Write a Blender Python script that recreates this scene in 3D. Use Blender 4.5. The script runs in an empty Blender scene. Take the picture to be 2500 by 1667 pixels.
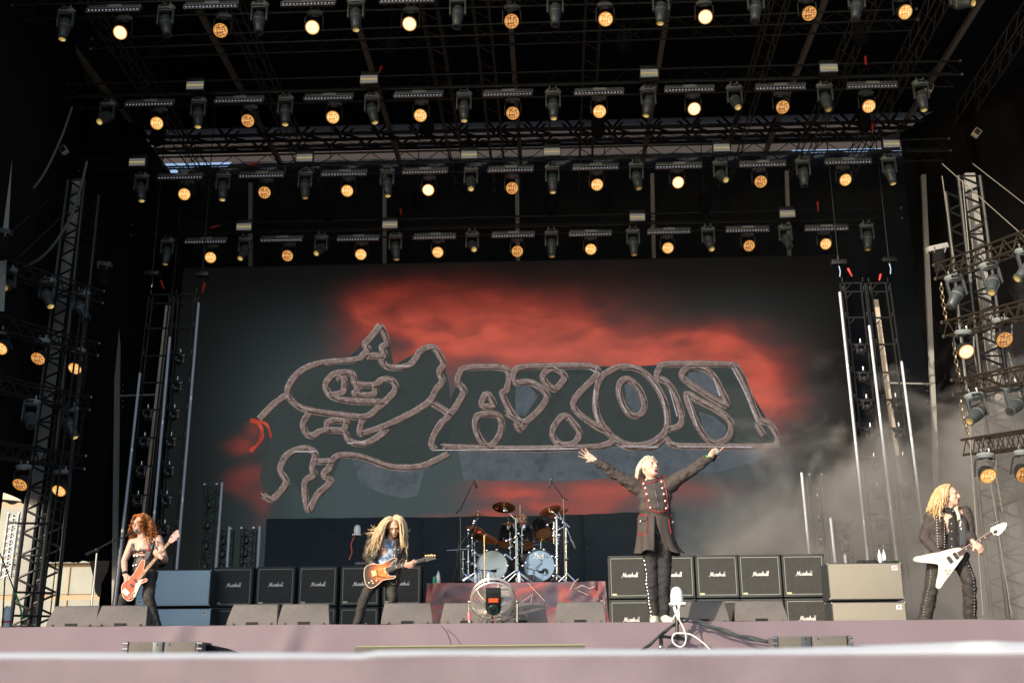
import bpy, bmesh, math, random
from mathutils import Vector, Matrix, Quaternion, noise
from mathutils.bvhtree import BVHTree
random.seed(11)
R = math.radians
scene = bpy.context.scene
col = scene.collection

# ------------------------------------------------------------------ camera
W0, H0, FPX = 2500.0, 1667.0, 2778.0
EYE = Vector((0, 0, 1.6))
PITCH, YAW, ROLL = R(16.7), R(2.1), R(0.35)
Fw = Vector((-math.sin(YAW)*math.cos(PITCH), math.cos(YAW)*math.cos(PITCH), math.sin(PITCH)))
R0 = Vector((math.cos(YAW), math.sin(YAW), 0))
U0 = R0.cross(Fw)
Rv = R0*math.cos(ROLL) - U0*math.sin(ROLL)
Uv = R0*math.sin(ROLL) + U0*math.cos(ROLL)
cam_d = bpy.data.cameras.new('camera')
cam = bpy.data.objects.new('camera', cam_d); col.objects.link(cam)
m = Matrix((Rv, Uv, -Fw)).transposed().to_4x4(); m.translation = EYE
cam.matrix_world = m
cam_d.sensor_width = 36; cam_d.lens = FPX/W0*36
cam_d.clip_start = 0.1; cam_d.clip_end = 3000
cam_d.dof.use_dof = True; cam_d.dof.focus_distance = 17.0; cam_d.dof.aperture_fstop = 2.6
scene.camera = cam
scene.render.resolution_x = 1024; scene.render.resolution_y = 682

# ------------------------------------------------------------------ light
SUN_AZ, SUN_EL = R(41), R(20)       # azimuth measured from -Y towards -X (sun behind the camera, to its left)
EXPO = 1.0
world = bpy.data.worlds.new('World'); scene.world = world; world.use_nodes = True
wn = world.node_tree.nodes; wl = world.node_tree.links
sky = wn.new('ShaderNodeTexSky'); sky.sky_type = 'NISHITA'; sky.sun_disc = False
sky.sun_elevation = SUN_EL
to_sun = Vector((-math.sin(SUN_AZ)*math.cos(SUN_EL), -math.cos(SUN_AZ)*math.cos(SUN_EL), math.sin(SUN_EL)))
sky.sun_rotation = math.atan2(to_sun.x, to_sun.y)
sky.air_density = 1.0; sky.dust_density = 1.5
wl.new(sky.outputs[0], wn['Background'].inputs[0]); wn['Background'].inputs[1].default_value = 0.14
sun_d = bpy.data.lights.new('sun', 'SUN'); sun_d.energy = 2.7; sun_d.angle = R(0.53); sun_d.color = (1.0, 0.84, 0.66)
sun = bpy.data.objects.new('sun', sun_d); col.objects.link(sun)
sun.rotation_euler = to_sun.to_track_quat('Z', 'Y').to_euler()
sun.location = (-20, -20, 20)
scene.view_settings.view_transform = 'Standard'; scene.view_settings.look = 'None'
scene.view_settings.exposure = EXPO; scene.view_settings.gamma = 1.0
scene.view_settings.use_curve_mapping = False

# ------------------------------------------------------------------ helpers
def at(px, py, Y):
    d = Fw + Rv*((px-W0/2)/FPX) + Uv*((H0/2-py)/FPX)
    return EYE + d*((Y-EYE.y)/d.y)
def atz(px, py, Z):
    d = Fw + Rv*((px-W0/2)/FPX) + Uv*((H0/2-py)/FPX)
    return EYE + d*((Z-EYE.z)/d.z)
FL = at(1250, 1522, 12.7).z
def toPix(p):
    d = p-EYE; z = d.dot(Fw); return W0/2 + d.dot(Rv)/z*FPX, H0/2 - d.dot(Uv)/z*FPX

def lin(c):
    return tuple((x/12.92 if x <= .04045 else ((x+.055)/1.055)**2.4) for x in c)
def em(c, k=1.0):
    s = k/2**EXPO
    return tuple(x*s for x in lin(tuple(v/255 for v in c)))

class MB:
    def __init__(s): s.v = []; s.f = []
    def add(s, vs, fs):
        n = len(s.v); s.v += [Vector(v) for v in vs]; s.f += [tuple(i+n for i in f) for f in fs]; return s
    def box(s, c, h, M=None):
        c = Vector(c); vs = []
        for x in (-1, 1):
            for y in (-1, 1):
                for z in (-1, 1):
                    p = Vector((x*h[0], y*h[1], z*h[2]))
                    vs.append(c + (M @ p if M else p))
        return s.add(vs, [(0,1,3,2),(4,6,7,5),(0,4,5,1),(2,3,7,6),(0,2,6,4),(1,5,7,3)])
    def hexa(s, b, t):           # bottom 4, top 4 points, ccw from above
        return s.add(list(b)+list(t), [(3,2,1,0),(4,5,6,7),(0,1,5,4),(1,2,6,5),(2,3,7,6),(3,0,4,7)])
    def rbox(s, c, h, b=.01, M=None):   # bevelled box
        c = Vector(c); bm = bmesh.new(); bmesh.ops.create_cube(bm, size=1)
        for v in bm.verts: v.co = Vector((v.co.x*2*h[0], v.co.y*2*h[1], v.co.z*2*h[2]))
        bmesh.ops.bevel(bm, geom=bm.edges[:], offset=b, segments=2, affect='EDGES', profile=.6)
        bm.verts.index_update()
        s.add([c + (M @ v.co if M else v.co) for v in bm.verts], [tuple(v.index for v in f.verts) for f in bm.faces])
        bm.free(); return s
    def tube(s, a, b, r1, r2=None, n=8, cap=True):
        a = Vector(a); b = Vector(b); r2 = r1 if r2 is None else r2
        d = b-a
        if d.length < 1e-6: return s
        q = d.to_track_quat('Z', 'X'); X = q @ Vector((1,0,0)); Yv = q @ Vector((0,1,0))
        vs = []
        for p, r in ((a, r1), (b, r2)):
            for i in range(n):
                t = 2*math.pi*i/n; vs.append(p + X*(r*math.cos(t)) + Yv*(r*math.sin(t)))
        fs = [(i, (i+1) % n, n+(i+1) % n, n+i) for i in range(n)]
        if cap: fs += [tuple(range(n-1, -1, -1)), tuple(range(n, 2*n))]
        return s.add(vs, fs)
    def path(s, pts, rad, n=6):
        pts = [Vector(p) for p in pts]; k = len(pts)
        if not hasattr(rad, '__len__'): rad = [rad]*k
        vs = []; ref = None
        for i, p in enumerate(pts):
            d = (pts[min(i+1, k-1)] - pts[max(i-1, 0)])
            if d.length < 1e-9: d = Vector((0,0,1))
            d.normalize()
            if ref is None: ref = d.orthogonal().normalized()
            ref = (ref - d*ref.dot(d))
            if ref.length < 1e-6: ref = d.orthogonal()
            ref.normalize(); o = d.cross(ref)
            for j in range(n):
                t = 2*math.pi*j/n; vs.append(p + ref*(rad[i]*math.cos(t)) + o*(rad[i]*math.sin(t)))
        fs = []
        for i in range(k-1):
            for j in range(n):
                fs.append((i*n+j, i*n+(j+1) % n, (i+1)*n+(j+1) % n, (i+1)*n+j))
        fs += [tuple(range(n-1, -1, -1)), tuple(range((k-1)*n, k*n))]
        return s.add(vs, fs)
    def lathe(s, prof, M=None, n=20, cap=True):   # prof: (r, z) list; M maps local to place
        vs = []; k = len(prof)
        for r, z in prof:
            for i in range(n):
                t = 2*math.pi*i/n; p = Vector((r*math.cos(t), r*math.sin(t), z)); vs.append(M @ p if M else p)
        fs = []
        for i in range(k-1):
            for j in range(n): fs.append((i*n+j, i*n+(j+1) % n, (i+1)*n+(j+1) % n, (i+1)*n+j))
        if cap: fs += [tuple(range(n-1, -1, -1)), tuple(range((k-1)*n, k*n))]
        return s.add(vs, fs)
    def ell(s, c, r, B=None, n=12):
        c = Vector(c); m_ = n//2; vs = []
        for i in range(m_+1):
            ph = math.pi*i/m_
            rr = max(math.sin(ph), .02)
            for j in range(n):
                t = 2*math.pi*j/n
                p = Vector((r[0]*rr*math.cos(t), r[1]*rr*math.sin(t), -r[2]*math.cos(ph)))
                vs.append(c + (B @ p if B else p))
        fs = []
        for i in range(m_):
            for j in range(n): fs.append((i*n+j, i*n+(j+1) % n, (i+1)*n+(j+1) % n, (i+1)*n+j))
        fs += [tuple(range(n-1, -1, -1)), tuple(range(m_*n, (m_+1)*n))]
        return s.add(vs, fs)
    def caps(s, a, b, r1, r2=None, n=10):
        a = Vector(a); b = Vector(b); r2 = r1 if r2 is None else r2
        d = (b-a)
        if d.length < 1e-5: return s.ell(a, (r1,)*3)
        d.normalize()
        pts = []; rad = []
        for t in (80, 55, 28, 0): pts.append(a - d*(r1*math.sin(R(t)))); rad.append(max(r1*math.cos(R(t)), .0005))
        for t in (0, 28, 55, 80): pts.append(b + d*(r2*math.sin(R(t)))); rad.append(max(r2*math.cos(R(t)), .0005))
        return s.path(pts, rad, n)
    def prism(s, pts, off):        # flat outline + thickness vector
        n = len(pts); vs = [Vector(p) for p in pts] + [Vector(p)+Vector(off) for p in pts]
        return s.add(vs, [tuple(range(n)), tuple(range(2*n-1, n-1, -1))] + [(i, n+i, n+(i+1) % n, (i+1) % n) for i in range(n)])

def mesh_from(name, mb, mat, origin=None, smooth=False):
    me = bpy.data.meshes.new(name)
    o = origin or Vector((0,0,0))
    me.from_pydata([v-o for v in mb.v], [], mb.f)
    bm = bmesh.new(); bm.from_mesh(me); bmesh.ops.recalc_face_normals(bm, faces=bm.faces[:]); bm.to_mesh(me); bm.free()
    if mat: me.materials.append(mat)
    if smooth:
        me.polygons.foreach_set('use_smooth', [True]*len(me.polygons))
        try: me.set_sharp_from_angle(angle=R(40))
        except Exception: pass
    me.update()
    return me

def worldloc(p):
    l = Vector((0,0,0))
    while p is not None: l = l + p.location; p = p.parent
    return l
def tag(o, label=None, cat=None, group=None, kind=None):
    if label: o['label'] = label
    if cat: o['category'] = cat
    if group: o['group'] = group
    if kind: o['kind'] = kind
    return o
def thing(name, label, cat, loc=(0,0,0), group=None):
    o = bpy.data.objects.new(name, None); o.empty_display_size = .1; col.objects.link(o)
    o.location = loc; return tag(o, label, cat, group)
def obj(name, mb, mat, parent=None, smooth=True, kind=None, label=None, origin=None):
    """mb holds world coordinates"""
    o0 = worldloc(parent) if parent else Vector(origin or (0,0,0))
    me = mesh_from(name, mb, mat, o0, smooth)
    o = bpy.data.objects.new(name, me); col.objects.link(o)
    if parent: o.parent = parent
    else: o.location = o0
    if kind: o['kind'] = kind
    if label: o['label'] = label
    return o
def inst(name, me, parent, M=None):
    o = bpy.data.objects.new(name, me); col.objects.link(o); o.parent = parent
    if M is not None: o.matrix_basis = M
    return o
UNIT = {}
def strut(name, parent, a, b, r, mat, n=6):
    key = (mat.name, n)
    if key not in UNIT:
        mb = MB().tube((0,0,0), (0,0,1), 1, 1, n); UNIT[key] = mesh_from('strut', mb, mat, None, True)
    a = Vector(a); b = Vector(b); d = b-a; L = d.length
    q = d.to_track_quat('Z', 'X')
    M = Matrix.Translation(a - worldloc(parent)) @ q.to_matrix().to_4x4() @ Matrix.Diagonal((r, r, L, 1))
    return inst(name, UNIT[key], parent, M)
def copy_tree(o, parent=None):
    c = o.copy(); col.objects.link(c); c.parent = parent
    for ch in list(o.children): copy_tree(ch, c)
    return c
ORD = ['first','second','third','fourth','fifth','sixth','seventh','eighth','ninth','tenth','eleventh','twelfth']
def nth(i, n):
    if i == 0: return 'leftmost'
    if i == n-1: return 'rightmost'
    return ORD[i] + ' from the left'

def catmull(pts, k=5, closed=False):
    pts = [Vector(p) for p in pts]; n = len(pts); out = []
    rng = range(n if closed else n-1)
    for i in rng:
        if closed: p0, p1, p2, p3 = pts[i-1], pts[i], pts[(i+1) % n], pts[(i+2) % n]
        else: p0, p1, p2, p3 = pts[max(i-1, 0)], pts[i], pts[i+1], pts[min(i+2, n-1)]
        for j in range(k):
            t = j/k
            out.append(.5*((2*p1) + (p2-p0)*t + (2*p0-5*p1+4*p2-p3)*t*t + (3*p1-p0-3*p2+p3)*t**3))
    if not closed: out.append(pts[-1])
    return out

# ------------------------------------------------------------------ materials
def mat(name, c, rough=.6, metal=0., var=.12, scale=6., bump=0., bscale=40., c2=None, spec=None, sheen=0):
    m = bpy.data.materials.new(name); m.use_nodes = True
    nt = m.node_tree; N = nt.nodes; L = nt.links; b = N['Principled BSDF']
    tc = N.new('ShaderNodeTexCoord'); nz = N.new('ShaderNodeTexNoise'); nz.inputs['Scale'].default_value = scale
    nz.inputs['Detail'].default_value = 5; L.new(tc.outputs['Object'], nz.inputs['Vector'])
    mx = N.new('ShaderNodeMixRGB'); L.new(nz.outputs[0], mx.inputs[0])
    c = tuple(c); lo = tuple(max(0, x*(1-var*2)) for x in c); hi = tuple(min(1, x*(1+var*2)) for x in c)
    if c2: lo, hi = c, tuple(c2)
    mx.inputs[1].default_value = (*lo, 1); mx.inputs[2].default_value = (*hi, 1)
    if c2:
        rp = N.new('ShaderNodeValToRGB'); rp.color_ramp.elements[0].position = .4; rp.color_ramp.elements[1].position = .6
        L.new(nz.outputs[0], rp.inputs[0]); L.new(rp.outputs[0], mx.inputs[0])
    L.new(mx.outputs[0], b.inputs['Base Color'])
    b.inputs['Roughness'].default_value = rough; b.inputs['Metallic'].default_value = metal
    if spec is not None: b.inputs['Specular IOR Level'].default_value = spec
    if bump:
        n2 = N.new('ShaderNodeTexNoise'); n2.inputs['Scale'].default_value = bscale; n2.inputs['Detail'].default_value = 4
        L.new(tc.outputs['Object'], n2.inputs['Vector'])
        bp = N.new('ShaderNodeBump'); bp.inputs['Strength'].default_value = bump; bp.inputs['Distance'].default_value = .02
        L.new(n2.outputs[0], bp.inputs['Height']); L.new(bp.outputs[0], b.inputs['Normal'])
    return m
def emat(name, c, k=1., cells=0, c2=None):
    m = bpy.data.materials.new(name); m.use_nodes = True
    nt = m.node_tree; N = nt.nodes; L = nt.links; b = N['Principled BSDF']
    b.inputs['Base Color'].default_value = (.05, .04, .03, 1); b.inputs['Roughness'].default_value = .2
    e = em(c, k); b.inputs['Emission Color'].default_value = (*e, 1); b.inputs['Emission Strength'].default_value = 1
    if cells:
        tc = N.new('ShaderNodeTexCoord'); v = N.new('ShaderNodeTexVoronoi'); v.inputs['Scale'].default_value = cells
        v.inputs['Randomness'].default_value = .35
        L.new(tc.outputs['Object'], v.inputs['Vector'])
        rp = N.new('ShaderNodeValToRGB'); rp.color_ramp.elements[0].position = .25; rp.color_ramp.elements[1].position = .62
        rp.color_ramp.elements[0].color = (*e, 1); rp.color_ramp.elements[1].color = (*em(c2 or c, k), 1)
        L.new(v.outputs['Distance'], rp.inputs[0]); L.new(rp.outputs[0], b.inputs['Emission Color'])
    return m
M = {}
M['black_metal'] = mat('black_metal', (.018,.019,.021), .38, .3)
M['truss_black'] = mat('truss_black', (.022,.023,.024), .42, .5)
M['fixture'] = mat('fixture', (.055,.066,.073), .42, .1)
M['fixture_light'] = mat('fixture_light', (.19,.22,.23), .45)
M['fixture_dark'] = mat('fixture_dark', (.02,.022,.025), .35)
M['lens_glass'] = mat('lens_glass', (.03,.03,.035), .05, .0)
M['post_grey'] = mat('post_grey', (.30,.30,.29), .6, 0, .1)
M['beam_cream'] = mat('beam_cream', (.55,.48,.40), .6)
M['beam_dim'] = mat('beam_dim', (.24,.205,.175), .6)  # darker copy of the cream beam, low light under the roof in its colour
M['silver'] = mat('silver', (.5,.5,.5), .3, .9)
M['chrome'] = mat('chrome', (.8,.8,.8), .12, 1., .03)
M['black_cloth'] = mat('black_cloth', (.009,.009,.011), .95, 0, .2, 3, .2, 60, spec=.1)
M['backdrop'] = mat('backdrop', (.017,.020,.025), .95, 0, .25, 2, .2, 60, spec=.1)
M['floor'] = mat('floor', (.03,.03,.03), .6)
M['tolex'] = mat('tolex', (.035,.042,.046), .55, 0, .15, 30, .4, 300)
M['grille'] = mat('grille', (.05,.052,.052), .9, 0, .15, 12, .5, 400)
M['piping'] = mat('piping', (.26,.28,.26), .5)
M['logo_white'] = mat('logo_white', (.85,.85,.82), .4)
M['grey_grille'] = mat('grey_grille', (.29,.275,.235), .75, 0, .12, 60, .5, 250)
M['wedge'] = mat('wedge', (.145,.135,.13), .62, 0, .08, 15, .5, 350)
M['slot'] = mat('slot', (.006,.006,.006), .8)
M['mauve'] = mat('mauve', (.175,.135,.158), .7, 0, .06, 1.2, .15, 8)
M['mauve2'] = mat('mauve2', (.165,.132,.160), .75, 0, .32, 2.2, .2, 12)
M['white_hem'] = mat('white_hem', (.50,.53,.56), .6, 0, .03)
M['green_tape'] = mat('green_tape', (.26,.28,.15), .6)
M['tube_white'] = mat('tube_white', (.46,.51,.60), .35, 0, .03)
M['cable_black'] = mat('cable_black', (.02,.02,.02), .45)
M['cable_white'] = mat('cable_white', (.8,.78,.76), .45)
M['dome_white'] = mat('dome_white', (.85,.86,.88), .25, 0, .02)
M['red_plastic'] = mat('red_plastic', (.55,.03,.02), .4)
M['orange_plastic'] = mat('orange_plastic', (.8,.14,.05), .4)
M['pink_tape'] = mat('pink_tape', (.8,.12,.2), .5)
M['cymbal'] = mat('cymbal', (.50,.30,.10), .28, 1., .25, 9)
M['drum_black'] = mat('drum_black', (.012,.013,.016), .12)
M['drum_wood'] = mat('drum_wood', (.42,.20,.10), .3)
M['bass_head'] = mat('bass_head', (.19,.29,.42), .18, 0, .05)  # drum head with its darker blue reflection put into the colour
M['bass_head_pale'] = mat('bass_head_pale', (.52,.66,.74), .22, 0, .05)  # same drum head, bright reflection put into the colour
M['skin'] = mat('skin', (.66,.40,.31), .5, 0, .1, 8, .1, 60)
M['hair_blond'] = mat('hair_blond', (.55,.38,.20), .45, 0, .35, 14)
M['hair_grey'] = mat('hair_grey', (.62,.57,.46), .45, 0, .2, 14)
M['hair_ginger'] = mat('hair_ginger', (.33,.115,.028), .5, 0, .45, 14)
M['hair_straw'] = mat('hair_straw', (.58,.44,.27), .45, 0, .3, 14)
M['coat'] = mat('coat', (.052,.043,.040), .78, 0, .12, 9, .3, 70)
M['black_fabric'] = mat('black_fabric', (.018,.018,.021), .8, 0, .2, 9, .3, 80)
M['denim_black'] = mat('denim_black', (.035,.032,.030), .75, 0, .25, 9, .4, 80)
M['leather'] = mat('leather', (.045,.038,.032), .38, 0, .3, 9, .5, 40)
M['red_trim'] = mat('red_trim', (.34,.012,.018), .5)
M['button'] = mat('button', (.82,.80,.74), .2, .6)
M['shoe_yellow'] = mat('shoe_yellow', (.62,.60,.28), .6, 0, .1, 40, c2=(.75,.75,.70))
M['shoe_black'] = mat('shoe_black', (.015,.015,.015), .35)
M['tee_print'] = mat('tee_print', (.10,.17,.33), .8, 0, .1, 16, c2=(.55,.66,.80))
M['tee_grey'] = mat('tee_grey', (.07,.07,.075), .8)
M['bass_red'] = mat('bass_red', (.62,.07,.025), .18, 0, .25, 5)
M['cream'] = mat('cream', (.80,.66,.52), .35)
M['maple'] = mat('maple', (.66,.40,.24), .35)
M['rosewood'] = mat('rosewood', (.10,.05,.035), .4)
M['dark_board'] = mat('dark_board', (.05,.045,.04), .4)
M['head_pink'] = mat('head_pink', (.75,.30,.27), .3)
M['guitar_white'] = mat('guitar_white', (.85,.84,.80), .16, 0, .02)
M['gold'] = mat('gold', (.75,.52,.25), .25, 1.)
M['silver_strap'] = mat('silver_strap', (.06,.07,.08), .3)
M['strap_black'] = mat('strap_black', (.03,.03,.035), .5)
M['mouth'] = mat('mouth', (.10,.015,.015), .5)
M['eye_dark'] = mat('eye_dark', (.05,.03,.03), .3)
M['bottle_clear'] = mat('bottle_clear', (.55,.65,.75), .1)
M['bottle_label'] = mat('bottle_label', (.75,.78,.80), .4)
M['blue_cap'] = mat('blue_cap', (.03,.10,.6), .4)
M['can_green'] = mat('can_green', (.05,.40,.22), .35)
M['stick_wood'] = mat('stick_wood', (.70,.48,.28), .5)
M['bandana'] = mat('bandana', (.45,.08,.05), .8, 0, .1, 40, c2=(.55,.45,.25))
M['facade'] = mat('facade', (.42,.31,.20), .8, 0, .08, 1.)
M['facade_glass'] = mat('facade_glass', (.27,.28,.24), .5, 0, .18, .8)
M['sticker'] = mat('sticker', (.65,.60,.35), .5)
M['rope_green'] = mat('rope_green', (.08,.55,.06), .5)
M['chain'] = mat('chain', (.32,.26,.18), .4, .8)
M['ground'] = mat('ground', (.16,.14,.11), .9, 0, .2, .6)
M['wire_mesh'] = mat('wire_mesh', (.80,.76,.70), .3, .7)
M['blade'] = mat('blade', (.42,.39,.35), .4, .2)

# sunburst top of the lead guitar
def sunburst():
    m = bpy.data.materials.new('sunburst'); m.use_nodes = True; N = m.node_tree.nodes; L = m.node_tree.links; b = N['Principled BSDF']
    tc = N.new('ShaderNodeTexCoord'); gr = N.new('ShaderNodeTexGradient'); gr.gradient_type = 'SPHERICAL'
    mp = N.new('ShaderNodeMapping'); mp.inputs['Scale'].default_value = (4.2, 1, 4.6); L.new(tc.outputs['Object'], mp.inputs[0]); L.new(mp.outputs[0], gr.inputs[0])
    rp = N.new('ShaderNodeValToRGB'); e = rp.color_ramp.elements; e[0].position = .12; e[0].color = (.035,.012,.008,1); e[1].position = .8; e[1].color = (.72,.24,.04,1)
    k = rp.color_ramp.elements.new(.4); k.color = (.30,.055,.01,1)
    L.new(gr.outputs[0], rp.inputs[0]); L.new(rp.outputs[0], b.inputs['Base Color']); b.inputs['Roughness'].default_value = .12
    return m
M['sunburst'] = sunburst()
def riser_print():
    m = bpy.data.materials.new('riser_print'); m.use_nodes = True; N = m.node_tree.nodes; L = m.node_tree.links; b = N['Principled BSDF']
    tc = N.new('ShaderNodeTexCoord'); mp = N.new('ShaderNodeMapping'); mp.inputs['Scale'].default_value = (.8,.8,1.5); mp.inputs['Rotation'].default_value = (0,R(25),0)
    L.new(tc.outputs['Object'], mp.inputs[0])
    n1 = N.new('ShaderNodeTexNoise'); n1.inputs['Scale'].default_value = 1.4; n1.inputs['Detail'].default_value = 7; n1.inputs['Distortion'].default_value = 1.6
    L.new(mp.outputs[0], n1.inputs['Vector'])
    rp = N.new('ShaderNodeValToRGB'); e = rp.color_ramp.elements
    e[0].position = .32; e[0].color = (.055,.045,.075,1); e[1].position = .72; e[1].color = (.40,.30,.33,1)
    for p, c in ((.46,(.12,.07,.09)),(.53,(.22,.065,.075)),(.58,(.32,.075,.07)),(.63,(.15,.09,.11))):
        k = rp.color_ramp.elements.new(p); k.color = (*c,1)
    L.new(n1.outputs[0], rp.inputs[0]); L.new(rp.outputs[0], b.inputs['Base Color']); b.inputs['Roughness'].default_value = .45
    return m
M['riser_print'] = riser_print()

# ------------------------------------------------------------------ ground and stage
g = MB().add([(-600,-300,0),(600,-300,0),(600,900,0),(-600,900,0)], [(0,1,2,3)])
obj('ground', g, M['ground'], kind='structure', smooth=False)
stage = MB().box((0, 12.75+12.5, FL-.12), (16, 12.5, .12))
obj('stage_floor', stage, M['floor'], kind='structure', smooth=False)

def cloth_grid(P00, P10, P01, P11, nx, nz, fn):
    mb = MB(); vs = []
    for j in range(nz+1):
        for i in range(nx+1):
            u, w = i/nx, j/nz
            p = (P00.lerp(P10, u)).lerp(P01.lerp(P11, u), w); vs.append(p + fn(u, w, p))
    fs = [(j*(nx+1)+i, j*(nx+1)+i+1, (j+1)*(nx+1)+i+1, (j+1)*(nx+1)+i) for j in range(nz) for i in range(nx)]
    return mb.add(vs, fs)
# fascia cloth of the stage front, laid over its rounded lip
def fas(u, w, p):
    y = .03*noise.noise(Vector((p.x*.9, w*1.2, 3))) + .02*noise.noise(Vector((p.x*2.3+w*3, w*2, 7)))
    for cx in (-4.25, -3.0, 5.0, -6.9):           # gathered tucks
        d = (p.x-cx - (w-.3)*.25)
        y += -.09*math.exp(-(d/.09)**2)*math.sin(min(1, w*1.2)*math.pi*.8) + .07*math.exp(-((d-.16)/.14)**2)*math.sin(w*math.pi)
    z = .006*noise.noise(Vector((p.x*1.7, 9, 9))) if w > .95 else 0
    return Vector((0, y, z))
Z1 = FL+.004
f_ = MB()
xs0, xs1 = -9.5, 9.5
lip = cloth_grid(Vector((xs0, 11.75, FL-1.3)), Vector((xs1, 11.75, FL-1.3)), Vector((xs0, 12.62, Z1)), Vector((xs1, 12.62, Z1)), 240, 16, fas)
lip.add([(xs0,12.62,Z1),(xs1,12.62,Z1),(xs1,12.9,Z1),(xs0,12.9,Z1)], [(0,1,2,3)])
fo = obj('stage_fascia_cloth', lip, M['mauve']); tag(fo, 'pale mauve cloth drawn over the front edge of the stage, tucked in places', 'stage cloth')
seam = MB().path([at(1079,1528,12.55)+Vector((0,-.03,0)), at(1090,1540,12.45)+Vector((0,-.02,0)), at(1097,1556,12.35)+Vector((0,-.02,0)), at(1103,1575,12.2)+Vector((0,-.02,0))], .004, 5)
obj('seam', seam, M['slot'], fo)

# foreground runway edge, close to the lens: mauve cloth with a white hem
YF = 3.2
def hemtop(px): return 1586 + (6 if px < 900 else -3*(px-900)/900) - (16*max(0, 1-abs(px-2400)/520))
pts_t, pts_b = [], []
for i in range(61):
    px = -150 + i*2800/60
    t = hemtop(px)
    pts_t.append(at(px, t + 2.5*noise.noise(Vector((px*.004,1,1))), YF+.05)); pts_b.append(at(px, (1612 if px < 900 else 1606 - 6*(px-900)/1600) + 1.5*noise.noise(Vector((px*.005,5,1))), YF))
hem = MB(); n = len(pts_t)
hem.add(pts_b + pts_t + [p+Vector((0,.25,-.015)) for p in pts_t], [(i,i+1,n+i+1,n+i) for i in range(n-1)] + [(n+i,n+i+1,2*n+i+1,2*n+i) for i in range(n-1)])
fr = MB(); low = [Vector((p.x, YF-.03, .02)) for p in pts_b]
mid = [Vector((p.x, YF+.015*noise.noise(Vector((p.x*2,2,2))), p.z-.10)) for p in pts_b]
up = [p+Vector((0,.002,.006)) for p in pts_b]
fr.add(low+mid+up, [(i,i+1,n+i+1,n+i) for i in range(n-1)] + [(n+i,n+i+1,2*n+i+1,2*n+i) for i in range(n-1)])
rt = thing('runway_edge', 'out of focus mauve cloth barrier with a white hem along the bottom of the view', 'barrier cover', (0, YF, 0))
obj('cloth', fr, M['mauve2'], rt); obj('hem', hem, M['white_hem'], rt)

# ------------------------------------------------------------------ building behind, seen through the gaps at the left
YB = 60
bt = thing('building', 'sunlit cream building with large grey green window panels behind the left wing', 'building', (at(60,1500,YB).x, YB, 0))
a = at(-420, 1600, YB).x; b_ = at(340, 1600, YB).x
obj('wall', MB().box(((a+b_)/2, YB+4, 9), ((b_-a)/2, 4, 9)), M['facade'], bt, False)
wz = [(1.2,3.2),(3.5,5.9),(6.2,7.6),(8.2,10.8)]
nx = 6; wd = (b_-a)/nx
pane = None
for i in range(nx):
    for (z0, z1) in wz:
        mbp = MB().box((a+wd*(i+.5), YB-.03, (z0+z1)/2), (wd*.475, .03, (z1-z0)/2))
        w_ = obj('window', mbp, M['facade_glass'], bt, False)
        fmb = MB().box((a+wd*(i+.5), YB-.09, (z0+z1)/2), (.06, .03, (z1-z0)/2))
        obj('mullion', fmb, M['facade'], w_, False)
obj('cornice', MB().box(((a+b_)/2, YB-.2, 7.9), ((b_-a)/2, .2, .12)), M['post_grey'], bt, False)

# ------------------------------------------------------------------ roof, backdrop, drapes
ZR = 16.0
rb = MB().box((0, 20.2, ZR+.15), (17, 7.3, .15))
rt = obj('stage_roof', rb, M['black_cloth'], None, False); tag(rt, 'black roof skin over the whole stage', 'roof')
def membrane_mat():
    m = bpy.data.materials.new('membrane'); m.use_nodes = True; N = m.node_tree.nodes; L = m.node_tree.links
    b = N['Principled BSDF']; b.inputs['Base Color'].default_value = (.19,.155,.135,1); b.inputs['Roughness'].default_value = .8
    tr = N.new('ShaderNodeBsdfTranslucent'); tr.inputs[0].default_value = (.13,.105,.09,1)
    nz = N.new('ShaderNodeTexNoise'); nz.inputs['Scale'].default_value = .4
    mx = N.new('ShaderNodeMixShader'); mx.inputs[0].default_value = .55
    L.new(b.outputs[0], mx.inputs[1]); L.new(tr.outputs[0], mx.inputs[2]); L.new(mx.outputs[0], N['Material Output'].inputs[0])
    return m
M['membrane'] = membrane_mat()
pa = at(200, 404, 30.2); pb = at(2320, 359, 30.2)
mm = MB().add([(-14,27.5,ZR),(14,27.5,ZR),(14,30.2,pb.z),(pb.x,30.2,pb.z),(pa.x,30.2,pa.z),(-14,30.2,pa.z)], [(0,1,2,3,4,5)])
o = obj('rear_canopy', mm, M['membrane'], None, False); tag(o, 'pale translucent canopy panel at the back of the roof, seen between the trusses', 'canopy')

bd = MB()
YBD = 30.4
topline = [(240,414),(545,409),(556,392),(1000,382),(1500,371),(1930,361),(1944,374),(2255,368),(2330,380)]
vs = []; NX = 200
def topy(px):
    for (x0,y0),(x1,y1) in zip(topline, topline[1:]):
        if x0 <= px <= x1: return y0+(y1-y0)*(px-x0)/(x1-x0)
    return topline[0][1] if px < 240 else topline[-1][1]
for j in range(2):
    for i in range(NX+1):
        xx = -11.0 + 22.3*i/NX; px = toPix(Vector((xx, YBD, 15)))[0]
        base = at(px, topy(px), YBD); base.x = xx
        y = YBD + .09*math.sin(base.x*5.1) + .07*noise.noise(Vector((base.x*1.7,0,0)))
        vs.append(Vector((base.x, y, base.z if j else FL)))
bd.add(vs, [(i,i+1,NX+1+i+1,NX+1+i) for i in range(NX)])
o = obj('backdrop_curtain', bd, M['backdrop']); tag(o, 'dark grey backdrop curtain hanging behind the screen from the roof', 'curtain')

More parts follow.
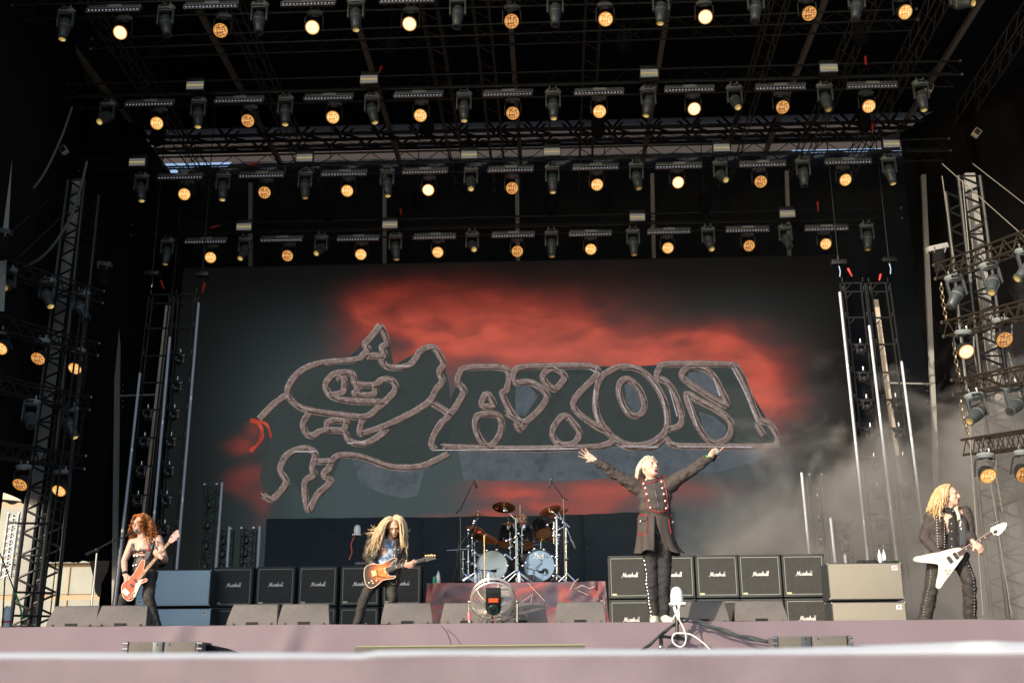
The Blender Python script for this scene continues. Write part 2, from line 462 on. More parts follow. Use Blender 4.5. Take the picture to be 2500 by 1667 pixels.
def drape(name, label, pts, ztop, zb, matn, amp=.12, nrep=60):
    """vertical pleated cloth along a plan polyline; zb: function or value for the hem"""
    P = catmull([Vector((x, y, 0)) for x, y in pts], nrep)
    n = len(P); mb = MB(); top = []; bot = []; s_ = 0
    for i, p in enumerate(P):
        t = (P[min(i+1,n-1)]-P[max(i-1,0)]).normalized(); nn = Vector((-t.y, t.x, 0))
        s_ = s_ + (P[i]-P[i-1]).length if i else 0
        off = nn*(amp*math.sin(s_*4.2+2*noise.noise(Vector((s_,1,0))))+amp*.6*noise.noise(Vector((s_*1.3,4,0))))
        z0 = zb(toPix(Vector((p.x, p.y, 4.2)))[0], p) if callable(zb) else zb
        top.append(Vector((p.x, p.y, ztop))+off*.6); bot.append(Vector((p.x, p.y, z0))+off)
    mb.add(bot+top, [(i,i+1,n+i+1,n+i) for i in range(n-1)])
    o = obj(name, mb, M[matn]); tag(o, label, 'curtain'); return o
# left: ragged hem lets the building show
L1 = at(288, 1000, 27.2); L0 = at(118, 1000, 24.6)
def hemL(px, p):
    y = 1372 + 9*noise.noise(Vector((px*.05,3,0)))
    if px > 252: y = 1372 + (px-252)*5
    if px < 112: y = 1480
    return at(px, y, p.y).z
drape('wing_curtain', 'black wing curtain left of the backdrop with a ragged raised hem', [(L0.x, 24.6), ((L0.x+L1.x)/2, 25.9), (L1.x, 27.2)], ZR-.2, hemL, 'black_cloth', .08, 40)
drape('wing_curtain', 'black curtain closing the rear left corner behind the left ladder frames', [(L1.x-.05, 27.3), (L1.x-.1, 28.8), (L1.x-.05, 30.5)], ZR-.28, FL, 'black_cloth', .05, 30)  # added to block sun leaking past the wing onto the backdrop
rag = MB(); ys = 24.4
pr = [(218,1368),(268,1368),(262,1395),(247,1425),(246,1452),(240,1456),(232,1445),(228,1410)]
rag.prism([at(x,y,ys) for x,y in pr], (0,.04,0))
o = obj('hanging_cloth', rag, M['black_cloth'], None, False); tag(o, 'torn black strip of cloth hanging below the left wing curtain', 'cloth')
Lo = at(-420, 900, 24.9)
def hemL2(px, p):
    y = 1228+(max(0,px-35)**1.7)*.09+6*noise.noise(Vector((px*.06,0,0)))
    return at(px, y, p.y).z if px < 66 else (FL if px < 108 else at(px, 1372, p.y).z)
drape('wing_curtain', 'black curtain behind the left lighting tower, cut high over the building', [(Lo.x, 24.9), (at(-80,900,25).x, 25.2), (at(165,900,24.75).x, 24.75)], ZR-.2, hemL2, 'black_cloth', .08, 40)
hz = at(40, 1226, 23).z
drape('wing_curtain', 'black side curtain beside the left lighting tower, hemmed high above the stage floor', [(-10.7, 21.3), (-10.95, 23.0), (L0.x, 24.7)], ZR-.2, hz, 'black_cloth', .04, 20)  # added to stop sun slipping through to the screen
# header beam under that curtain
strut_par = thing('header_beam', 'beige header beam above the gap at the far left edge', 'beam', at(30,1208,24.5))
obj('beam', MB().hexa([at(-120,1205,24.4), at(75,1225,24.4), at(75,1225,24.4)+Vector((0,.2,0)), at(-120,1205,24.4)+Vector((0,.2,0))], [at(-120,1188,24.4), at(75,1210,24.4), at(75,1210,24.4)+Vector((0,.2,0)), at(-120,1188,24.4)+Vector((0,.2,0))]), M['beam_cream'], strut_par, False)
Rr1 = at(2262, 900, 28.2); Rr0 = at(2720, 900, 24.0)
drape('wing_curtain', 'black wing curtain behind the right lighting tower in the smoke', [(Rr1.x, 28.2), ((Rr1.x+Rr0.x)/2, 26.2), (Rr0.x, 24.0)], ZR-.2, FL, 'black_cloth', .16, 60)
# sound wings added out of frame; the left one is shaped to shade the stage
for sx, lab in ((-1, 'tall black sound wing at the left side of the stage opening'), (1, 'tall black sound wing at the right side of the stage opening')):
    t = thing('sound_wing', lab, 'sound tower', (sx*11.4, 15.5, 0))
    x0 = -10.6 if sx < 0 else 12.0
    obj('scrim', MB().box((x0, 16.1, 8), (.06, 5.2, 8)), M['black_cloth'], t, False)
    for dy in (-5.1, 5.1):
        obj('mast', MB().tube((x0+sx*.3, 16.1+dy, 0), (x0+sx*.3, 16.1+dy, 16), .12), M['black_metal'], t)

# low dark cloth in front of the screen
YC = 26.2
cl = [(650,1266),(1000,1262),(1300,1259),(1620,1248),(1780,1243),(1960,1239)]
mb = MB(); T = []; B = []
for i in range(121):
    px = 650+1310*i/120
    for (x0,y0),(x1,y1) in zip(cl, cl[1:]):
        if x0 <= px <= x1: y = y0+(y1-y0)*(px-x0)/(x1-x0)
    y += 2*noise.noise(Vector((px*.02,0,0)))
    fold = sum(.10*math.exp(-((px-c)/9)**2) for c in (1037, 1427, 1848))
    p = at(px, y, YC); dy = .05*noise.noise(Vector((px*.015,5,0))) + fold
    T.append(p+Vector((0,dy,0))); B.append(Vector((p.x+.02, YC+dy*1.5, FL)))
n = len(T); mb.add(B+T, [(i,i+1,n+i+1,n+i) for i in range(n-1)])
M['navy_cloth'] = mat('navy_cloth', (.030,.042,.054), .9, 0, .12, 2, .2, 60, spec=.1)
ct = thing('low_curtain', 'dark blue grey cloth strung across below the screen behind the drums', 'curtain', (0, YC, FL))
obj('cloth', mb, M['navy_cloth'], ct)
for cx, ys_ in ((1436,(1312,1338,1365)), (1035,(1296,1322,1349,1378)), (1848,(1300,1340))):
    for y in ys_: obj('eyelet', MB().ell(at(cx, y, YC-.1), (.014,.014,.014), n=8), M['silver'], ct)

# ------------------------------------------------------------------ LED screen
YS = 28.0
s00, s10 = at(445, 1300, YS), at(1990, 1290, YS); s01, s11 = at(478, 645, YS), at(1962, 610, YS)
sx0, sx1 = -8.9, 6.95
p_ = at(1250, 640, YS); ztopS = p_.z; zbotS = FL+.6
sx0 = at(425, 950, YS).x; sx1 = at(2078, 950, YS).x
NXs, NZs = 300, 140
def sr(a_, b_2, x): t = max(0, min(1, (x-a_)/(b_2-a_))); return t*t*(3-2*t)
BL = [(612,1158,30,18,.42),(598,1196,22,18,.2),(632,1215,18,44,.25),(575,1175,22,20,.3),(592,1080,20,20,.3),(622,1045,16,26,.4),(570,1100,30,14,.35),  # px, py, rx, ry, weight of the red glow
 (960,735,120,45,.75),(905,770,45,60,.8),(985,800,50,70,.55),(1100,720,190,60,.55),(1250,760,200,60,.55),(1200,830,260,60,.85),(1330,850,260,60,.7),
 (1080,770,130,60,.6),(1430,840,120,40,.4),(1640,850,120,30,1.15),(1560,865,70,25,.8),(1760,870,110,50,1.15),(1800,935,90,55,.95),(1850,1000,70,70,.8),(1420,700,120,60,.18),
 (1000,1050,20,20,0),(1400,1200,170,25,.75),(1250,1195,70,22,.6),(1200,1262,60,18,.8),(1330,1235,50,14,.7),(1470,1240,90,22,.6),(1560,1190,110,25,.4),(1700,1210,120,30,.25),
 (1060,1270,60,12,.35),(1640,650,200,30,.10)]
DK = [(925,835,35,28,.9),(965,835,28,25,.7),(1140,815,50,22,.45),(1480,790,70,40,.5)]
def content(px, py):
    q = Vector((px*.0055, py*.0095, 0))
    dx = 38*noise.noise(q+Vector((5,0,0))) + 14*noise.noise(q*3.1); dy = 26*noise.noise(q+Vector((0,9,0))) + 10*noise.noise(q*3.3+Vector((4,4,0)))
    X, Y = px+dx, py+dy
    r = 0
    for bx, by, rx, ry, w in BL:
        e = ((X-bx)/rx)**2 + ((Y-by)/ry)**2
        if e < 9: r += w*math.exp(-e*.8)
    for bx, by, rx, ry, w in DK:
        e = ((X-bx)/rx)**2 + ((Y-by)/ry)**2
        if e < 9: r *= 1-w*math.exp(-e)
    if py < 1030: r *= sr(740, 870, X)
    r = min(1.15, r)*(.84+.30*noise.noise(q*2.2+Vector((1,2,3))))
    q4 = Vector((X*.010, Y*.026, 2)); tex = noise.noise(q4)+.6*noise.noise(q4*2.1)+.35*noise.noise(q4*4.3)
    r *= max(.25, 1 - .42*max(0, tex+.05) + .22*max(0, -tex))
    vig = sr(650, 1060, py)*.97 + .03
    sidev = sr(440, 860, px)*.90+.10
    sidev *= 1 - .62*sr(1800, 2000, px) - .34*sr(1960, 2075, px)
    g = vig*sidev
    base = Vector((.038,.055,.057))*g*1.28 + Vector((.003,.0028,.0028))
    warm = Vector((.085,.060,.050))*g*math.exp(-((px-1350)/420)**2-((py-860)/190)**2)*.55
    red = Vector((.60,.058,.030))
    topfade = sr(640, 830, py)
    rr = max(0, r)*(.06+.94*topfade)
    return base*(1-min(1,rr)*.6) + warm + red*rr*.62 + Vector((.10,.045,.03))*max(0, rr-.5)*.8
me = bpy.data.meshes.new('screen_face')
vs = []; cols = []
for j in range(NZs+1):
    for i in range(NXs+1):
        p = Vector((sx0+(sx1-sx0)*i/NXs, YS, zbotS+(ztopS-zbotS)*j/NZs)); vs.append(p)
        cols.append(content(*toPix(p)))
fs = [(j*(NXs+1)+i, j*(NXs+1)+i+1, (j+1)*(NXs+1)+i+1, (j+1)*(NXs+1)+i) for j in range(NZs) for i in range(NXs)]
sc = thing('video_screen', 'large video wall showing a stone lettered band logo over red clouds', 'screen', ((sx0+sx1)/2, YS, FL))
o0 = worldloc(sc)
me.from_pydata([v-o0 for v in vs], [], fs)
at_ = me.color_attributes.new('content', 'FLOAT_COLOR', 'POINT')
flat = []
for c in cols: flat += [max(0,c.x), max(0,c.y), max(0,c.z), 1]
at_.data.foreach_set('color', flat)
def led_mat(name, attr=None, cset=None, k=1., scale=5.):
    m = bpy.data.materials.new(name); m.use_nodes = True; N = m.node_tree.nodes; L = m.node_tree.links; b = N['Principled BSDF']
    b.inputs['Base Color'].default_value = (.006,.006,.006,1); b.inputs['Roughness'].default_value = .7; b.inputs['Specular IOR Level'].default_value = .15
    b.inputs['Emission Strength'].default_value = k/2**EXPO
    if attr:
        a_ = N.new('ShaderNodeAttribute'); a_.attribute_name = attr; L.new(a_.outputs['Color'], b.inputs['Emission Color'])
    else:
        tc = N.new('ShaderNodeTexCoord'); nz = N.new('ShaderNodeTexNoise'); nz.inputs['Scale'].default_value = scale; nz.inputs['Detail'].default_value = 8; nz.inputs['Roughness'].default_value = .7
        L.new(tc.outputs['Object'], nz.inputs['Vector']); rp = N.new('ShaderNodeValToRGB'); e = rp.color_ramp.elements
        e[0].position = .3; e[0].color = (*lin(tuple(v/255 for v in cset[0])),1); e[1].position = .72; e[1].color = (*lin(tuple(v/255 for v in cset[-1])),1)
        for i_, c in enumerate(cset[1:-1]):
            q = rp.color_ramp.elements.new(.3+.42*(i_+1)/(len(cset)-1)); q.color = (*lin(tuple(v/255 for v in c)),1)
        L.new(nz.outputs[0], rp.inputs[0]); L.new(rp.outputs[0], b.inputs['Emission Color'])
    return m
me.materials.append(led_mat('screen_content', 'content'))
face = bpy.data.objects.new('screen_face', me); col.objects.link(face); face.parent = sc
obj('frame', MB().box(((sx0+sx1)/2, YS+.16, (zbotS+ztopS)/2), ((sx1-sx0)/2+.04, .14, (ztopS-zbotS)/2+.04)), M['black_metal'], sc, False)

K = .3061
A2 = lambda L_: [(560+x*K, 780+y*K) for x, y in L_]
A3 = lambda L_: [(1240+x*K, 820+y*K) for x, y in L_]
def flatpoly(pts, dy):
    bm = bmesh.new(); v = [bm.verts.new(at(x, y, YS-dy)) for x, y in pts]; f = bm.faces.new(v)
    bmesh.ops.triangulate(bm, faces=[f]); bm.verts.index_update()
    r = MB().add([q.co.copy() for q in bm.verts], [tuple(q.index for q in f2.verts) for f2 in bm.faces]); bm.free(); return r
def ribbon(mb, pts, w, dy, closed=False, sm=5, jit=.12):
    P = [Vector((p.x, p.y)) for p in catmull([Vector((x,y,0)) for x,y in pts], sm, closed)] if sm > 1 else [Vector(p) for p in pts]
    n = len(P); Ls, Rs = [], []
    for i, p in enumerate(P):
        a_ = P[i-1] if (i or closed) else P[i]; b2 = P[(i+1) % n] if (i < n-1 or closed) else P[i]
        t = (b2-a_)
        if t.length < 1e-6: t = Vector((1,0))
        t.normalize(); nn = Vector((-t.y, t.x))
        ww = w*(1+jit*noise.noise(Vector((p.x*.06,p.y*.06,w))))/2
        Ls.append(p+nn*ww); Rs.append(p-nn*ww)
    vs = [at(q.x, q.y, YS-dy) for q in Ls+Rs]
    fs = [(i, i+1, n+i+1, n+i) for i in range(n-1)]
    if closed: fs.append((n-1, 0, n, 2*n-1))
    mb.add(vs, fs)
M['led_fill'] = led_mat('led_fill', None, [(48,56,55),(55,63,62),(51,58,57)], 1., 1.5)
M['led_stone'] = led_mat('led_stone', None, [(70,60,57),(118,100,94),(134,116,109),(172,154,147)], 1., 9.)
M['led_steel'] = led_mat('led_steel', None, [(60,68,71),(76,84,90),(86,93,100),(66,73,77)], 1., 2.)
M['led_light'] = led_mat('led_light', None, [(150,140,140),(205,200,205)], 1., 9.)
fills = [
 A2([(1625,1035),(1610,980),(1680,840),(1770,750),(1870,580),(1820,500),(1840,430),(1890,385),(2190,385),(2240,440),(2285,395)]) + A3([(50,300),(110,250),(640,240),(725,310),(860,260),(960,245),(1080,275),(1180,340),(1190,300),(1210,260),(1280,225),(1760,225),(1830,260),(1900,400),(2000,650),(2080,690),(2140,780),(2150,850),(2100,880),(0,900)]),
 A2([(1205,60),(1080,200),(1105,225),(1060,290),(1010,320),(820,335),(680,360),(560,420),(480,520),(465,600),(240,790),(330,900),(330,1000),(240,1250),(280,1400),(345,1430),(440,1300),(600,1310),(630,1510),(810,1290),(900,1080),(1050,1095),(1250,1165),(1400,1180),(1560,1160),(1750,1070),(1625,1035),(1610,980),(1680,840),(1770,720),(1750,500),(1710,360),(1620,215),(1520,250),(1480,320),(1310,358),(1280,200)])]
for i, p in enumerate(fills): obj('logo_fill', flatpoly(p, .010+.004*i), M['led_fill'], sc, False)
under = [A3([(-400,905),(600,895),(1250,850),(1500,890),(2050,900),(2000,1000),(1700,1080),(1200,1120),(760,1135),(480,1155),(-350,1150)]),
         A2([(980,1110),(1250,1180),(1400,1200),(1560,1180),(1500,1400),(1400,1425),(1250,1395),(1050,1320)])]
for i, p in enumerate(under): obj('logo_underside', flatpoly(p, .018+.004*i), M['led_steel'], sc, False)
inn = [A3([(60,400),(150,370),(240,480),(140,640),(60,630)]), A3([(930,390),(985,370),(1050,470),(1060,580),(1000,610),(940,520)]), A3([(1440,290),(1560,280),(1640,340),(1680,480),(1560,420),(1430,340)]), A3([(1520,600),(1640,640),(1740,720),(1740,810),(1640,830),(1560,760)])]
for i, p in enumerate(inn): obj('logo_inset', flatpoly(p, .026), M['led_steel'], sc, False)
st = MB(); W_ = 16.5
strokes = [
 (A2([(1205,45),(1140,130),(1080,200),(1108,230),(1078,275),(1010,320),(820,335),(680,360),(560,420),(480,520),(468,600),(520,670),(620,720),(850,755),(1080,775),(1180,710),(1290,610),(1328,540),(1290,480),(1220,480),(1160,520),(1010,510),(985,440),(920,420),(830,440),(768,520),(800,600),(860,630),(1000,650),(1220,655)]),0),
 (A2([(1205,45),(1235,110),(1258,190),(1215,225),(1238,275),(1215,325),(1275,380),(1420,370),(1490,310),(1522,255),(1620,218),(1680,290),(1708,360),(1675,420),(1700,490),(1650,560),(1600,650),(1500,720),(1420,765),(1250,845),(1110,895),(1040,905),(1062,800)]),0),
 (A2([(1095,288),(1215,288)]),0),(A2([(455,605),(350,680),(240,795)]),0),
 (A2([(640,740),(590,830),(612,905),(665,925),(750,885),(910,890),(950,960),(1040,990),(1150,960),(1265,870)]),0),
 (A2([(780,880),(792,812),(930,812),(912,890)]),0),(A2([(850,467),(912,467),(915,560),(880,592),(805,600)]),0),
 (A2([(1005,515),(1030,560),(1000,597),(1150,597),(1162,520)]),0),
 (A2([(270,1400),(345,1430),(455,1300),(405,1200),(445,1100),(530,1040),(620,1030),(685,1070),(662,1180),(672,1240),(600,1310),(630,1520),(700,1400),(808,1290),(752,1240),(800,1180),(835,1110),(900,1080),(1050,1095),(1250,1165),(1400,1180),(1560,1160),(1750,1070)]),0),
 (A2([(690,1130),(812,1130)]),0),(A2([(1590,650),(1700,715),(1760,755)]),0),
 (A2([(1640,1035),(1612,980),(1680,840),(1770,750),(1870,580),(1822,500),(1840,430),(1892,385),(2185,385),(2232,460),(2212,560),(2178,600),(2270,780)]),0),
 (A2([(2055,592),(2012,682),(2108,682)]),1),(A2([(1990,762),(2140,762),(2172,860),(2135,960),(2068,1010),(2005,960),(1960,850)]),1),
 (A3([(-520,882),(0,900),(600,890),(780,868),(850,830),(880,850),(960,885),(1150,885),(1250,820),(1330,872),(1600,880),(2090,880),(2152,850),(2140,780),(2080,695),(1995,650),(1900,400),(1835,270),(1755,228),(1280,226),(1210,262),(1192,330),(1270,370),(1340,480),(1388,640),(1370,715),(1280,745)]),0),
 (A3([(-10,610),(40,640),(150,680),(315,490),(190,372),(62,372),(50,300),(110,250),(370,240),(640,242),(718,300),(520,540),(690,710),(810,760)]),0),
 (A3([(62,690),(98,745),(150,690)]),0),
 (A3([(370,258),(440,300),(450,345),(370,425),(282,340),(305,285)]),1),(A3([(450,635),(375,715),(360,800),(420,862),(530,855),(572,775),(520,690)]),1),
 (A3([(705,470),(740,340),(850,262),(960,246),(1075,285),(1185,400),(1255,550),(1272,710),(1225,800),(1110,862),(960,868),(830,800),(745,700),(702,590)]),1),
 (A3([(955,345),(1030,400),(1080,500),(1085,590),(1030,635),(960,610),(905,520),(885,430),(905,365)]),1),
 (A3([(1395,330),(1480,400),(1740,555),(1700,430),(1640,320),(1560,262),(1470,245),(1402,280)]),1),
 (A3([(1425,465),(1480,640),(1555,780),(1640,850),(1750,820),(1782,700),(1690,605),(1520,515)]),1),
 (A3([(1985,705),(2040,790)]),0)]
for i_, (p, c) in enumerate(strokes):
    q = MB(); ribbon(q, p, W_, .034+.0012*i_, bool(c), 5); st.add(q.v, q.f)
obj('logo_stroke', st, M['led_stone'], sc, False)
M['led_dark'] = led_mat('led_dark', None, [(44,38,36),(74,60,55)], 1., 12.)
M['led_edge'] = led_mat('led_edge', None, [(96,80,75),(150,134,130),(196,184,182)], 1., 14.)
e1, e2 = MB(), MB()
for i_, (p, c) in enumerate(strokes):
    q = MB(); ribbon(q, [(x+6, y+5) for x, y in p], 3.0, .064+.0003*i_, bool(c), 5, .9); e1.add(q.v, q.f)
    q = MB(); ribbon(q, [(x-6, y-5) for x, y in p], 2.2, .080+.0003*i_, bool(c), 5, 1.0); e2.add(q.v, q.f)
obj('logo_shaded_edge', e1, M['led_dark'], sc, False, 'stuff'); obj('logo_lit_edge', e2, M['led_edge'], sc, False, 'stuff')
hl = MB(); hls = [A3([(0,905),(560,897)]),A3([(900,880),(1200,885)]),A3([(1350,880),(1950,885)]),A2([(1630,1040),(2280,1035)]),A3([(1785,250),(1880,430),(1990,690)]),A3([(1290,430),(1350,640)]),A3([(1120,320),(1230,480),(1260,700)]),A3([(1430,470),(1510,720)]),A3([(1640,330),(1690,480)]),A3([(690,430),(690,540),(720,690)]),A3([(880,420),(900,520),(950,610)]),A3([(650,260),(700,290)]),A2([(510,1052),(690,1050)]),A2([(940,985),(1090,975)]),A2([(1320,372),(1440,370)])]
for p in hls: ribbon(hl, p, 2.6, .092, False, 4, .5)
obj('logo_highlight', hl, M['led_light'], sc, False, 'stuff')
# flames on the left of the picture
fl = MB()
M['led_flame'] = led_mat('led_flame', None, [(100,44,36),(170,62,46),(190,84,62)], 1., 2.5)
M['led_ember'] = led_mat('led_ember', None, [(52,56,54),(92,52,44),(150,70,48),(110,60,44)], 1., 2.2)
ribbon(fl, A2([(165,800),(230,825),(262,900),(235,980),(165,1050)]), 9, .072, False, 6, .6)
ribbon(fl, A2([(200,805),(290,830),(325,900),(330,945)]), 7, .074, False, 6, .6)
obj('flame', fl, M['led_flame'], sc, False)


# ------------------------------------------------------------------ trusses
def box_truss(name, label, A, B, h, dep, nb, rc=.025, rbr=.012, m='truss_black', group=None, up=Vector((0,0,1)), side=Vector((0,1,0)), cat='truss'):
    """A, B: ends of the lower front chord"""
    t = thing(name, label, cat, A, group)
    A = Vector(A); B = Vector(B)
    off = [Vector((0,0,0)), up*h, side*dep, up*h+side*dep]
    for o_ in off: strut('chord', t, A+o_, B+o_, rc, M[m], 8)
    for i in range(nb):
        p, q = A.lerp(B, i/nb), A.lerp(B, (i+1)/nb); c = (p+q)/2
        for a_, b2 in ((off[0], off[1]), (off[2], off[3])):
            strut('brace', t, p+a_, c+b2, rbr, M[m], 5); strut('brace', t, c+b2, q+a_, rbr, M[m], 5)
        strut('brace', t, p+off[0], c+off[2], rbr, M[m], 5)
    for e in (A, B):
        for o_ in off[:2]:
            eb = obj('end_cap', MB().ell(e+o_, (.033,.033,.033), n=6), M['silver'], t)
    return t
YR = [19.0, 21.6, 23.8, 26.0]
rowname = ['front', 'second', 'third', 'rear']
# lower front chord ends in the picture plane of each row
CH = [((30,14),(2560,-55)), ((161,239),(2348,182)), ((194,418),(2320,368)), ((321,574),(2202,533))]
UP = [.5, .32, .30, .27]
for r in range(4):
    (xa, ya), (xb, yb) = CH[r]
    box_truss('lighting_truss', 'black box truss carrying the %s row of stage lights' % rowname[r], at(xa, ya, YR[r]), at(xb, yb, YR[r]), UP[r], .5, [30, 26, 25, 23][r], .024, .010, group='trusses carrying the light rows')
box_truss('lighting_truss', 'slim black truss just behind the front row of lamps, high over the stage', at(222,120,20.2), at(2240,48,20.2), .24, .4, 26, .02, .009)
# roof girders seen in front of the pale canopy
M['girder'] = mat('girder', (.012,.013,.016), .5, .3)
t = box_truss('roof_girder', 'heavy black girder across the rear of the roof, upper of the two', at(270,338,27.4), at(2270,296,27.4), .62, .35, 21, .050, .034, 'girder')
t = box_truss('roof_girder', 'heavy black girder across the rear of the roof, lower of the two', at(285,367,28.6), at(2230,325,28.6), .42, .25, 22, .048, .034, 'girder')
bt_ = thing('roof_tie', 'thin cream crossbar behind the heavy roof girders, above the pale panel', 'crossbar', at(300,296,27.9))
strut('bar', bt_, at(290,298,27.9), at(2230,251,27.9), .022, M['beam_dim'], 4)
bt_ = thing('roof_tie', 'thin cream crossbar at the rear edge of the roof, under the pale panel', 'crossbar', at(300,371,29.9))
strut('bar', bt_, at(300,372,29.9), at(2230,324,29.9), .026, M['beam_dim'], 4)
ZU = ZR-.12
rx = [atz(px, 140, ZU).x for px in (200, 550, 900, 1253, 1610, 1957, 2305)]
for i, x in enumerate(rx):
    t = thing('roof_beam', 'slim pale roof beam running front to back, %s of seven' % nth(i, 7), 'roof beam', (x, 20, ZU), 'pale roof beams')
    obj('beam', MB().box((x, 23.6, ZU-.06), (.055, 6.2, .06)), M['beam_dim'], t, False)
lx = [atz(px, 130, ZU).x for px in (90, 330, 640, 1075, 1190, 1440, 1850, 2050, 2200, 2420)]
M['lattice_grey'] = mat('lattice_grey', (.10,.09,.08), .5, .3)
for i, x in enumerate(lx):
    box_truss('roof_rafter', 'grey lattice rafter running front to back under the roof, %s of ten' % nth(i, 10), (x-.17, 20.6, ZU-.45), (x-.17, 30.0, ZU-.75), .34, .34, 14, .018, .009, 'lattice_grey', 'lattice rafters under the roof', side=Vector((1,0,0)), cat='rafter')
# upright posts: behind the screen and the two tall side ones
for i, (x0,y0,x1,y1) in enumerate([(612,468,612,648),(939,430,939,640),(1262,455,1265,635),(1592,445,1597,630),(1920,438,1928,628)]):
    t = thing('rear_post', 'grey upright post showing above the screen, %s of five' % nth(i, 5), 'post', at(x0,y1,28.6), 'grey posts above the screen')
    a_, b2 = at(x1,y1+40,28.8), at(x0,y0-20,28.8); d = (b2-a_)
    q = MB().hexa([a_+Vector((-.05,-.05,0)), a_+Vector((.05,-.05,0)), a_+Vector((.05,.05,0)), a_+Vector((-.05,.05,0))], [b2+Vector((-.05,-.05,0)), b2+Vector((.05,-.05,0)), b2+Vector((.05,.05,0)), b2+Vector((-.05,.05,0))])
    obj('post', q, M['post_grey'], t, False)
for lab, (x0,y0,x1,y1), hb in (('tall grey upright at the left of the stage, between wing curtain and light towers', (292,440,279,1560), ((292,966),(385,963))), ('tall grey upright at the right of the stage, beside the black wing curtain', (2254,428,2303,1560), ((2272,937),(2170,935)))):
    t = thing('side_post', lab, 'post', at(x1,y1,26.9))
    a_, b2 = at(x1,y1,26.9), at(x0,y0,26.9); w = .055
    q = MB().hexa([a_+Vector((-w,-.05,0)), a_+Vector((w,-.05,0)), a_+Vector((w,.05,0)), a_+Vector((-w,.05,0))], [b2+Vector((-w,-.05,0)), b2+Vector((w,-.05,0)), b2+Vector((w,.05,0)), b2+Vector((-w,.05,0))])
    obj('post', q, M['post_grey'], t, False)
    strut('side_arm', t, at(hb[0][0],hb[0][1],26.95), at(hb[1][0],hb[1][1],26.95), .025, M['post_grey'], 6)
    for yy in (940,953,978,992): obj('bolt', MB().ell(at(hb[0][0]+(8 if x0<1000 else -8), yy, 26.8), (.018,.018,.018), n=6), M['silver'], t)

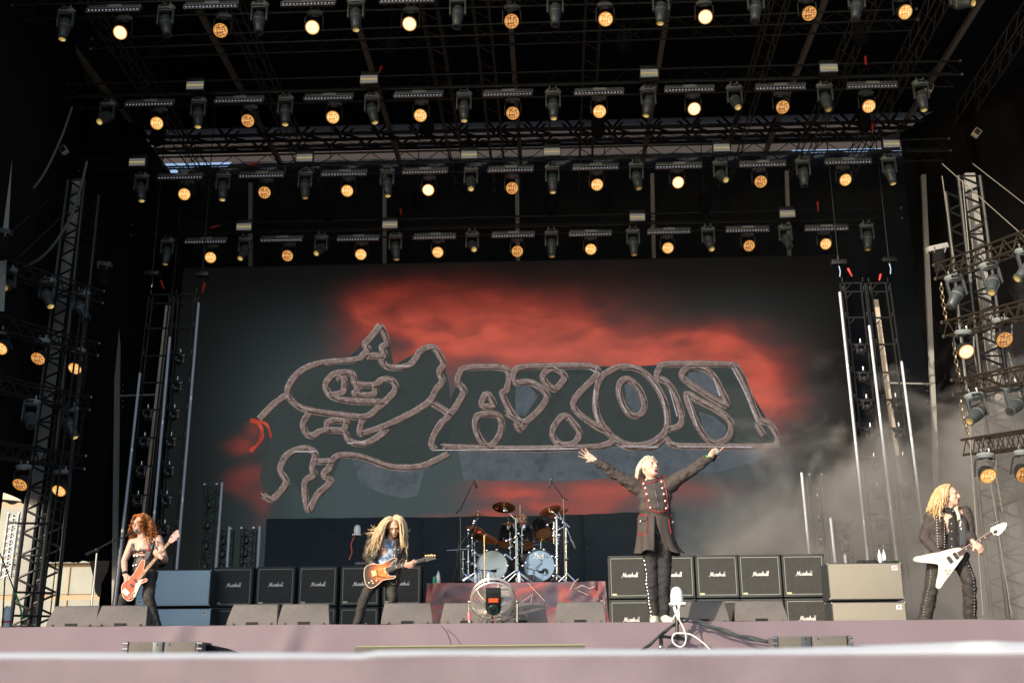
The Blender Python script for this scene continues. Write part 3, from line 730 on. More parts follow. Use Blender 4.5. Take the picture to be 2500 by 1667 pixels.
# ------------------------------------------------------------------ light fixtures (local prototypes)
M['wash_hot'] = emat('wash_hot', (255,250,215), 1.5, 26, (255,214,120))
M['wash_mid'] = emat('wash_mid', (255,240,170), 1.2, 20, (226,140,52))
M['wash_dim'] = emat('wash_dim', (255,196,118), 1., 20, (140,70,30))
M['wash_ring'] = emat('wash_ring', (255,170,66), 1.)
M['spot_lit'] = emat('spot_lit', (226,196,120), 1., 9, (150,120,60))
M['spot_amber'] = emat('spot_amber', (150,120,58), 1., 8, (80,62,30))
def cache(fn):
    st_ = {}
    def g(*a):
        if a not in st_: st_[a] = fn(*a)
        return st_[a]
    return g
@cache
def lm(kind):
    q = MB(); D = lambda z0, z1, r0, r1: q.tube((0,0,z0), (0,0,z1), r0, r1, 20)
    if kind == 'base':      # oval connection box with lugs
        q.lathe([(.02,-.05),(.11,-.045),(.135,0),(.11,.045),(.02,.05)], Matrix.Diagonal((1.35,.8,1,1)), 16)
        return mesh_from('base', q, M['fixture_light'], None, True)
    if kind == 'base_detail':
        q.box((-.05,-.11,0), (.03,.004,.022)); q.box((.05,-.11,0), (.03,.004,.022)); q.box((0,-.11,0), (.012,.004,.022))
        return mesh_from('socket', q, M['slot'])
    if kind == 'clamp':
        q.path([(-.07,0,.13),(-.07,0,.055),(.07,0,.055),(.07,0,.13)],.018)
        return mesh_from('clamp', q, M['silver'], None, True)
    if kind == 'yoke':
        q.rbox((0,0,-.06), (.155,.045,.022), .012); q.rbox((-.145,0,-.21), (.018,.045,.15), .012); q.rbox((.145,0,-.21), (.018,.045,.15), .012)
        return mesh_from('yoke', q, M['fixture'], None, True)
    if kind == 'spot_head':  # lens at -Z
        q.lathe([(.02,.12),(.085,.11),(.112,.05),(.115,-.06),(.10,-.18),(.08,-.29),(.074,-.30),(.088,-.31),(.088,-.345),(.075,-.35)], None, 20)
        return mesh_from('head', q, M['fixture'], None, True)
    if kind == 'head_band':
        q.lathe([(.1165,-.045),(.1165,-.06),(.112,-.062)], None, 20, False)
        return mesh_from('band', q, M['fixture_light'], None, True)
    if kind.startswith('spot_lens'):
        q.lathe([(.001,-.357),(.04,-.356),(.07,-.348)], None, 20, False)
        return mesh_from('lens', q, M[{'lit':'spot_lit','amber':'spot_amber','dark':'lens_glass'}[kind.split('|')[1]]], None, True)
    if kind == 'wash_head':
        q.lathe([(.03,.17),(.09,.165),(.125,.10),(.14,.02),(.145,-.01),(.14,-.02)], None, 24)
        return mesh_from('head', q, M['fixture_dark'], None, True)
    if kind == 'wash_yoke':
        q.rbox((0,0,.19), (.17,.04,.018), .01); q.rbox((-.165,0,.09), (.014,.035,.11), .01); q.rbox((.165,0,.09), (.014,.035,.11), .01)
        return mesh_from('yoke', q, M['fixture_dark'], None, True)
    if kind == 'wash_ring':
        q.lathe([(.131,-.018),(.134,-.028),(.122,-.030)], None, 28, False)
        return mesh_from('ring', q, M['wash_ring'], None, True)
    if kind.startswith('wash_lens'):
        q.lathe([(.001,-.031),(.06,-.0305),(.119,-.028)], None, 28, False)
        return mesh_from('lens', q, M['wash_'+kind.split('|')[1]], None, True)
    if kind == 'bar_body':
        q.rbox((0,0,.045), (.56,.05,.04), .008); return mesh_from('housing', q, M['fixture'], None, True)
    if kind == 'bar_box':
        q.rbox((0,-.045,.05), (.15,.02,.032), .006); return mesh_from('control_box', q, M['fixture_light'], None, True)
    if kind == 'bar_face':
        q.rbox((-.02,-.03,-.05), (.56,.035,.045), .006); return mesh_from('bar', q, M['fixture_dark'], None, True)
    if kind == 'bar_rim':
        q.box((-.02,-.068,-.006), (.56,.004,.003)); q.box((-.02,-.068,-.094), (.56,.004,.003)); q.box((-.58,-.068,-.05), (.003,.004,.045)); q.box((.54,-.068,-.05), (.003,.004,.045))
        return mesh_from('rim', q, M['post_grey'])
    if kind == 'bar_lens':
        for i in range(15):
            q.lathe([(.001,-.02),(.013,-.014),(.018,0)], Matrix.Translation((-.53+i*.073,-.068,-.055)) @ Matrix.Rotation(R(-90),4,'X') @ Matrix.Scale(1,4), 8, False)
        return mesh_from('lenses', q, M['bar_glass'], None, True)
    if kind == 'panel_body':
        q.rbox((0,.04,0), (.20,.07,.11), .01); q.rbox((0,.06,.17), (.19,.05,.05), .008); return mesh_from('housing', q, M['fixture_dark'], None, True)
    if kind == 'panel_face':
        q.box((0,-.035,.052), (.185,.006,.036)); q.box((0,-.035,-.052), (.185,.006,.036)); return mesh_from('reflector', q, M['panel_grey'])
    if kind == 'panel_tube':
        q.box((0,-.036,0), (.185,.008,.010)); return mesh_from('flash_tube', q, M['panel_yellow'])
M['bar_glass'] = emat('bar_glass', (120,122,138), 1.)
M['bar_glass'].node_tree.nodes['Principled BSDF'].inputs['Base Color'].default_value = (.5,.5,.55,1)
M['panel_grey'] = emat('panel_grey', (92,90,86), 1.); M['panel_grey'].node_tree.nodes['Principled BSDF'].inputs['Base Color'].default_value = (.3,.3,.3,1)
M['panel_yellow'] = emat('panel_yellow', (178,160,96), 1.)

def align(dirv, ax=Vector((0,0,-1))):
    return ax.rotation_difference(Vector(dirv).normalized()).to_matrix().to_4x4()
def spot(label, base, lens, lit, group, tilt=0., sc_=1.):
    base = Vector(base)
    t = thing('moving_spotlight', label, 'spotlight', base, group)
    Z = Matrix.Rotation(tilt, 4, 'Y') @ Matrix.Scale(sc_, 4)
    b_ = inst('base', lm('base'), t, Z); inst('socket', lm('base_detail'), b_); inst('clamp', lm('clamp'), b_)
    inst('yoke', lm('yoke'), t, Z)
    piv = Z @ Vector((0,0,-.30)); v = Vector(lens)-base-piv
    L = .34*sc_
    h = math.hypot(v.x, v.z)
    y = -math.sqrt(max(.0004, L*L-h*h)) if h < L else -.05
    A = Matrix.Translation(piv) @ align((v.x, y, v.z)) @ Matrix.Scale(sc_, 4)
    hd = inst('head', lm('spot_head'), t, A); inst('band', lm('head_band'), hd); inst('lens', lm('spot_lens|'+lit), hd)
    return t
def wash(label, base, c, lit, group, nrm=None, sc_=1.):
    base = Vector(base); c = Vector(c)
    t = thing('wash_light', label, 'wash light', base, group)
    bb = inst('base', lm('base'), t, Matrix.Scale(.9*sc_, 4)); inst('clamp', lm('clamp'), bb)
    n_ = Vector(nrm) if nrm else (EYE+Vector((random.uniform(-4,4), 0, -3+random.uniform(-2,2)))-c)
    A = Matrix.Translation(c-base) @ align(n_) @ Matrix.Scale(sc_, 4)
    hd = inst('head', lm('wash_head'), t, A); inst('ring', lm('wash_ring'), hd); inst('lens', lm('wash_lens|'+lit), hd)
    # yoke from the base to the head, always upright
    q = MB(); w = .17*sc_
    for s_ in (-1, 1):
        q.path([base+Vector((s_*.05,0,-.05)), base+Vector((s_*w,0,-.07)), Vector((c.x+s_*w, base.y, c.z+.0))], .016*sc_, 5)
    obj('yoke', q, M['fixture_dark'], t)
    return t
def bar(label, c, group, sc_=1.):
    t = thing('led_bar', label, 'light bar', c, group)
    Z = Matrix.Scale(sc_, 4)
    for nme, k in (('housing','bar_body'),('control_box','bar_box'),('bar','bar_face')):
        o = inst(nme, lm(k), t, Z)
        if nme == 'bar':
            inst('rim', lm('bar_rim'), o)
            l_ = inst('lenses', lm('bar_lens'), o); l_['kind'] = 'stuff'
    return t
def panel(label, c, group, sc_=1.):
    t = thing('strobe_panel', label, 'strobe light', c, group); Z = Matrix.Scale(sc_, 4)
    b_ = inst('housing', lm('panel_body'), t, Z); inst('reflector', lm('panel_face'), b_); inst('flash_tube', lm('panel_tube'), b_)
    return t
S_ = 2500/2352
WASH = [[(277,75),(507,70),(718,63),(941,55),(1175,49),(1391,44),(1620,39),(1858,31),(2078,28)],
 [(361,283),(570,277),(765,269),(966,265),(1178,260),(1377,256),(1594,250),(1797,246),(1995,244)],
 [(424,446),(608,442),(798,438),(984,436),(1176,432),(1371,424),(1557,419),(1747,417),(1941,413)],
 [(484,591),(661,587),(829,584),(1006,579),(1188,577),(1357,572),(1534,569),(1720,564),(1896,560)]]
LIT = [['hot','dim','hot','hot','dim','mid','hot','dim','mid'],['mid','dim','mid','mid','dim','mid','hot','dim','mid'],['mid','dim','mid','hot','dim','mid','hot','dim','mid'],['mid','dim','mid','mid','dim','mid','mid','dim','mid']]
BAR = [[(265,22),(488,14),(711,8),(937,1),(1165,-7),(1391,-14),(1620,-20),(1850,-26),(2078,-32)],
 [(347,238),(552,230),(757,224),(963,218),(1168,215),(1377,212),(1584,205),(1793,201),(2003,197)],
 [(417,406),(603,402),(793,398),(978,393),(1174,389),(1369,384),(1560,381),(1752,377),(1948,371)],
 [(475,553),(649,549),(825,547),(1000,543),(1180,539),(1357,536),(1537,531),(1717,527),(1898,524)]]
PAN = [[],[(449,198),(848,184),(1491,170),(1903,158)],[(316,374),(700,364),(1078,357),(1268,350),(1657,341),(2047,332)],[(561,522),(896,517),(1464,500),(1808,492)]]
SPO = [[((163,28),(145,89),'lit'),((407,20),(405,88),'dark'),((635,12),(628,85),'dark'),((870,4),(867,80),'lit'),((1118,-2),(1112,72),'dark'),((1355,-8),(1356,68),'dark'),((1612,-12),(1613,58),'lit'),((1843,-16),(1845,47),'dark'),((2088,-20),(2092,42),'dark'),((2335,-25),(2372,14),'lit')],
 [((264,254),(246,301),'lit'),((486,246),(479,309),'lit'),((698,240),(693,305),'lit'),((909,236),(916,304),'lit'),((1133,230),(1132,287),'lit'),((1350,225),(1352,282),'lit'),((1582,218),(1576,289),'lit'),((1792,214),(1801,264),'lit'),((2012,210),(2024,265),'amber'),((2246,204),(2261,264),'lit')],
 [((347,430),(342,494),'lit'),((546,427),(539,487),'lit'),((746,422),(742,483),'amber'),((946,417),(945,480),'lit'),((1150,413),(1150,462),'lit'),((1348,408),(1350,470),'lit'),((1553,402),(1560,456),'amber'),((1757,397),(1771,442),'lit'),((1959,393),(1967,450),'dark'),((2168,387),(2185,445),'lit')],
 [((410,587),(399,642),'amber'),((599,583),(587,631),'lit'),((785,578),(774,621),'lit'),((966,575),(967,635),'amber'),((1153,571),(1158,612),'lit'),((1346,567),(1348,630),'amber'),((1545,563),(1549,620),'amber'),((1728,559),(1738,608),'lit'),((1916,555),(1928,603),'dark'),((2115,550),(2122,613),'amber')]]
glow = {'hot':'burning bright yellow white','mid':'glowing warm yellow','dim':'glowing dim orange'}
sg = {'lit':'pale lens','amber':'dull amber lens','dark':'unlit dark lens'}
for r in range(4):
    Y = YR[r]-.02; g = 'the %s row of lights under the stage roof' % rowname[r]
    for i, (x, y) in enumerate(WASH[r]):
        x *= S_; y *= S_; bx = x + 0*i
        c = at(x, y, Y-.05); b0 = at(x, y-38+3*r, Y)
        wash('wash light %s, %s in the %s row' % (glow[LIT[r][i]], nth(i, 9), rowname[r]), (c.x, Y+.05, b0.z), c, LIT[r][i], 'wash lights in the %s row' % rowname[r], (Vector(EYE)-c)+Vector(((i-4)*2.2+random.uniform(-3,3), 0, -6.5+random.uniform(-2.5,2))))
    for i, (x, y) in enumerate(BAR[r]):
        bar('long light bar with small lenses, %s in the %s row' % (nth(i, 9), rowname[r]), at(x*S_, y*S_, Y-.2), 'light bars in the %s row' % rowname[r], .92)
    for i, (x, y) in enumerate(PAN[r]):
        n = len(PAN[r]); panel('strobe panel with pale striped face, %s on the %s truss' % (nth(i, n), rowname[r]), at(x*S_, y*S_, Y-.35), 'strobe panels on the %s truss' % rowname[r], .97)
    for i, (b0, l0, lt) in enumerate(SPO[r]):
        B0 = at(b0[0], b0[1], Y-.08); L0_ = at(l0[0], l0[1], Y-.25)
        spot('moving spotlight with %s, %s in the %s row' % (sg[lt], nth(i, 10), rowname[r]), B0, L0_, lt, 'spotlights in the %s row' % rowname[r])

# ------------------------------------------------------------------ side rigs: hanging ladders of trusses with lamps
M['truss_tan'] = mat('truss_tan', (.04,.032,.022), .45, .4)  # black truss with the warm sunlight put into its colour
M['housing_tan'] = mat('housing_tan', (.20,.19,.165), .45)  # tan of sunlit metal put into the colour
def side_truss(label, A, B, matn, cat='truss'):
    A = at(*A); B = at(*B); d = (B-A).normalized(); sd = Vector((-d.y, d.x, 0))
    if sd.y < 0: sd = -sd
    return box_truss('side_truss', label, A, B, .27, .27, 9, .022, .010, matn, None, side=sd, cat=cat)
LT = [((250,740,22.6),(-60,640,19.6),'uppermost'),((238,868,22.6),(-60,788,19.6),'second from the top'),((218,1000,22.6),(-60,940,19.6),'third from the top'),((205,1144,22.6),(-60,1104,19.6),'lowest')]
for a_, b2, l in LT: side_truss('short black truss of the left side rig, %s' % l, a_, b2, 'truss_black')
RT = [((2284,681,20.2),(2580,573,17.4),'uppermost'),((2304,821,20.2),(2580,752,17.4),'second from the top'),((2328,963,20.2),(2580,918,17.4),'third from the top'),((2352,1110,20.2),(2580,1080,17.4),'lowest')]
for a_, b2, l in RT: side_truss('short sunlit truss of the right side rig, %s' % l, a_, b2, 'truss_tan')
def up(p, dz): return p+Vector((0,0,dz))
for (bx,by,lx_,ly,Y,lt,l) in [(22,660,16,706,20.5,'amber','top left, nearer the picture edge'),(118,686,119,744,21.4,'lit','top middle'),(200,716,207,778,22.2,'dark','top right'),(78,982,76,1040,21,'dark','third tier, left of the pair'),(172,998,174,1063,22.2,'lit','third tier, right of the pair')]:
    spot('spotlight on the left side rig, %s' % l, at(bx,by,Y), at(lx_,ly,Y-.2), lt, 'spotlights on the left side rig')
for (bx,by,x,y,Y,lt,l) in [(-2,812,2,849,20.4,'mid','second tier at the picture edge'),(104,832,94,874,21.2,'dim','second tier, left of the lattice tower'),(192,856,184,898,22.2,'mid','second tier, right of the lattice tower'),(58,1140,50,1181,20.8,'dim','lowest tier, left one'),(152,1152,145,1196,22,'mid','lowest tier, right one')]:
    c = at(x,y,Y-.1); wash('glowing wash light on the left side rig, %s' % l, at(bx,by,Y), c, lt, 'wash lights on the left side rig', Vector((-.15,-1,-1.15)))
M['_f'] = M['fixture']; 
for (bx,by,lx_,ly,Y,lt,l) in [(2328,678,2329,744,19.8,'dark','uppermost tier, inner one'),(2413,648,2427,708,19,'lit','uppermost tier, middle one'),(2502,612,2498,668,18.2,'lit','uppermost tier, cut by the picture edge'),(2378,966,2374,1024,19.4,'lit','third tier, inner one'),(2472,944,2472,1000,18.8,'dark','third tier, outer one')]:
    spot('sunlit spotlight on the right side rig, %s' % l, at(bx,by,Y), at(lx_,ly,Y-.3), lt, 'spotlights on the right side rig', R(-8))
for (bx,by,x,y,Y,lt,l) in [(2352,812,2358,857,19.4,'hot','second tier, inner one'),(2444,783,2451,828,18.8,'dim','second tier, outer one'),(2406,1112,2411,1160,19,'mid','lowest tier in the smoke'),(2498,1105,2500,1156,18.4,'dim','lowest tier at the picture edge')]:
    c = at(x,y,Y-.1); wash('glowing wash light on the right side rig, %s' % l, at(bx,by,Y), c, lt, 'wash lights on the right side rig', Vector((.1,-1,-.85)))
# chains
def chain(label, pts, Y, n, matn='chain'):
    P = [at(x,y,Y) for x,y in pts]; t = thing('chain', label, 'chain', P[0])
    P = catmull(P, 12); tot = sum((P[i+1]-P[i]).length for i in range(len(P)-1)); q = MB()
    for k in range(n):
        s_ = (k+.5)/n*tot; i = 0
        while i < len(P)-2 and s_ > (P[i+1]-P[i]).length: s_ -= (P[i+1]-P[i]).length; i += 1
        d = (P[i+1]-P[i]).normalized(); c = P[i]+d*s_; L = tot/n*.62
        sd = (Vector((1,0,0)) if k % 2 else Vector((0,1,0))); sd = (sd-d*sd.dot(d)).normalized()
        ring = [c + d*(L*math.cos(a_)) + sd*(.03*math.sin(a_)) for a_ in [j*math.pi/4 for j in range(9)]]
        l_ = MB().path(ring, .009, 4); q = l_
        obj('link', l_, M[matn], t)
    return t
chain('rusty hanging chain beside the right side rig, top length', [(2297,690),(2303,740),(2312,790)], 20.2, 10)
chain('rusty hanging chain beside the right side rig, middle length', [(2328,825),(2334,880),(2346,930)], 20.2, 10)
chain('rusty hanging chain beside the right side rig, lowest length', [(2345,975),(2352,1020),(2366,1065)], 20.2, 9)
chain('dark hanging chain of the left side rig, upper length', [(215,860),(207,910),(202,950)], 22.4, 9, 'truss_black')
chain('dark hanging chain of the left side rig, lower length', [(205,1005),(197,1060),(190,1110)], 22.4, 10, 'truss_black')
# chain hoist with its beam on the right and one on the left
for lab, bx, by, dx, Y, mt in (('grey beam with a black hoist bag at the upper end of the right side rig', 2288, 606, 26, 20.6, 'post_grey'), ('dark hoist bag on a short beam over the left side rig', 256, 646, 20, 23, 'fixture'), ('dark hoist bag at the far left picture edge', 8, 566, 20, 19.5, 'fixture')):
    c = at(bx, by, Y); t = thing('chain_hoist', lab, 'hoist', c)
    obj('beam', MB().rbox(c, (dx*.0075, .08, .05), .01, Matrix.Rotation(R(-12 if bx > 2000 else 8), 3, 'Y')), M[mt], t)
    q = MB()
    prof = [(.05,-.05),(.12,-.10),(.13,-.30),(.11,-.42),(.14,-.5),(.06,-.56)]
    q.lathe(prof, Matrix.Translation(c+Vector((.02,0,0))), 14); obj('bag', q, M['black_cloth'], t)
    for s_ in (-1,1): obj('shackle', MB().path([c+Vector((s_*.09,-.1,.0)), c+Vector((s_*.11,-.12,-.07)), c+Vector((s_*.09,-.1,-.13))], .01, 5), M['silver'], t)

# big lattice towers in front of the wings
def lattice_tower(label, pts_top, pts_bot, Y, dep, nb, grey):
    """pts: left and right chord pixel positions at top and bottom"""
    tl, tr = at(*pts_top[0], Y), at(*pts_top[1], Y); bl, br = at(*pts_bot[0], Y), at(*pts_bot[1], Y)
    t = thing('lattice_tower', label, 'tower', bl)
    D = Vector((0, dep, 0))
    for a_, b2 in ((tl,bl),(tr,br),(tl+D,bl+D),(tr+D,br+D)): strut('chord', t, a_, b2, .045, M['truss_black'], 8)
    for i in range(nb):
        u, w, h = i/nb, (i+1)/nb, (i+.5)/nb
        for o_ in (Vector((0,0,0)), D):
            strut('brace', t, tl.lerp(bl,u)+o_, tr.lerp(br,h)+o_, .025, M['truss_black'], 5); strut('brace', t, tr.lerp(br,h)+o_, tl.lerp(bl,w)+o_, .025, M['truss_black'], 5)
        if i % 3 == 0: strut('brace', t, tl.lerp(bl,u), tr.lerp(br,u), .02, M['truss_black'], 5)
    (gx0,gy0,gx1,gy1,gw) = grey; a_, b2 = at(gx1,gy1,Y+dep/2), at(gx0,gy0,Y+dep/2)
    q = MB().hexa([a_+Vector((-gw,-.06,0)),a_+Vector((gw,-.06,0)),a_+Vector((gw,.06,0)),a_+Vector((-gw,.06,0))],[b2+Vector((-gw,-.06,0)),b2+Vector((gw,-.06,0)),b2+Vector((gw,.06,0)),b2+Vector((-gw,.06,0))])
    obj('inner_post', q, M['post_grey'], t, False)
    return t
lattice_tower('tall lattice tower with a pale grey inner post at the left side of the stage', ((166,440),(206,440)), ((18,1585),(84,1585)), 22.2, .8, 22, (190,440,36,1585,.085))
lattice_tower('tall lattice tower with a pale grey inner post at the right side of the stage', ((2340,430),(2392,430)), ((2470,1585),(2545,1585)), 21.6, .8, 22, (2366,425,2512,1585,.10))
t = thing('scaffold_poles', 'pair of thin dark uprights right of the left lattice tower', 'poles', at(95,1560,21.5))
for x0,y0,x1,y1,r_ in ((198,760,92,1560,.022),(212,700,130,1560,.018),(160,960,64,1560,.012),(150,1240,118,1545,.012)): strut('pole', t, at(x0,y0,21.7), at(x1,y1,21.7), r_, M['truss_black'])
for (yy, xa, xb) in ((1276,20,135),(1445,40,130),(1502,34,140)): strut('pole', t, at(xa,yy,21.9), at(xb,yy+2,21.9), .022, M['truss_black'])
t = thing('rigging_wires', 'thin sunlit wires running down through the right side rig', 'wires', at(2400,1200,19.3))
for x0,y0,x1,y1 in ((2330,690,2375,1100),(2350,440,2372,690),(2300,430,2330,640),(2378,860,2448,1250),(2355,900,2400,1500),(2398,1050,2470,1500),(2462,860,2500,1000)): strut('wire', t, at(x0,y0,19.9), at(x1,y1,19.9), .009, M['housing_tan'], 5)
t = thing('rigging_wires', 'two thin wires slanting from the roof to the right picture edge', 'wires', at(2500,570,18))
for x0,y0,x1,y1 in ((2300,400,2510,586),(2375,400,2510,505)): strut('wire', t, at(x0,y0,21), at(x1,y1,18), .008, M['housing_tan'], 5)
t = thing('rigging_wires', 'two thin slack wires across the black left wing', 'wires', at(30,560,20))
for x0,y0,x1,y1 in ((115,490,28,566),(170,512,45,628)): strut('wire', t, at(x0,y0,22), at(x1,y1,20), .006, M['lattice_grey'], 5)
for lab, pts, r_ in (('thick dark cable bundle hanging in an arc at the upper left', [(68,35),(52,100),(22,210),(-20,330)], .045), ('dark cable hanging in an arc down to the left side rig', [(176,262),(148,340),(104,430),(60,478),(20,490),(-10,480)], .028), ('long slack dark cable below the left side rig', [(212,395),(185,500),(150,570),(105,625),(55,652),(20,640),(-10,612)], .03)):
    q = MB().path(catmull([at(x,y,21) for x,y in pts], 8), r_, 7); o = obj('cable', q, M['fixture'], origin=at(*pts[0],21)); tag(o, lab, 'cable')
# small pale floodlight boxes and grey PA beam at the left, right
for lab, x, y, Y, rot in (('small tilted pale work lamp high on the left side', 18, 225, 21, 35), ('small tilted pale work lamp below the arc of cable on the left', 156, 367, 22.5, -35), ('small tilted pale work lamp high on the right side', 2384, 325, 22.5, 40), ('small pale work lamp under the second light row at the right end', 2268, 216, 22, 20)):
    c = at(x,y,Y); t = thing('work_lamp', lab, 'work lamp', c); Mx = Matrix.Rotation(R(rot), 3, 'Y')
    obj('housing', MB().rbox(c, (.075,.06,.085), .012, Mx), M['beam_cream'], t); obj('glass', MB().box(c+Vector((0,-.065,0)), (.06,.004,.065), Mx), M['lens_glass'], t, False)
t = thing('mast', 'grey column at the far left picture edge, upper half', 'column', at(0,700,20))
obj('column', MB().hexa([at(-40,760,20),at(10,760,20),at(10,760,20.2),at(-40,760,20.2)],[at(-30,280,20),at(36,270,20),at(36,270,20.2),at(-30,280,20.2)]), M['post_grey'], t, False)

# ------------------------------------------------------------------ ladder towers with tubes
def ladder(label, L, Rr, Y, bars, heads, group):
    """L, Rr: ((xtop,ytop),(xbot,ybot)) pixel lines of the two uprights"""
    def on(seg, y): (x0,y0),(x1,y1) = seg; return x0+(x1-x0)*(y-y0)/(y1-y0)
    yb = L[1][1]; t = thing('ladder_tower', label, 'light tower', at(on(L,yb), yb, Y), group)
    for seg in (L, Rr):
        for o_ in (-.045, .045):
            a_, b2 = at(*seg[0], Y), at(*seg[1], Y); strut('upright', t, a_+Vector((o_,0,0)), b2+Vector((o_,0,0)), .022, M['truss_black'], 6)
    for y in bars:
        a_, b2 = at(on(L,y), y, Y), at(on(Rr,y), y-1, Y); strut('rung', t, a_, b2, .022, M['truss_black'], 6)
        strut('brace', t, a_+Vector((.04,0,-.18)), a_+Vector((.2,0,0)), .012, M['truss_black'], 5)
        for p in (a_, b2):
            for dz in (.1, .05): obj('bolt', MB().ell(p+Vector((0,-.03,dz)), (.012,.012,.012), n=6), M['silver'], t)
    return t
M['dark_gloss'] = mat('dark_gloss', (.012,.014,.016), .18, 0., .05)
@cache
def bl(kind):
    q = MB()
    if kind == 'bracket':
        q.tube((0,0,.02),(0,0,.12),.014); q.ell((0,0,.03),(.045,.03,.02)); return mesh_from('bracket', q, M['silver'], None, True)
    if kind == 'cradle':
        q.rbox((0,0,-.03), (.13,.05,.025), .01); q.rbox((-.085,0,-.12), (.02,.045,.09), .01); q.rbox((.085,0,-.12), (.02,.045,.09), .01); return mesh_from('cradle', q, M['dark_gloss'], None, True)
    if kind == 'globe':
        q.ell((0,-.02,-.17), (.088,.10,.088), n=16); return mesh_from('globe', q, M['dark_gloss'], None, True)
    if kind == 'glint':
        q.ell((-.012,-.108,-.165), (.042,.018,.042), n=12); return mesh_from('lens', q, M['lens_glass'], None, True)
def beam_head(label, c, group):
    t = thing('beam_light', label, 'beam light', c, group)
    b_ = inst('bracket', bl('bracket'), t); inst('cradle', bl('cradle'), t); g_ = inst('globe', bl('globe'), t); inst('lens', bl('glint'), g_); return t
YL, YQ = 24.0, 24.4
ladder('tall dark ladder frame left of the screen, inner one', ((431,722),(373,1480)), ((480,722),(418,1480)), YL, [720,741,802,869,935,1001,1069,1138,1209,1282,1350], None, 'ladder towers left of the screen')
ladder('tall dark ladder frame left of the screen, outer one', ((369,722),(280,1480)), ((419,722),(336,1480)), YQ, [720,741,802,869,935,1001,1069,1138,1209,1282,1350], None, 'ladder towers left of the screen')
ladder('tall dark ladder frame right of the screen, inner one', ((2056,692),(2142,1480)), ((2106,692),(2197,1480)), YL, [692,713,776,841,909,976,1045,1114,1185,1255,1330], None, 'ladder towers right of the screen')
ladder('tall dark ladder frame right of the screen, outer one', ((2120,692),(2222,1480)), ((2167,692),(2276,1480)), YQ, [692,713,776,841,909,976,1045,1114,1185,1255,1330], None, 'ladder towers right of the screen')
def heads(pts, Y, where, grp):
    for i, (x, y) in enumerate(pts):
        beam_head('small round black beam light in the %s, %s of %s down' % (where, ORD[i], {8:'eight',6:'six',5:'five'}[len(pts)]), at(x, y-22, Y-.03), grp)
heads([(440,887),(433,954),(426,1022),(418,1090),(413,1161),(407,1233),(402,1304),(396,1378)], YL, 'inner left ladder frame', 'beam lights in the left ladder frames')
heads([(361,1022),(353,1090),(345,1161),(337,1233),(330,1304)], YQ, 'outer left ladder frame', 'beam lights in the left ladder frames')
heads([(2101,862),(2108,930),(2116,998),(2125,1068),(2134,1141),(2143,1213),(2150,1288),(2158,1362)], YL, 'inner right ladder frame', 'beam lights in the right ladder frames')
heads([(2187,995),(2195,1067),(2205,1138),(2213,1212),(2222,1288)], YQ, 'outer right ladder frame', 'beam lights in the right ladder frames')
def tubelight(label, p0, p1, Y, group, w=.029, k='tube_white', name='light_tube', cat='light tube'):
    a_, b2 = at(*p0, Y), at(*p1, Y); t = thing(name, label, cat, b2, group)
    n_ = max(1, round((a_-b2).length/1.9))
    for i in range(n_):
        q = MB().caps(a_.lerp(b2, i/n_+.004), a_.lerp(b2, (i+1)/n_-.004), w, w, 8); obj('tube', q, M[k], t)
        if i: obj('joint', MB().tube(a_.lerp(b2, i/n_-.006), a_.lerp(b2, i/n_+.006), w*1.25), M['silver'], t)
g = 'white light tubes at the left of the screen'
tubelight('tallest white tube, beside the inner left ladder frame and the screen', (485,738), (424,1480), YL-.2, g)
tubelight('long white tube between the two left ladder frames', (415,822), (357,1480), YL-.2, g)
tubelight('white tube along the outer side of the left ladder frames', (342,910), (278,1500), YQ-.2, g)
tubelight('short white tube left of the screen on a small truss', (542,1178), (521,1480), YL-.2, g)
tubelight('lowest short white tube above the leftmost script logo cabinet', (560,1287), (549,1480), YL-.3, g)
tubelight('lowest short white tube above the second script logo cabinet', (634,1286), (624,1480), YL-.3, g)
g = 'white light tubes at the right of the screen'
tubelight('tallest white tube, beside the inner right ladder frame and the screen', (2050,712), (2131,1480), YL-.2, g)
tubelight('long white tube between the two right ladder frames', (2122,794), (2203,1480), YL-.2, g)
tubelight('white tube along the outer side of the right ladder frames', (2201,882), (2278,1480), YQ-.2, g)
tubelight('short white tube right of the screen in the smoke', (1957,1154), (1988,1480), YL-.2, g)
tubelight('lower short white tube in the smoke, left of the grey cabinets', (2028,1265), (2050,1480), YL-.3, g)
tubelight('lowest stub of white tube just above the grey cabinets', (2063,1355), (2074,1480), YL-.3, g)
for lab, p0, p1 in (('pale flat upright behind the left ladder frames', (410,747), (344,1330)), ('pale flat upright behind the right ladder frames', (2138,732), (2240,1480))):
    a_, b2 = at(*p0, 25.2), at(*p1, 25.2); t = thing('pale_upright', lab, 'post', b2)
    obj('post', MB().hexa([b2+Vector((-.05,-.03,0)),b2+Vector((.05,-.03,0)),b2+Vector((.05,.03,0)),b2+Vector((-.05,.03,0))],[a_+Vector((-.05,-.03,0)),a_+Vector((.05,-.03,0)),a_+Vector((.05,.03,0)),a_+Vector((-.05,.03,0))]), M['beam_cream'], t, False)
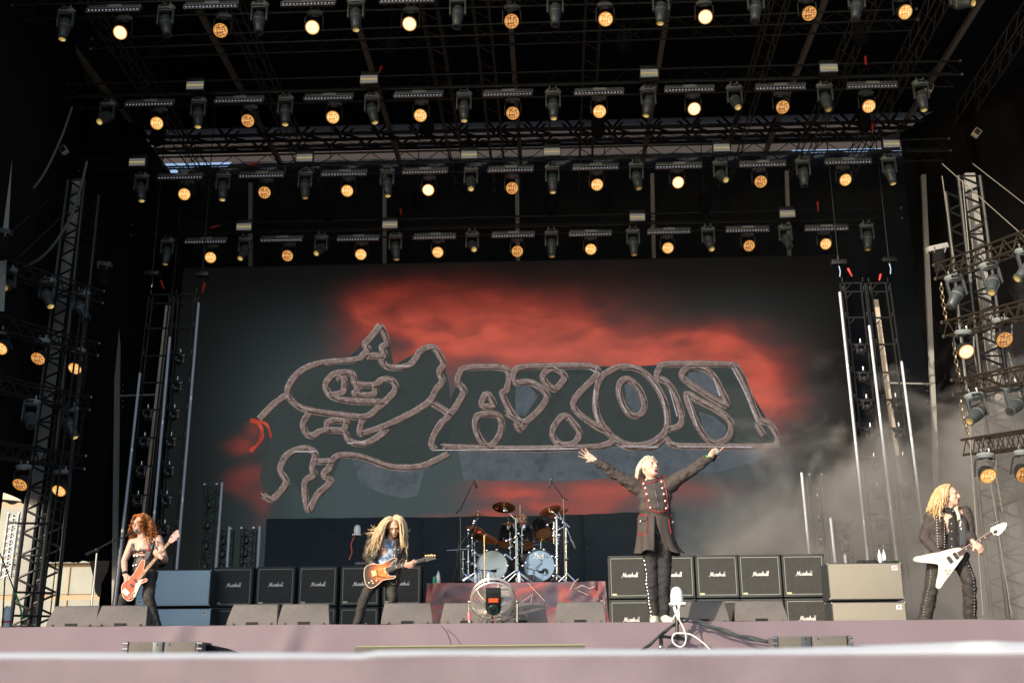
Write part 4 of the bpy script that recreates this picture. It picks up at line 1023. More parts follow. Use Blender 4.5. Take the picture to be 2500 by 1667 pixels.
for lab, p0, p1, h in (('small upright truss left of the screen with clear lamps inside', (500,1182), (481,1480), 1), ('shorter upright truss behind the leftmost script logo cabinet', (534,1290), (522,1480), 0), ('shorter upright truss behind the second script logo cabinet', (590,1288), (578,1480), 0), ('small upright truss right of the screen in the smoke', (1976,1158), (2003,1480), 1), ('shorter upright truss in the smoke above the grey cabinets', (2044,1270), (2062,1480), 0)):
    a_, b2 = at(*p0, YL+.1), at(*p1, YL+.1)
    t = box_truss('upright_truss', lab, b2, a_, .26, .26, 8, .018, .009, side=Vector((0,1,0)), up=Vector((1,0,0)))
    for k in range(4):
        c = b2.lerp(a_, .3+k*.17)+Vector((.13,-.02,0)); obj('lamp', MB().caps(c, c+Vector((0,0,.10)), .045, .04, 10), M['dark_gloss'], t)
# red straps and dark hoists above the ladder frames
for lab, x0,y0,x1,y1,Y in (('red strap above the outer left ladder frame',393,686,400,704,YQ),('red strap above the inner left ladder frame',499,694,494,714,YL),('red strap above the inner right ladder frame',2071,657,2080,674,YL),('red strap above the outer right ladder frame',2150,671,2147,684,YQ),
    ('red strap on the rear light truss at the left',516,556,536,550,26.0),('red strap under the front roof at the centre left',931,164,926,178,21.4),('red strap on the second truss near the right end',2113,140,2114,158,21.4),('red strap on the third truss near the right end',2130,304,2130,325,23.6),('red strap on the rear truss near the right end',1996,494,1998,516,25.8),('red strap on the rear truss left of centre',978,512,980,524,25.8),('red strap on the third truss at the left',606,402,630,398,23.6)):
    o = obj('strap', MB().caps(at(x0,y0,Y), at(x1,y1,Y), .03, .016, 6), M['red_plastic'], origin=at(x0,y0,Y)); tag(o, lab, 'strap')
for lab, x, y, Y in (('dark hoist over the outer left ladder frame',372,668,YQ),('dark hoist over the inner left ladder frame',494,670,YL),('dark hoist over the inner right ladder frame',2047,642,YL),('dark hoist over the outer right ladder frame',2170,636,YQ)):
    c = at(x,y,Y); t = thing('chain_hoist', lab, 'hoist', c, 'hoists over the ladder frames')
    obj('body', MB().rbox(c, (.17,.1,.06), .03), M['black_metal'], t); obj('chain', MB().tube(c, c+Vector((0,0,5)), .012), M['black_metal'], t)
    obj('hook', MB().path([c+Vector((0,0,-.06)), c+Vector((.02,0,-.2)), c+Vector((0,0,-.33))], .015, 5), M['chrome'], t)
for i, (x, y, Y) in enumerate([(375,138,21.5),(955,118,21.5),(1140,370,23.6),(1525,105,21.5),(2100,90,21.5),(385,335,23.6),(1043,310,23.6),(1460,315,23.6),(2110,300,23.6),(800,520,25.8),(1020,492,25.8),(1345,505,25.8),(1480,490,25.8),(1720,500,25.8)]):
    c = at(x,y,Y+.1); t = thing('chain_hoist', 'dark chain hoist barrel above the trusses, %s of fourteen' % (ORD+['thirteenth','fourteenth'])[i], 'hoist', c, 'dark hoists above the light trusses')
    obj('body', MB().lathe([(.06,.25),(.15,.22),(.16,-.1),(.1,-.2),(.05,-.22)], Matrix.Translation(c), 12), M['black_cloth'], t); obj('chain', MB().tube(c+Vector((0,0,.2)), Vector((c.x, c.y, ZU)), .012), M['black_metal'], t)

# ------------------------------------------------------------------ stroke lettering (script logos)
def lettering(strokes, org, ux, uz, h, w, dy, sm=5):
    """strokes in unit letter space (x right, y up); ribbon quads facing -Y"""
    q = MB(); k = 0
    for pts in strokes:
        P = catmull([Vector((x, y, 0)) for x, y in pts], sm); n = len(P); vs = []
        for s_ in (1, -1):
            for i, p in enumerate(P):
                t = (P[min(i+1,n-1)]-P[max(i-1,0)]); t = t.normalized() if t.length > 1e-6 else Vector((1,0,0))
                ww = w*(1.25-.5*abs(t.x)); v = p + Vector((-t.y, t.x, 0))*(s_*ww)
                vs.append(org + ux*(v.x*h) + uz*(v.y*h) + Vector((0, -dy-k*.0004, 0)))
        q.add(vs, [(i, i+1, n+i+1, n+i) for i in range(n-1)]); k += 1
    return q
MARSH = [[(-.25,.0),(-.15,-.05),(.05,.1),(.28,.85),(.30,1.0)],[(.30,1.0),(.42,.15),(.44,.1)],[(.44,.1),(.72,.85),(.78,1.0)],[(.78,1.0),(.72,.3),(.80,.0),(.95,.1)],
 [(1.28,.48),(1.08,.5),(.98,.2),(1.1,.0),(1.28,.15),(1.33,.48),(1.30,.1),(1.42,.02)],[(1.42,.02),(1.58,.5),(1.52,.62),(1.75,.52),(1.66,.1),(1.78,0)],
 [(1.78,0),(2.02,.58),(2.08,.25),(1.98,.0),(1.80,.08)],[(2.1,.05),(2.3,.7),(2.42,1.0),(2.30,.0),(2.42,.42),(2.56,.45),(2.52,.1),(2.62,.02)],
 [(2.98,.48),(2.78,.5),(2.68,.2),(2.8,.0),(2.96,.15),(3.03,.48),(3.0,.1),(3.12,.02)],[(3.12,.02),(3.38,.9),(3.44,1.1),(3.30,.5),(3.26,.05),(3.4,.02)],[(3.4,.02),(3.66,.9),(3.72,1.1),(3.58,.5),(3.54,.05),(3.7,.08)]]
PEARL = [[(-.1,-.1),(.1,-.15),(.35,.5),(.45,1.0)],[(.1,.75),(.3,1.05),(.7,1.05),(.75,.7),(.5,.5),(.35,.55)],[(.8,.25),(1.05,.4),(.98,.55),(.82,.4),(.85,.05),(1.1,.05)],
 [(1.48,.45),(1.25,.48),(1.18,.15),(1.32,.0),(1.48,.2),(1.52,.48),(1.5,.08),(1.62,.02)],[(1.65,.02),(1.78,.5),(1.74,.35),(1.98,.52)],[(2.0,.05),(2.25,.9),(2.32,1.1),(2.2,.4),(2.22,.02),(2.35,.05)],[(.35,-.28),(2.35,-.28)]]

# ------------------------------------------------------------------ script logo cabinets
CW, CH_, CD = .375, .375, .18
def make_cab():
    t = thing('speaker_cabinet', 'x', 'speaker cabinet', (0,0,0), 'g')
    q = MB().rbox((0, CD, CH_), (CW, CD, CH_), .018)
    obj('cabinet', q, M['tolex'], t)
    for a_, h_ in (((0,-.006,2*CH_-.022),(CW-.012,.012,.014)),((0,-.006,.022),(CW-.012,.012,.014)),((-CW+.022,-.006,CH_),(.012,.012,CH_-.038)),((CW-.022,-.006,CH_),(.012,.012,CH_-.038))):
        obj('frame_bar', MB().rbox(a_, h_, .004), M['tolex'], t)
    q = MB(); z0, z1, x1 = .052, 2*CH_-.052, CW-.048
    for c, h_ in (((0,-.010,z1),(x1,.004,.007)),((0,-.010,z0),(x1,.004,.007)),((-x1,-.010,CH_),(.006,.004,CH_-.052)),((x1,-.010,CH_),(.006,.004,CH_-.052))):
        obj('piping', MB().box(c, h_), M['piping'], t, False)
    obj('grille_cloth', MB().box((0,-.003,CH_), (x1-.008,.002,CH_-.062)), M['grille'], t, False)
    obj('logo', lettering(MARSH, Vector((-.125,0,CH_+.0)), Vector((1,0,0)), Vector((0,0,1)), .074, .058, .009), M['logo_white'], t, False, 'stuff')
    obj('sticker', MB().box((-x1+.055,-.0075,z0+.022), (.04,.002,.013)), M['sticker'], t, False)
    for sx in (-1,1):
        for z in (.02, 2*CH_-.02): obj('corner_guard', MB().ell((sx*(CW-.012), .005, z), (.020,.020,.020), n=8), M['black_metal'], t)
    return t
cab0 = make_cab(); used = [0]
def place_cab(x, y, z, lab, grp, rot=0):
    c = cab0 if not used[0] else copy_tree(cab0); used[0] = 1
    c.location = (x, y, z); c.rotation_euler = (0,0,rot); tag(c, lab, None, grp); return c
YLc, YRc = 22.0, 20.6
xl = [at(x,1420,YLc).x for x in (570,673,776,879,981)]
xr = [at(x,1410,YRc).x for x in (1537,1644,1751,1856,1963)]
fv = ['leftmost','second from the left','middle','second from the right','rightmost']
for row in (0,1):
    for i in range(5):
        rn = 'upper' if row else 'lower'
        place_cab(xl[i], YLc, FL+.03+row*(2*CH_+.025), 'shaded script logo cabinet, %s in the %s row left of drums' % (fv[i], rn), 'script logo cabinets in the left wall', R(random.uniform(-.6,.6)))
        place_cab(xr[i], YRc, FL+.03+row*(2*CH_+.018), 'sunlit script logo cabinet, %s in the %s row right of drums' % (fv[i], rn), 'script logo cabinets in the right wall', R(-2+random.uniform(-.6,.6)))
# grey bass cabinets lying on their sides
M['blue_grille'] = mat('blue_grille', (.52,.68,.80), .8, 0, .05, 40, .5, 260)  # blue tint of the shade put into the grille colour
def amp(x0, x1, ytop, ybot, Y, matn, lab, logo, depth=.5):
    p = at(x0, ytop, Y); r = at(x1, ytop, Y); b_ = at(x0, ybot, Y)
    c = (p+r)/2; z1 = (p.z+r.z)/2; z0 = max(FL+.02, b_.z); hw = (r.x-p.x)/2; hz_ = (z1-z0)/2
    t = thing('bass_cabinet', lab, 'speaker cabinet', (c.x, Y, z0))
    obj('cabinet', MB().rbox((c.x, Y+depth/2, (z0+z1)/2), (hw, depth/2, hz_), .02), M['tolex'], t)
    obj('grille', MB().rbox((c.x, Y-.006, (z0+z1)/2), (hw-.018, .012, hz_-.018), .01), M[matn], t)
    lx_, lz_ = (c.x-hw+.09 if logo < 0 else c.x+hw-.12), (z0+.085 if logo < 0 else z1-.09)
    bd_ = obj('badge', MB().box((lx_, Y-.021, lz_), (.045,.003,.035)), M['logo_white'], t, False)
    sp = [(.021*(1-k*.045)*math.cos(k*.7), .021*(1-k*.045)*math.sin(k*.7)) for k in range(18)]
    q = MB().path([Vector((lx_-.008+a_, Y-.026, lz_+b2)) for a_, b2 in sp], .0032, 4); obj('spiral', q, M['fixture'], bd_)
    for k in range(2): obj('stripe', MB().box((lx_+.032, Y-.026, lz_+.012-k*.014), (.012,.002,.003)), M['fixture'], bd_, False)
    for sx in (-1,1):
        for z in (z0+.02, z1-.02): obj('corner_guard', MB().ell((c.x+sx*(hw-.012), Y+.004, z), (.022,.022,.022), n=8), M['silver'], t)
    return t
amp(337, 517, 1390, 1481, 21.4, 'blue_grille', 'shaded blue grey bass cabinet behind the bassist, upper of two', -1)
amp(345, 517, 1484, 1578, 21.4, 'blue_grille', 'shaded blue grey bass cabinet behind the bassist, lower of two', 1)
amp(2018, 2200, 1373, 1465, 19.3, 'grey_grille', 'sunlit pale grey bass cabinet right of the script logo wall, upper of two', 1)
amp(2029, 2211, 1468, 1562, 19.3, 'grey_grille', 'sunlit pale grey bass cabinet right of the script logo wall, lower of two', 1)

# ------------------------------------------------------------------ monitor wedges
def make_wedge():
    t = thing('monitor_wedge', 'x', 'monitor speaker', (0,0,0), 'g')
    b_ = [(-.345,0,0),(.345,0,0),(.30,.52,0),(-.30,.52,0)]
    # side profile: face leans back from the lower front edge, rounded shoulder, slope to the band
    prof = [(0,0),(-.012,.05),(.0,.12),(.10,.345),(.125,.365),(.15,.365),(.52,.06),(.52,0)]
    wd = [.335,.337,.333,.300,.298,.300,.33,.33]
    q = MB(); n = len(prof)
    vs = [Vector((-w, y, z)) for (y,z),w in zip(prof,wd)] + [Vector((w, y, z)) for (y,z),w in zip(prof,wd)]
    q.add(vs, [tuple(range(n)), tuple(range(2*n-1,n-1,-1))] + [(i,n+i,n+(i+1)%n,(i+1)%n) for i in range(n)])
    o = obj('cabinet', q, M['wedge'], t)
    bv = o.modifiers.new('b', 'BEVEL'); bv.width = .008; bv.segments = 2; bv.limit_method = 'ANGLE'; bv.angle_limit = R(25)
    obj('handle_recess', MB().box((0,-.012,.062), (.075,.006,.040)), M['slot'], t, False)
    for sx in (-1,1):
        obj('foot_rib', MB().rbox((sx*.25,-.012,.048), (.014,.02,.042), .008), M['wedge'], t)
        obj('rigging_hole', MB().ell((sx*.315,.24,.13), (.012,.03,.04), n=10), M['slot'], t)
    for k, w in ((-1,.004),(0,.008),(1,.004)):
        obj('screw', MB().ell((k*.045,.093,.322), (w,.006,w), n=8), M['slot'], t)
    return t
w0 = make_wedge(); uw = [0]
WD = [(176,13.5,-2),(296,13.5,4),(616,13.5,-2),(742,13.5,4),(994,13.5,6),(1138,13.55,-1),(1272,13.55,-1),(1416,13.55,-4),(1716,13.6,-1),(1858,13.6,-2)]
wl_ = ['grey monitor wedge at the far left end of the stage front','grey monitor wedge in front of the bassist','grey monitor wedge below the leftmost script logo cabinets','grey monitor wedge just left of the lead guitarist','grey monitor wedge just right of the lead guitarist','grey monitor wedge directly left of and behind the fan','grey monitor wedge directly right of the fan','grey monitor wedge in front of the right end of the drum riser','grey monitor wedge right behind the dome lamp near the singer','grey monitor wedge farthest right, before the script logo wall']
def ztop_wedge(px, py, Y): return at(px, py, Y+.13).z
for (px, Y, rot), lab in zip(WD, wl_):
    c = w0 if not uw[0] else copy_tree(w0); uw[0] = 1
    s_ = .98; c.location = (at(px,1500,Y).x, Y, FL); c.rotation_euler = (0,0,R(rot)); c.scale = (.90,1.05,.80); tag(c, lab, None, 'monitor wedges along the stage front')

# ------------------------------------------------------------------ drum riser
YD = 21.3
RZ = at(1250, 1421, YD).z
rx0, rx1 = at(1042,1421,YD).x, at(1478,1421,YD).x
t = thing('drum_riser', 'drum riser wrapped in a creased red and purple printed cloth', 'riser', ((rx0+rx1)/2, YD, FL))
obj('deck', MB().box(((rx0+rx1)/2, YD+1.25, (RZ+FL)/2-.01), ((rx1-rx0)/2-.02, 1.2, (RZ-FL)/2-.012)), M['black_metal'], t, False)
NX, NZ = 90, 14
vs = []
for j in range(NZ+1):
    w = j/NZ
    for i in range(NX+1):
        u = i/NX; flare = .07*(1-w)*(2*u-1)*abs(2*u-1)**6
        x = rx0+(rx1-rx0)*u+flare; z = FL+.01+(RZ-FL-.01)*w + (.012*noise.noise(Vector((u*9,0,2))) if j == NZ else 0)
        dl = math.hypot((u-0)*3, (1-w)*1.3); dr = math.hypot((1-u)*3, (1-w)*1.3)
        y = YD-.03 - .03*math.sin(math.atan2((1-w)*1.3, u*3+.01)*16)*math.exp(-dl*1.2) - .035*math.sin(math.atan2((1-w)*1.3, (1-u)*3+.01)*18)*math.exp(-dr*1.1) - .02*noise.noise(Vector((x*1.1, z*2.2, 0))) - .012*math.sin((x*.6+z*2.4)*3)
        vs.append(Vector((x, y, z)))
fs = [(j*(NX+1)+i, j*(NX+1)+i+1, (j+1)*(NX+1)+i+1, (j+1)*(NX+1)+i) for j in range(NZ) for i in range(NX)]
q = MB().add(vs, fs)
q.add([(rx0,YD-.03,RZ),(rx1,YD-.03,RZ),(rx1,YD+.12,RZ+.002),(rx0,YD+.12,RZ+.002)], [(0,1,2,3)])
for sx, xx in ((-1,rx0),(1,rx1)): q.add([(xx,YD-.03,RZ),(xx,YD+2.4,RZ),(xx+sx*.06,YD+2.4,FL+.01),(xx+sx*.07,YD-.04,FL+.01)], [(0,1,2,3)])
obj('printed_cloth', q, M['riser_print'], t)
M['print_line'] = mat('print_line', (.55,.42,.40), .5)
for pts in ([(1246,1488),(1300,1450),(1295,1475)],[(1392,1438),(1402,1420),(1412,1412)],[(1404,1436),(1420,1428),(1440,1436),(1452,1430)],[(1288,1421),(1330,1466)],[(1410,1440),(1436,1452)]):
    q = MB().path([at(x,y,YD-.10) for x,y in pts], .006, 4); obj('print_stroke', q, M['print_line'], t)

# ------------------------------------------------------------------ drum kit
dk = lambda x, y: (1080+x*.17857, 1150+y*.17857)
def dkat(x, y, Y): return at(*dk(x,y), Y)
kit = thing('drum_kit', 'black drum kit with chrome stands and two bass drums on the riser', 'drum kit', (at(1258,1421,22.2).x, 22.2, RZ))
def drum(name, c, ax, r, dep, fm, logo=False, lab=None):
    """ax: direction the visible head faces"""
    ax = Vector(ax).normalized(); Mx = Matrix.Translation(c) @ ax.to_track_quat('Z','Y').to_matrix().to_4x4()
    sh = obj(name, MB().lathe([(r*.97,-dep),(r*.98,-.01)], Mx, 32), M['drum_black'], kit, label=lab)
    obj('hoop', MB().lathe([(r*.96,.012),(r*1.03,.012),(r*1.03,-.025),(r*.98,-.025)], Mx, 32, False), M['chrome'] if not logo else M['drum_black'], sh)
    obj('drumhead', MB().lathe([(.001,.0),(r*.5,.002),(r*.97,.0)], Mx, 32, False), M[fm], sh)
    obj('hoop', MB().lathe([(r*.98,-dep+.02),(r*1.03,-dep+.02),(r*1.03,-dep-.015),(r*.96,-dep-.015)], Mx, 32, False), M['chrome'] if not logo else M['drum_black'], sh)
    nl = 8 if logo else 6
    for k in range(nl):
        a_ = 2*math.pi*(k+.5)/nl; e = lambda z: Mx @ Vector((r*1.02*math.cos(a_), r*1.02*math.sin(a_), z))
        obj('lug', MB().caps(e(-.02), e(-min(dep*.5, .12)), .012, .009, 8).ell(e(.0), (.02,.02,.02), n=8), M['chrome'], sh)
    return sh, Mx
for (x, y, hm, l) in ((680,1290,'bass_head_pale','bass drum with a pale front head, on the left'),(1325,1290,'bass_head','bass drum with a darker blue front head, on the right')):
    c = dkat(x, y, 22.0); sh, Mx = drum('bass_drum', c, (-.05 if x < 1000 else .06, -1, .06), .30, .42, hm, True, l)
    lt = lettering(PEARL, c+Vector((-.10,-.012,.155)), Vector((1,0,0)), Vector((0,0,1)), .078, .05, .004); obj('logo', lt, M['logo_white'], sh, False, 'stuff')
    pc = c + Vector((.105,-.006,-.115)); obj('port', MB().lathe([(.001,-.004),(.058,-.003)], Matrix.Translation(pc) @ Matrix.Rotation(R(90),4,'X'), 20, False), M['slot'], sh)
    obj('port_ring', MB().lathe([(.056,.004),(.066,.004),(.066,-.002)], Matrix.Translation(pc+Vector((0,-.003,0))) @ Matrix.Rotation(R(90),4,'X'), 20, False), M['black_metal'], sh)
dn = lambda c, a: None
drum('rack_tom', dkat(868,1000,22.5), (-.12,-.42,-.9), .175, .33, 'drum_wood', lab='left rack tom')
drum('rack_tom', dkat(1152,1010,22.5), (.10,-.45,-.88), .165, .33, 'drum_wood', lab='right rack tom')
drum('hanging_tom', dkat(1382,855,22.9), (.30,-.62,-.72), .165, .28, 'drum_wood', lab='tilted hanging tom, nearer one')
drum('hanging_tom', dkat(1512,870,23.2), (.35,-.6,-.72), .15, .26, 'drum_wood', lab='tilted hanging tom, farther one')
def cymbal(x, y, Y, r, nrm, flip=1):
    c = dkat(x,y,Y); Mx = Matrix.Translation(c) @ Vector(nrm).normalized().to_track_quat('Z','Y').to_matrix().to_4x4()
    cy = obj('cymbal', MB().lathe([(r,-.02),(r*.6,-.006),(r*.22,.004),(r*.2,.02),(r*.08,.032),(.004,.034)], Mx, 36, False), M['cymbal'], kit)
    obj('wing_nut', MB().caps(Mx @ Vector((0,0,.03)), Mx @ Vector((0,0,.075)), .012, .008, 8), M['chrome'], cy)
    return c
cs = [cymbal(490,600,21.9,.23,(.02,-.14,1)), cymbal(842,482,22.0,.225,(.10,-.60,.8)), cymbal(1470,530,22.6,.225,(-.30,-.52,.8)), cymbal(1585,560,23.0,.22,(-.35,-.35,.85)),
      cymbal(455,785,22.6,.19,(.25,-.45,.85)), cymbal(585,900,21.55,.265,(.30,-.42,.84)), cymbal(905,705,22.3,.14,(0,-.25,1)), cymbal(1120,698,22.3,.11,(0,-.15,1)), cymbal(1360,940,22.8,.165,(0,-.18,1))]
for x, y, l in ((742,515,0),(505,830,1)):
    q = MB().ell(dkat(x,y,21.93 if l == 0 else 21.4), (.04,.004,.022), n=8); obj('print', q, M['red_plastic'], kit)
def st(pts, r_, Y, m='chrome', nm='stand'):
    P = [dkat(x,y,Y) if len(p_) == 2 else dkat(x,y,p_[2]) for p_ in pts for x,y in [p_[:2]]]
    return obj(nm, MB().path(P, r_, 8), M[m], kit)
for x, y0, y1, r_, Y in ((350,830,1495,.016,21.8),(440,970,1480,.014,21.9),(405,920,1480,.013,22.3),(280,1090,1490,.013,21.8),(1003,640,1510,.017,21.75),(1020,900,1510,.019,21.8),(925,830,1180,.014,21.9),(1085,760,1165,.014,21.9),(1562,620,1505,.018,21.8),(1525,690,990,.015,22.0),(1690,760,1480,.014,22.2),(1577,880,1000,.017,21.9),(1115,730,800,.01,22.2),(905,730,800,.01,22.2)):
    o = st([(x,y0),(x+ (6 if y1-y0 > 500 and x > 900 else 0),y1)], r_, Y)
    for f_ in (.3,.62): 
        yy = y0+(y1-y0)*f_; c = dkat(x,yy,Y); obj('clamp', MB().caps(c+Vector((-.02,-.005,-.012)), c+Vector((.025,-.01,.012)), .024, .022, 8), M['chrome'], o)
st([(585,1,21.6),(585,1,21.6)] and [(572,870),(583,1560)], .011, 21.2, 'gold')
st([(490,630),(350,840),(210,1070)], .013, 21.85); st([(845,500),(990,650)], .010, 21.9); st([(1490,540),(1560,600),(1740,765)], .012, 21.9); st([(1590,570),(1690,760),(1800,1030)], .011, 22.1)
st([(60,1082),(340,1065),(440,980),(555,910)], .009, 22.0); st([(1690,745),(1590,800),(1500,850)], .014, 22.2); st([(1420,720),(1530,690),(1600,760)], .014, 22.3); st([(940,1010),(1003,1040),(1100,940),(1170,945)], .016, 21.9); st([(1430,1085),(1560,1150),(1740,1230)], .008, 22.0, 'black_metal')
st([(1345,960),(1345,1060)], .014, 22.4); st([(1240,1010),(1340,1000),(1380,1010)], .01, 22.4)
for c_, e_ in (((1005,1360),(800,1510)),((1010,1360),(1215,1510)),((1005,1400),(900,1505)),((1010,1400),(1110,1505)),((440,1390),(290,1500)),((300,1400),(420,1510)),((345,1390),(440,1500)),((345,1440),(270,1500)),((1570,1420),(1700,1510)),((1690,1420),(1590,1510)),((1700,1390),(1820,1510)),((1575,1400),(1480,1505)),((860,1130),(960,1210)),((1170,1120),(1090,1210)),((470,1140),(560,1120))):
    st([c_, e_], .017, 21.7, 'chrome', 'leg')
for x, y in ((440,680),(430,710),(360,800),(850,540),(1510,560),(1550,640),(1650,700),(1045,850),(990,970),(880,950),(410,910),(1440,735),(1600,870),(610,1080),(745,1070),(500,1150),(860,1145),(1190,1110),(1260,1060),(1390,1070),(1505,1160),(1145,1250),(895,1290),(460,1300),(1550,1290),(1100,1290),(840,1440),(1520,1430)):
    obj('fitting', MB().ell(dkat(x,y,21.75), (.026,.02,.022), n=8), M['chrome'], kit)
o = obj('foot_pedals', MB().rbox(dkat(880,1480,22.2), (.05,.12,.02), .01).rbox(dkat(1130,1480,22.2), (.05,.12,.02), .01), M['black_metal'], kit)
o = obj('floor_case', MB().rbox(dkat(1150,1470,21.9), (.16,.1,.07), .01), M['black_metal'], kit)
# kick microphones on short stands
for lab, mx_, my_, bx, tx in (('small black microphone in front of the left bass drum', 745,1360,545,280),('small black microphone in front of the right bass drum', 1395,1375,1250,1150)):
    Y = 21.45; t = thing('drum_microphone', lab, 'microphone', dkat(bx,1515,Y))
    obj('stand', MB().path([dkat(bx,1513,Y), dkat(bx,1350,Y)], .009), M['black_metal'], t); obj('foot', MB().lathe([(.07,0),(.07,.015),(.02,.03),(.012,.05)], Matrix.Translation(Vector((dkat(bx,1513,Y).x, Y, RZ+.002))), 14), M['black_metal'], t)
    obj('boom', MB().path([dkat(tx,1318,Y-.05), dkat(bx,1350,Y), dkat(mx_-30,my_,Y+.1)], .008), M['black_metal'], t)
    hd = obj('microphone', MB().caps(dkat(mx_-75,my_,Y+.02), dkat(mx_-20,my_,Y+.12), .022, .03), M['black_metal'], t)
    obj('cable', MB().path(catmull([dkat(mx_-60,my_+10,Y), dkat(mx_-20,1440,Y-.05), dkat(mx_-60,1500,Y-.1), dkat(bx+60,1512,Y)],5), .004, 5), M['cable_black'], t)
# tall overhead microphone stands
for lab, base, top, tail, mic0, mic1, Y in (('tall thin overhead microphone stand left of the drums', (255,1480),(245,520),(185,575),(440,140),(468,220),21.7),('tall thin overhead microphone stand right of the drums', (1680,1480),(1655,370),(1715,390),(1487,110),(1460,220),21.9)):
    t = thing('overhead_microphone', lab, 'microphone stand', dkat(*base,Y))
    obj('pole', MB().path([dkat(*base,Y), dkat(*top,Y)], [.013,.010]), M['fixture'], t)
    k = (425,150) if base[0] < 900 else (1487,130)
    obj('boom', MB().path([dkat(*tail,Y), dkat(*top,Y), dkat(*k,Y-.1)], [.012,.010,.006]), M['black_metal'], t)
    d0, d1 = dkat(*mic0,Y-.1), dkat(*mic1,Y-.1); m_ = obj('microphone', MB().caps(d0+(d0-d1)*.3, d1, .010, .020), M['black_metal'], t); obj('clip', MB().ell(d0, (.02,.02,.02), n=8), M['silver'], t)
    obj('counterweight', MB().caps(dkat(210,1105,Y) if base[0]<900 else dkat(1780,960,Y), dkat(235,1020,Y) if base[0]<900 else dkat(1815,1045,Y), .022, .022, 8), M['fixture'], t)
    obj('foot', MB().lathe([(.12,0),(.12,.012),(.05,.05),(.014,.09)], Matrix.Translation(Vector((dkat(*base,Y).x, Y, RZ+.002))), 14), M['black_metal'], t)
    obj('cable', MB().path(catmull([dkat(top[0]-(20),top[1]+420,Y), dkat(top[0]-45,1250,Y-.03), dkat(top[0]-100,1440,Y), dkat(top[0]-120,1505,Y)],6), .004, 5), M['cable_black'], t)
# cable heap and small items on the riser
q = MB()
for k in range(9): q.path(catmull([dkat(150+random.uniform(-30,120),1500+random.uniform(-22,8),21.5+random.random()*.3) for _ in range(6)],5), .008, 5)
o = obj('cable_heap', q, M['cable_black'], kind='stuff', origin=dkat(180,1500,21.5)); tag(o, 'heap of black cables on the left corner of the drum riser', 'cables')

def bottle(lab, p, h=.21, r=.033, cap='blue_cap', body='bottle_clear', group=None):
    t = thing('water_bottle', lab, 'bottle', p, group); Mx = Matrix.Translation(p)
    obj('body', MB().lathe([(r*.9,0),(r,.01),(r,h*.35),(r*.93,h*.42),(r,h*.5),(r,h*.62),(r*.5,h*.84),(r*.4,h*.88)], Mx, 14), M[body], t)
    obj('label', MB().lathe([(r*1.02,h*.36),(r*1.03,h*.36),(r*1.03,h*.6),(r*1.02,h*.6)], Mx, 14, False), M['bottle_label'], t)
    obj('cap', MB().lathe([(r*.45,h*.88),(r*.45,h)], Mx, 10), M[cap], t); return t
def onriser(px, Y): p = at(px, 1415, Y); return Vector((p.x, Y, RZ+.003))
M['clear_glass'] = mat('clear_glass', (.55,.62,.70), .08)
for i, px in enumerate((1161,1168,1177)): bottle('small clear water bottle at the left bass drum, %s of the trio' % ['leftmost','middle one','rightmost'][i], onriser(px,21.38+.05*i), .22, .032, group='bottles before the left bass drum')
bottle('single clear water bottle right in front of the left bass drum port', onriser(1193,21.38), .22, .032)
bottle('clear water bottle between the two bass drums', onriser(1268,21.45), .22, .032)
bottle('water bottle with a blue cap beside a green can at the riser corner', onriser(1070,21.4), .24, .035)
p = onriser(1060.5,21.38); t = thing('drink_can', 'green and silver drink can at the left riser corner', 'can', p)
obj('body', MB().lathe([(.026,0),(.032,.008),(.032,.105)], Matrix.Translation(p), 16), M['can_green'], t); obj('rim', MB().lathe([(.032,.105),(.027,.115),(.027,.117)], Matrix.Translation(p), 16), M['silver'], t)
p = onriser(1071,21.30); t = thing('drink_can', 'white drink can with a red letter A at the left riser corner', 'can', p)
obj('body', MB().lathe([(.026,0),(.032,.008),(.032,.075)], Matrix.Translation(p), 16), M['bottle_label'], t); obj('letter', MB().path([p+Vector((-.012,-.034,.015)), p+Vector((0,-.034,.055)), p+Vector((.012,-.034,.015))], .004, 4).path([p+Vector((-.007,-.0345,.03)), p+Vector((.007,-.0345,.03))], .003, 4), M['red_plastic'], t)

# ------------------------------------------------------------------ dome strobes
def dome(lab, px, ytop, yplate, wpx, Y, ybase, cable_m):
    c = at(px, yplate, Y); ppm = FPX/((c-EYE).dot(Fw)); r_ = wpx/2/ppm; h = (yplate-ytop)/ppm; r_ = r_
    t = thing('dome_strobe', lab, 'strobe lamp', at(px, ybase, Y))
    Mx = Matrix.Translation(c)
    obj('dome', MB().lathe([(r_*.98,.01),(r_,h*.15),(r_*.98,h*.55),(r_*.86,h*.78),(r_*.6,h*.94),(r_*.25,h*1.01),(.002,h*1.02)], Mx, 24), M['dome_white'], t)
    obj('base_plate', MB().rbox(c+Vector((0,0,-h*.05)), (r_*1.25, r_*1.0, h*.07), .01), M['dome_white'], t)
    b_ = at(px+ (0 if ybase-yplate < 100 else 4), ybase, Y)
    obj('pole', MB().tube(c+Vector((0,0,-h*.1)), b_, .018), M['black_metal'], t)
    return t, c, r_, h
t, c, r_, h = dome('white dome strobe on a thin black pole behind the cabinets left of the lead guitarist', 872, 1281, 1304, 17, 22.6, 1364, None)
obj('cable', MB().path(catmull([c+Vector((-.05,-.02,-.03)), c+Vector((-.11,-.02,-.2)), c+Vector((-.09,-.02,-.35)), c+Vector((-.14,-.02,-.5))],5), .009, 5), M['orange_plastic'], t)
YDm = 12.35
t, c, r_, h = dome('large white dome strobe with looping white cables at the stage edge by the singer', 1653, 1433, 1471, 31, YDm, 1556, None)
obj('rim_trim', MB().rbox(c+Vector((0,-.02,-h*.16)), (r_*1.2,.085,h*.05), .006), M['silver'], t)
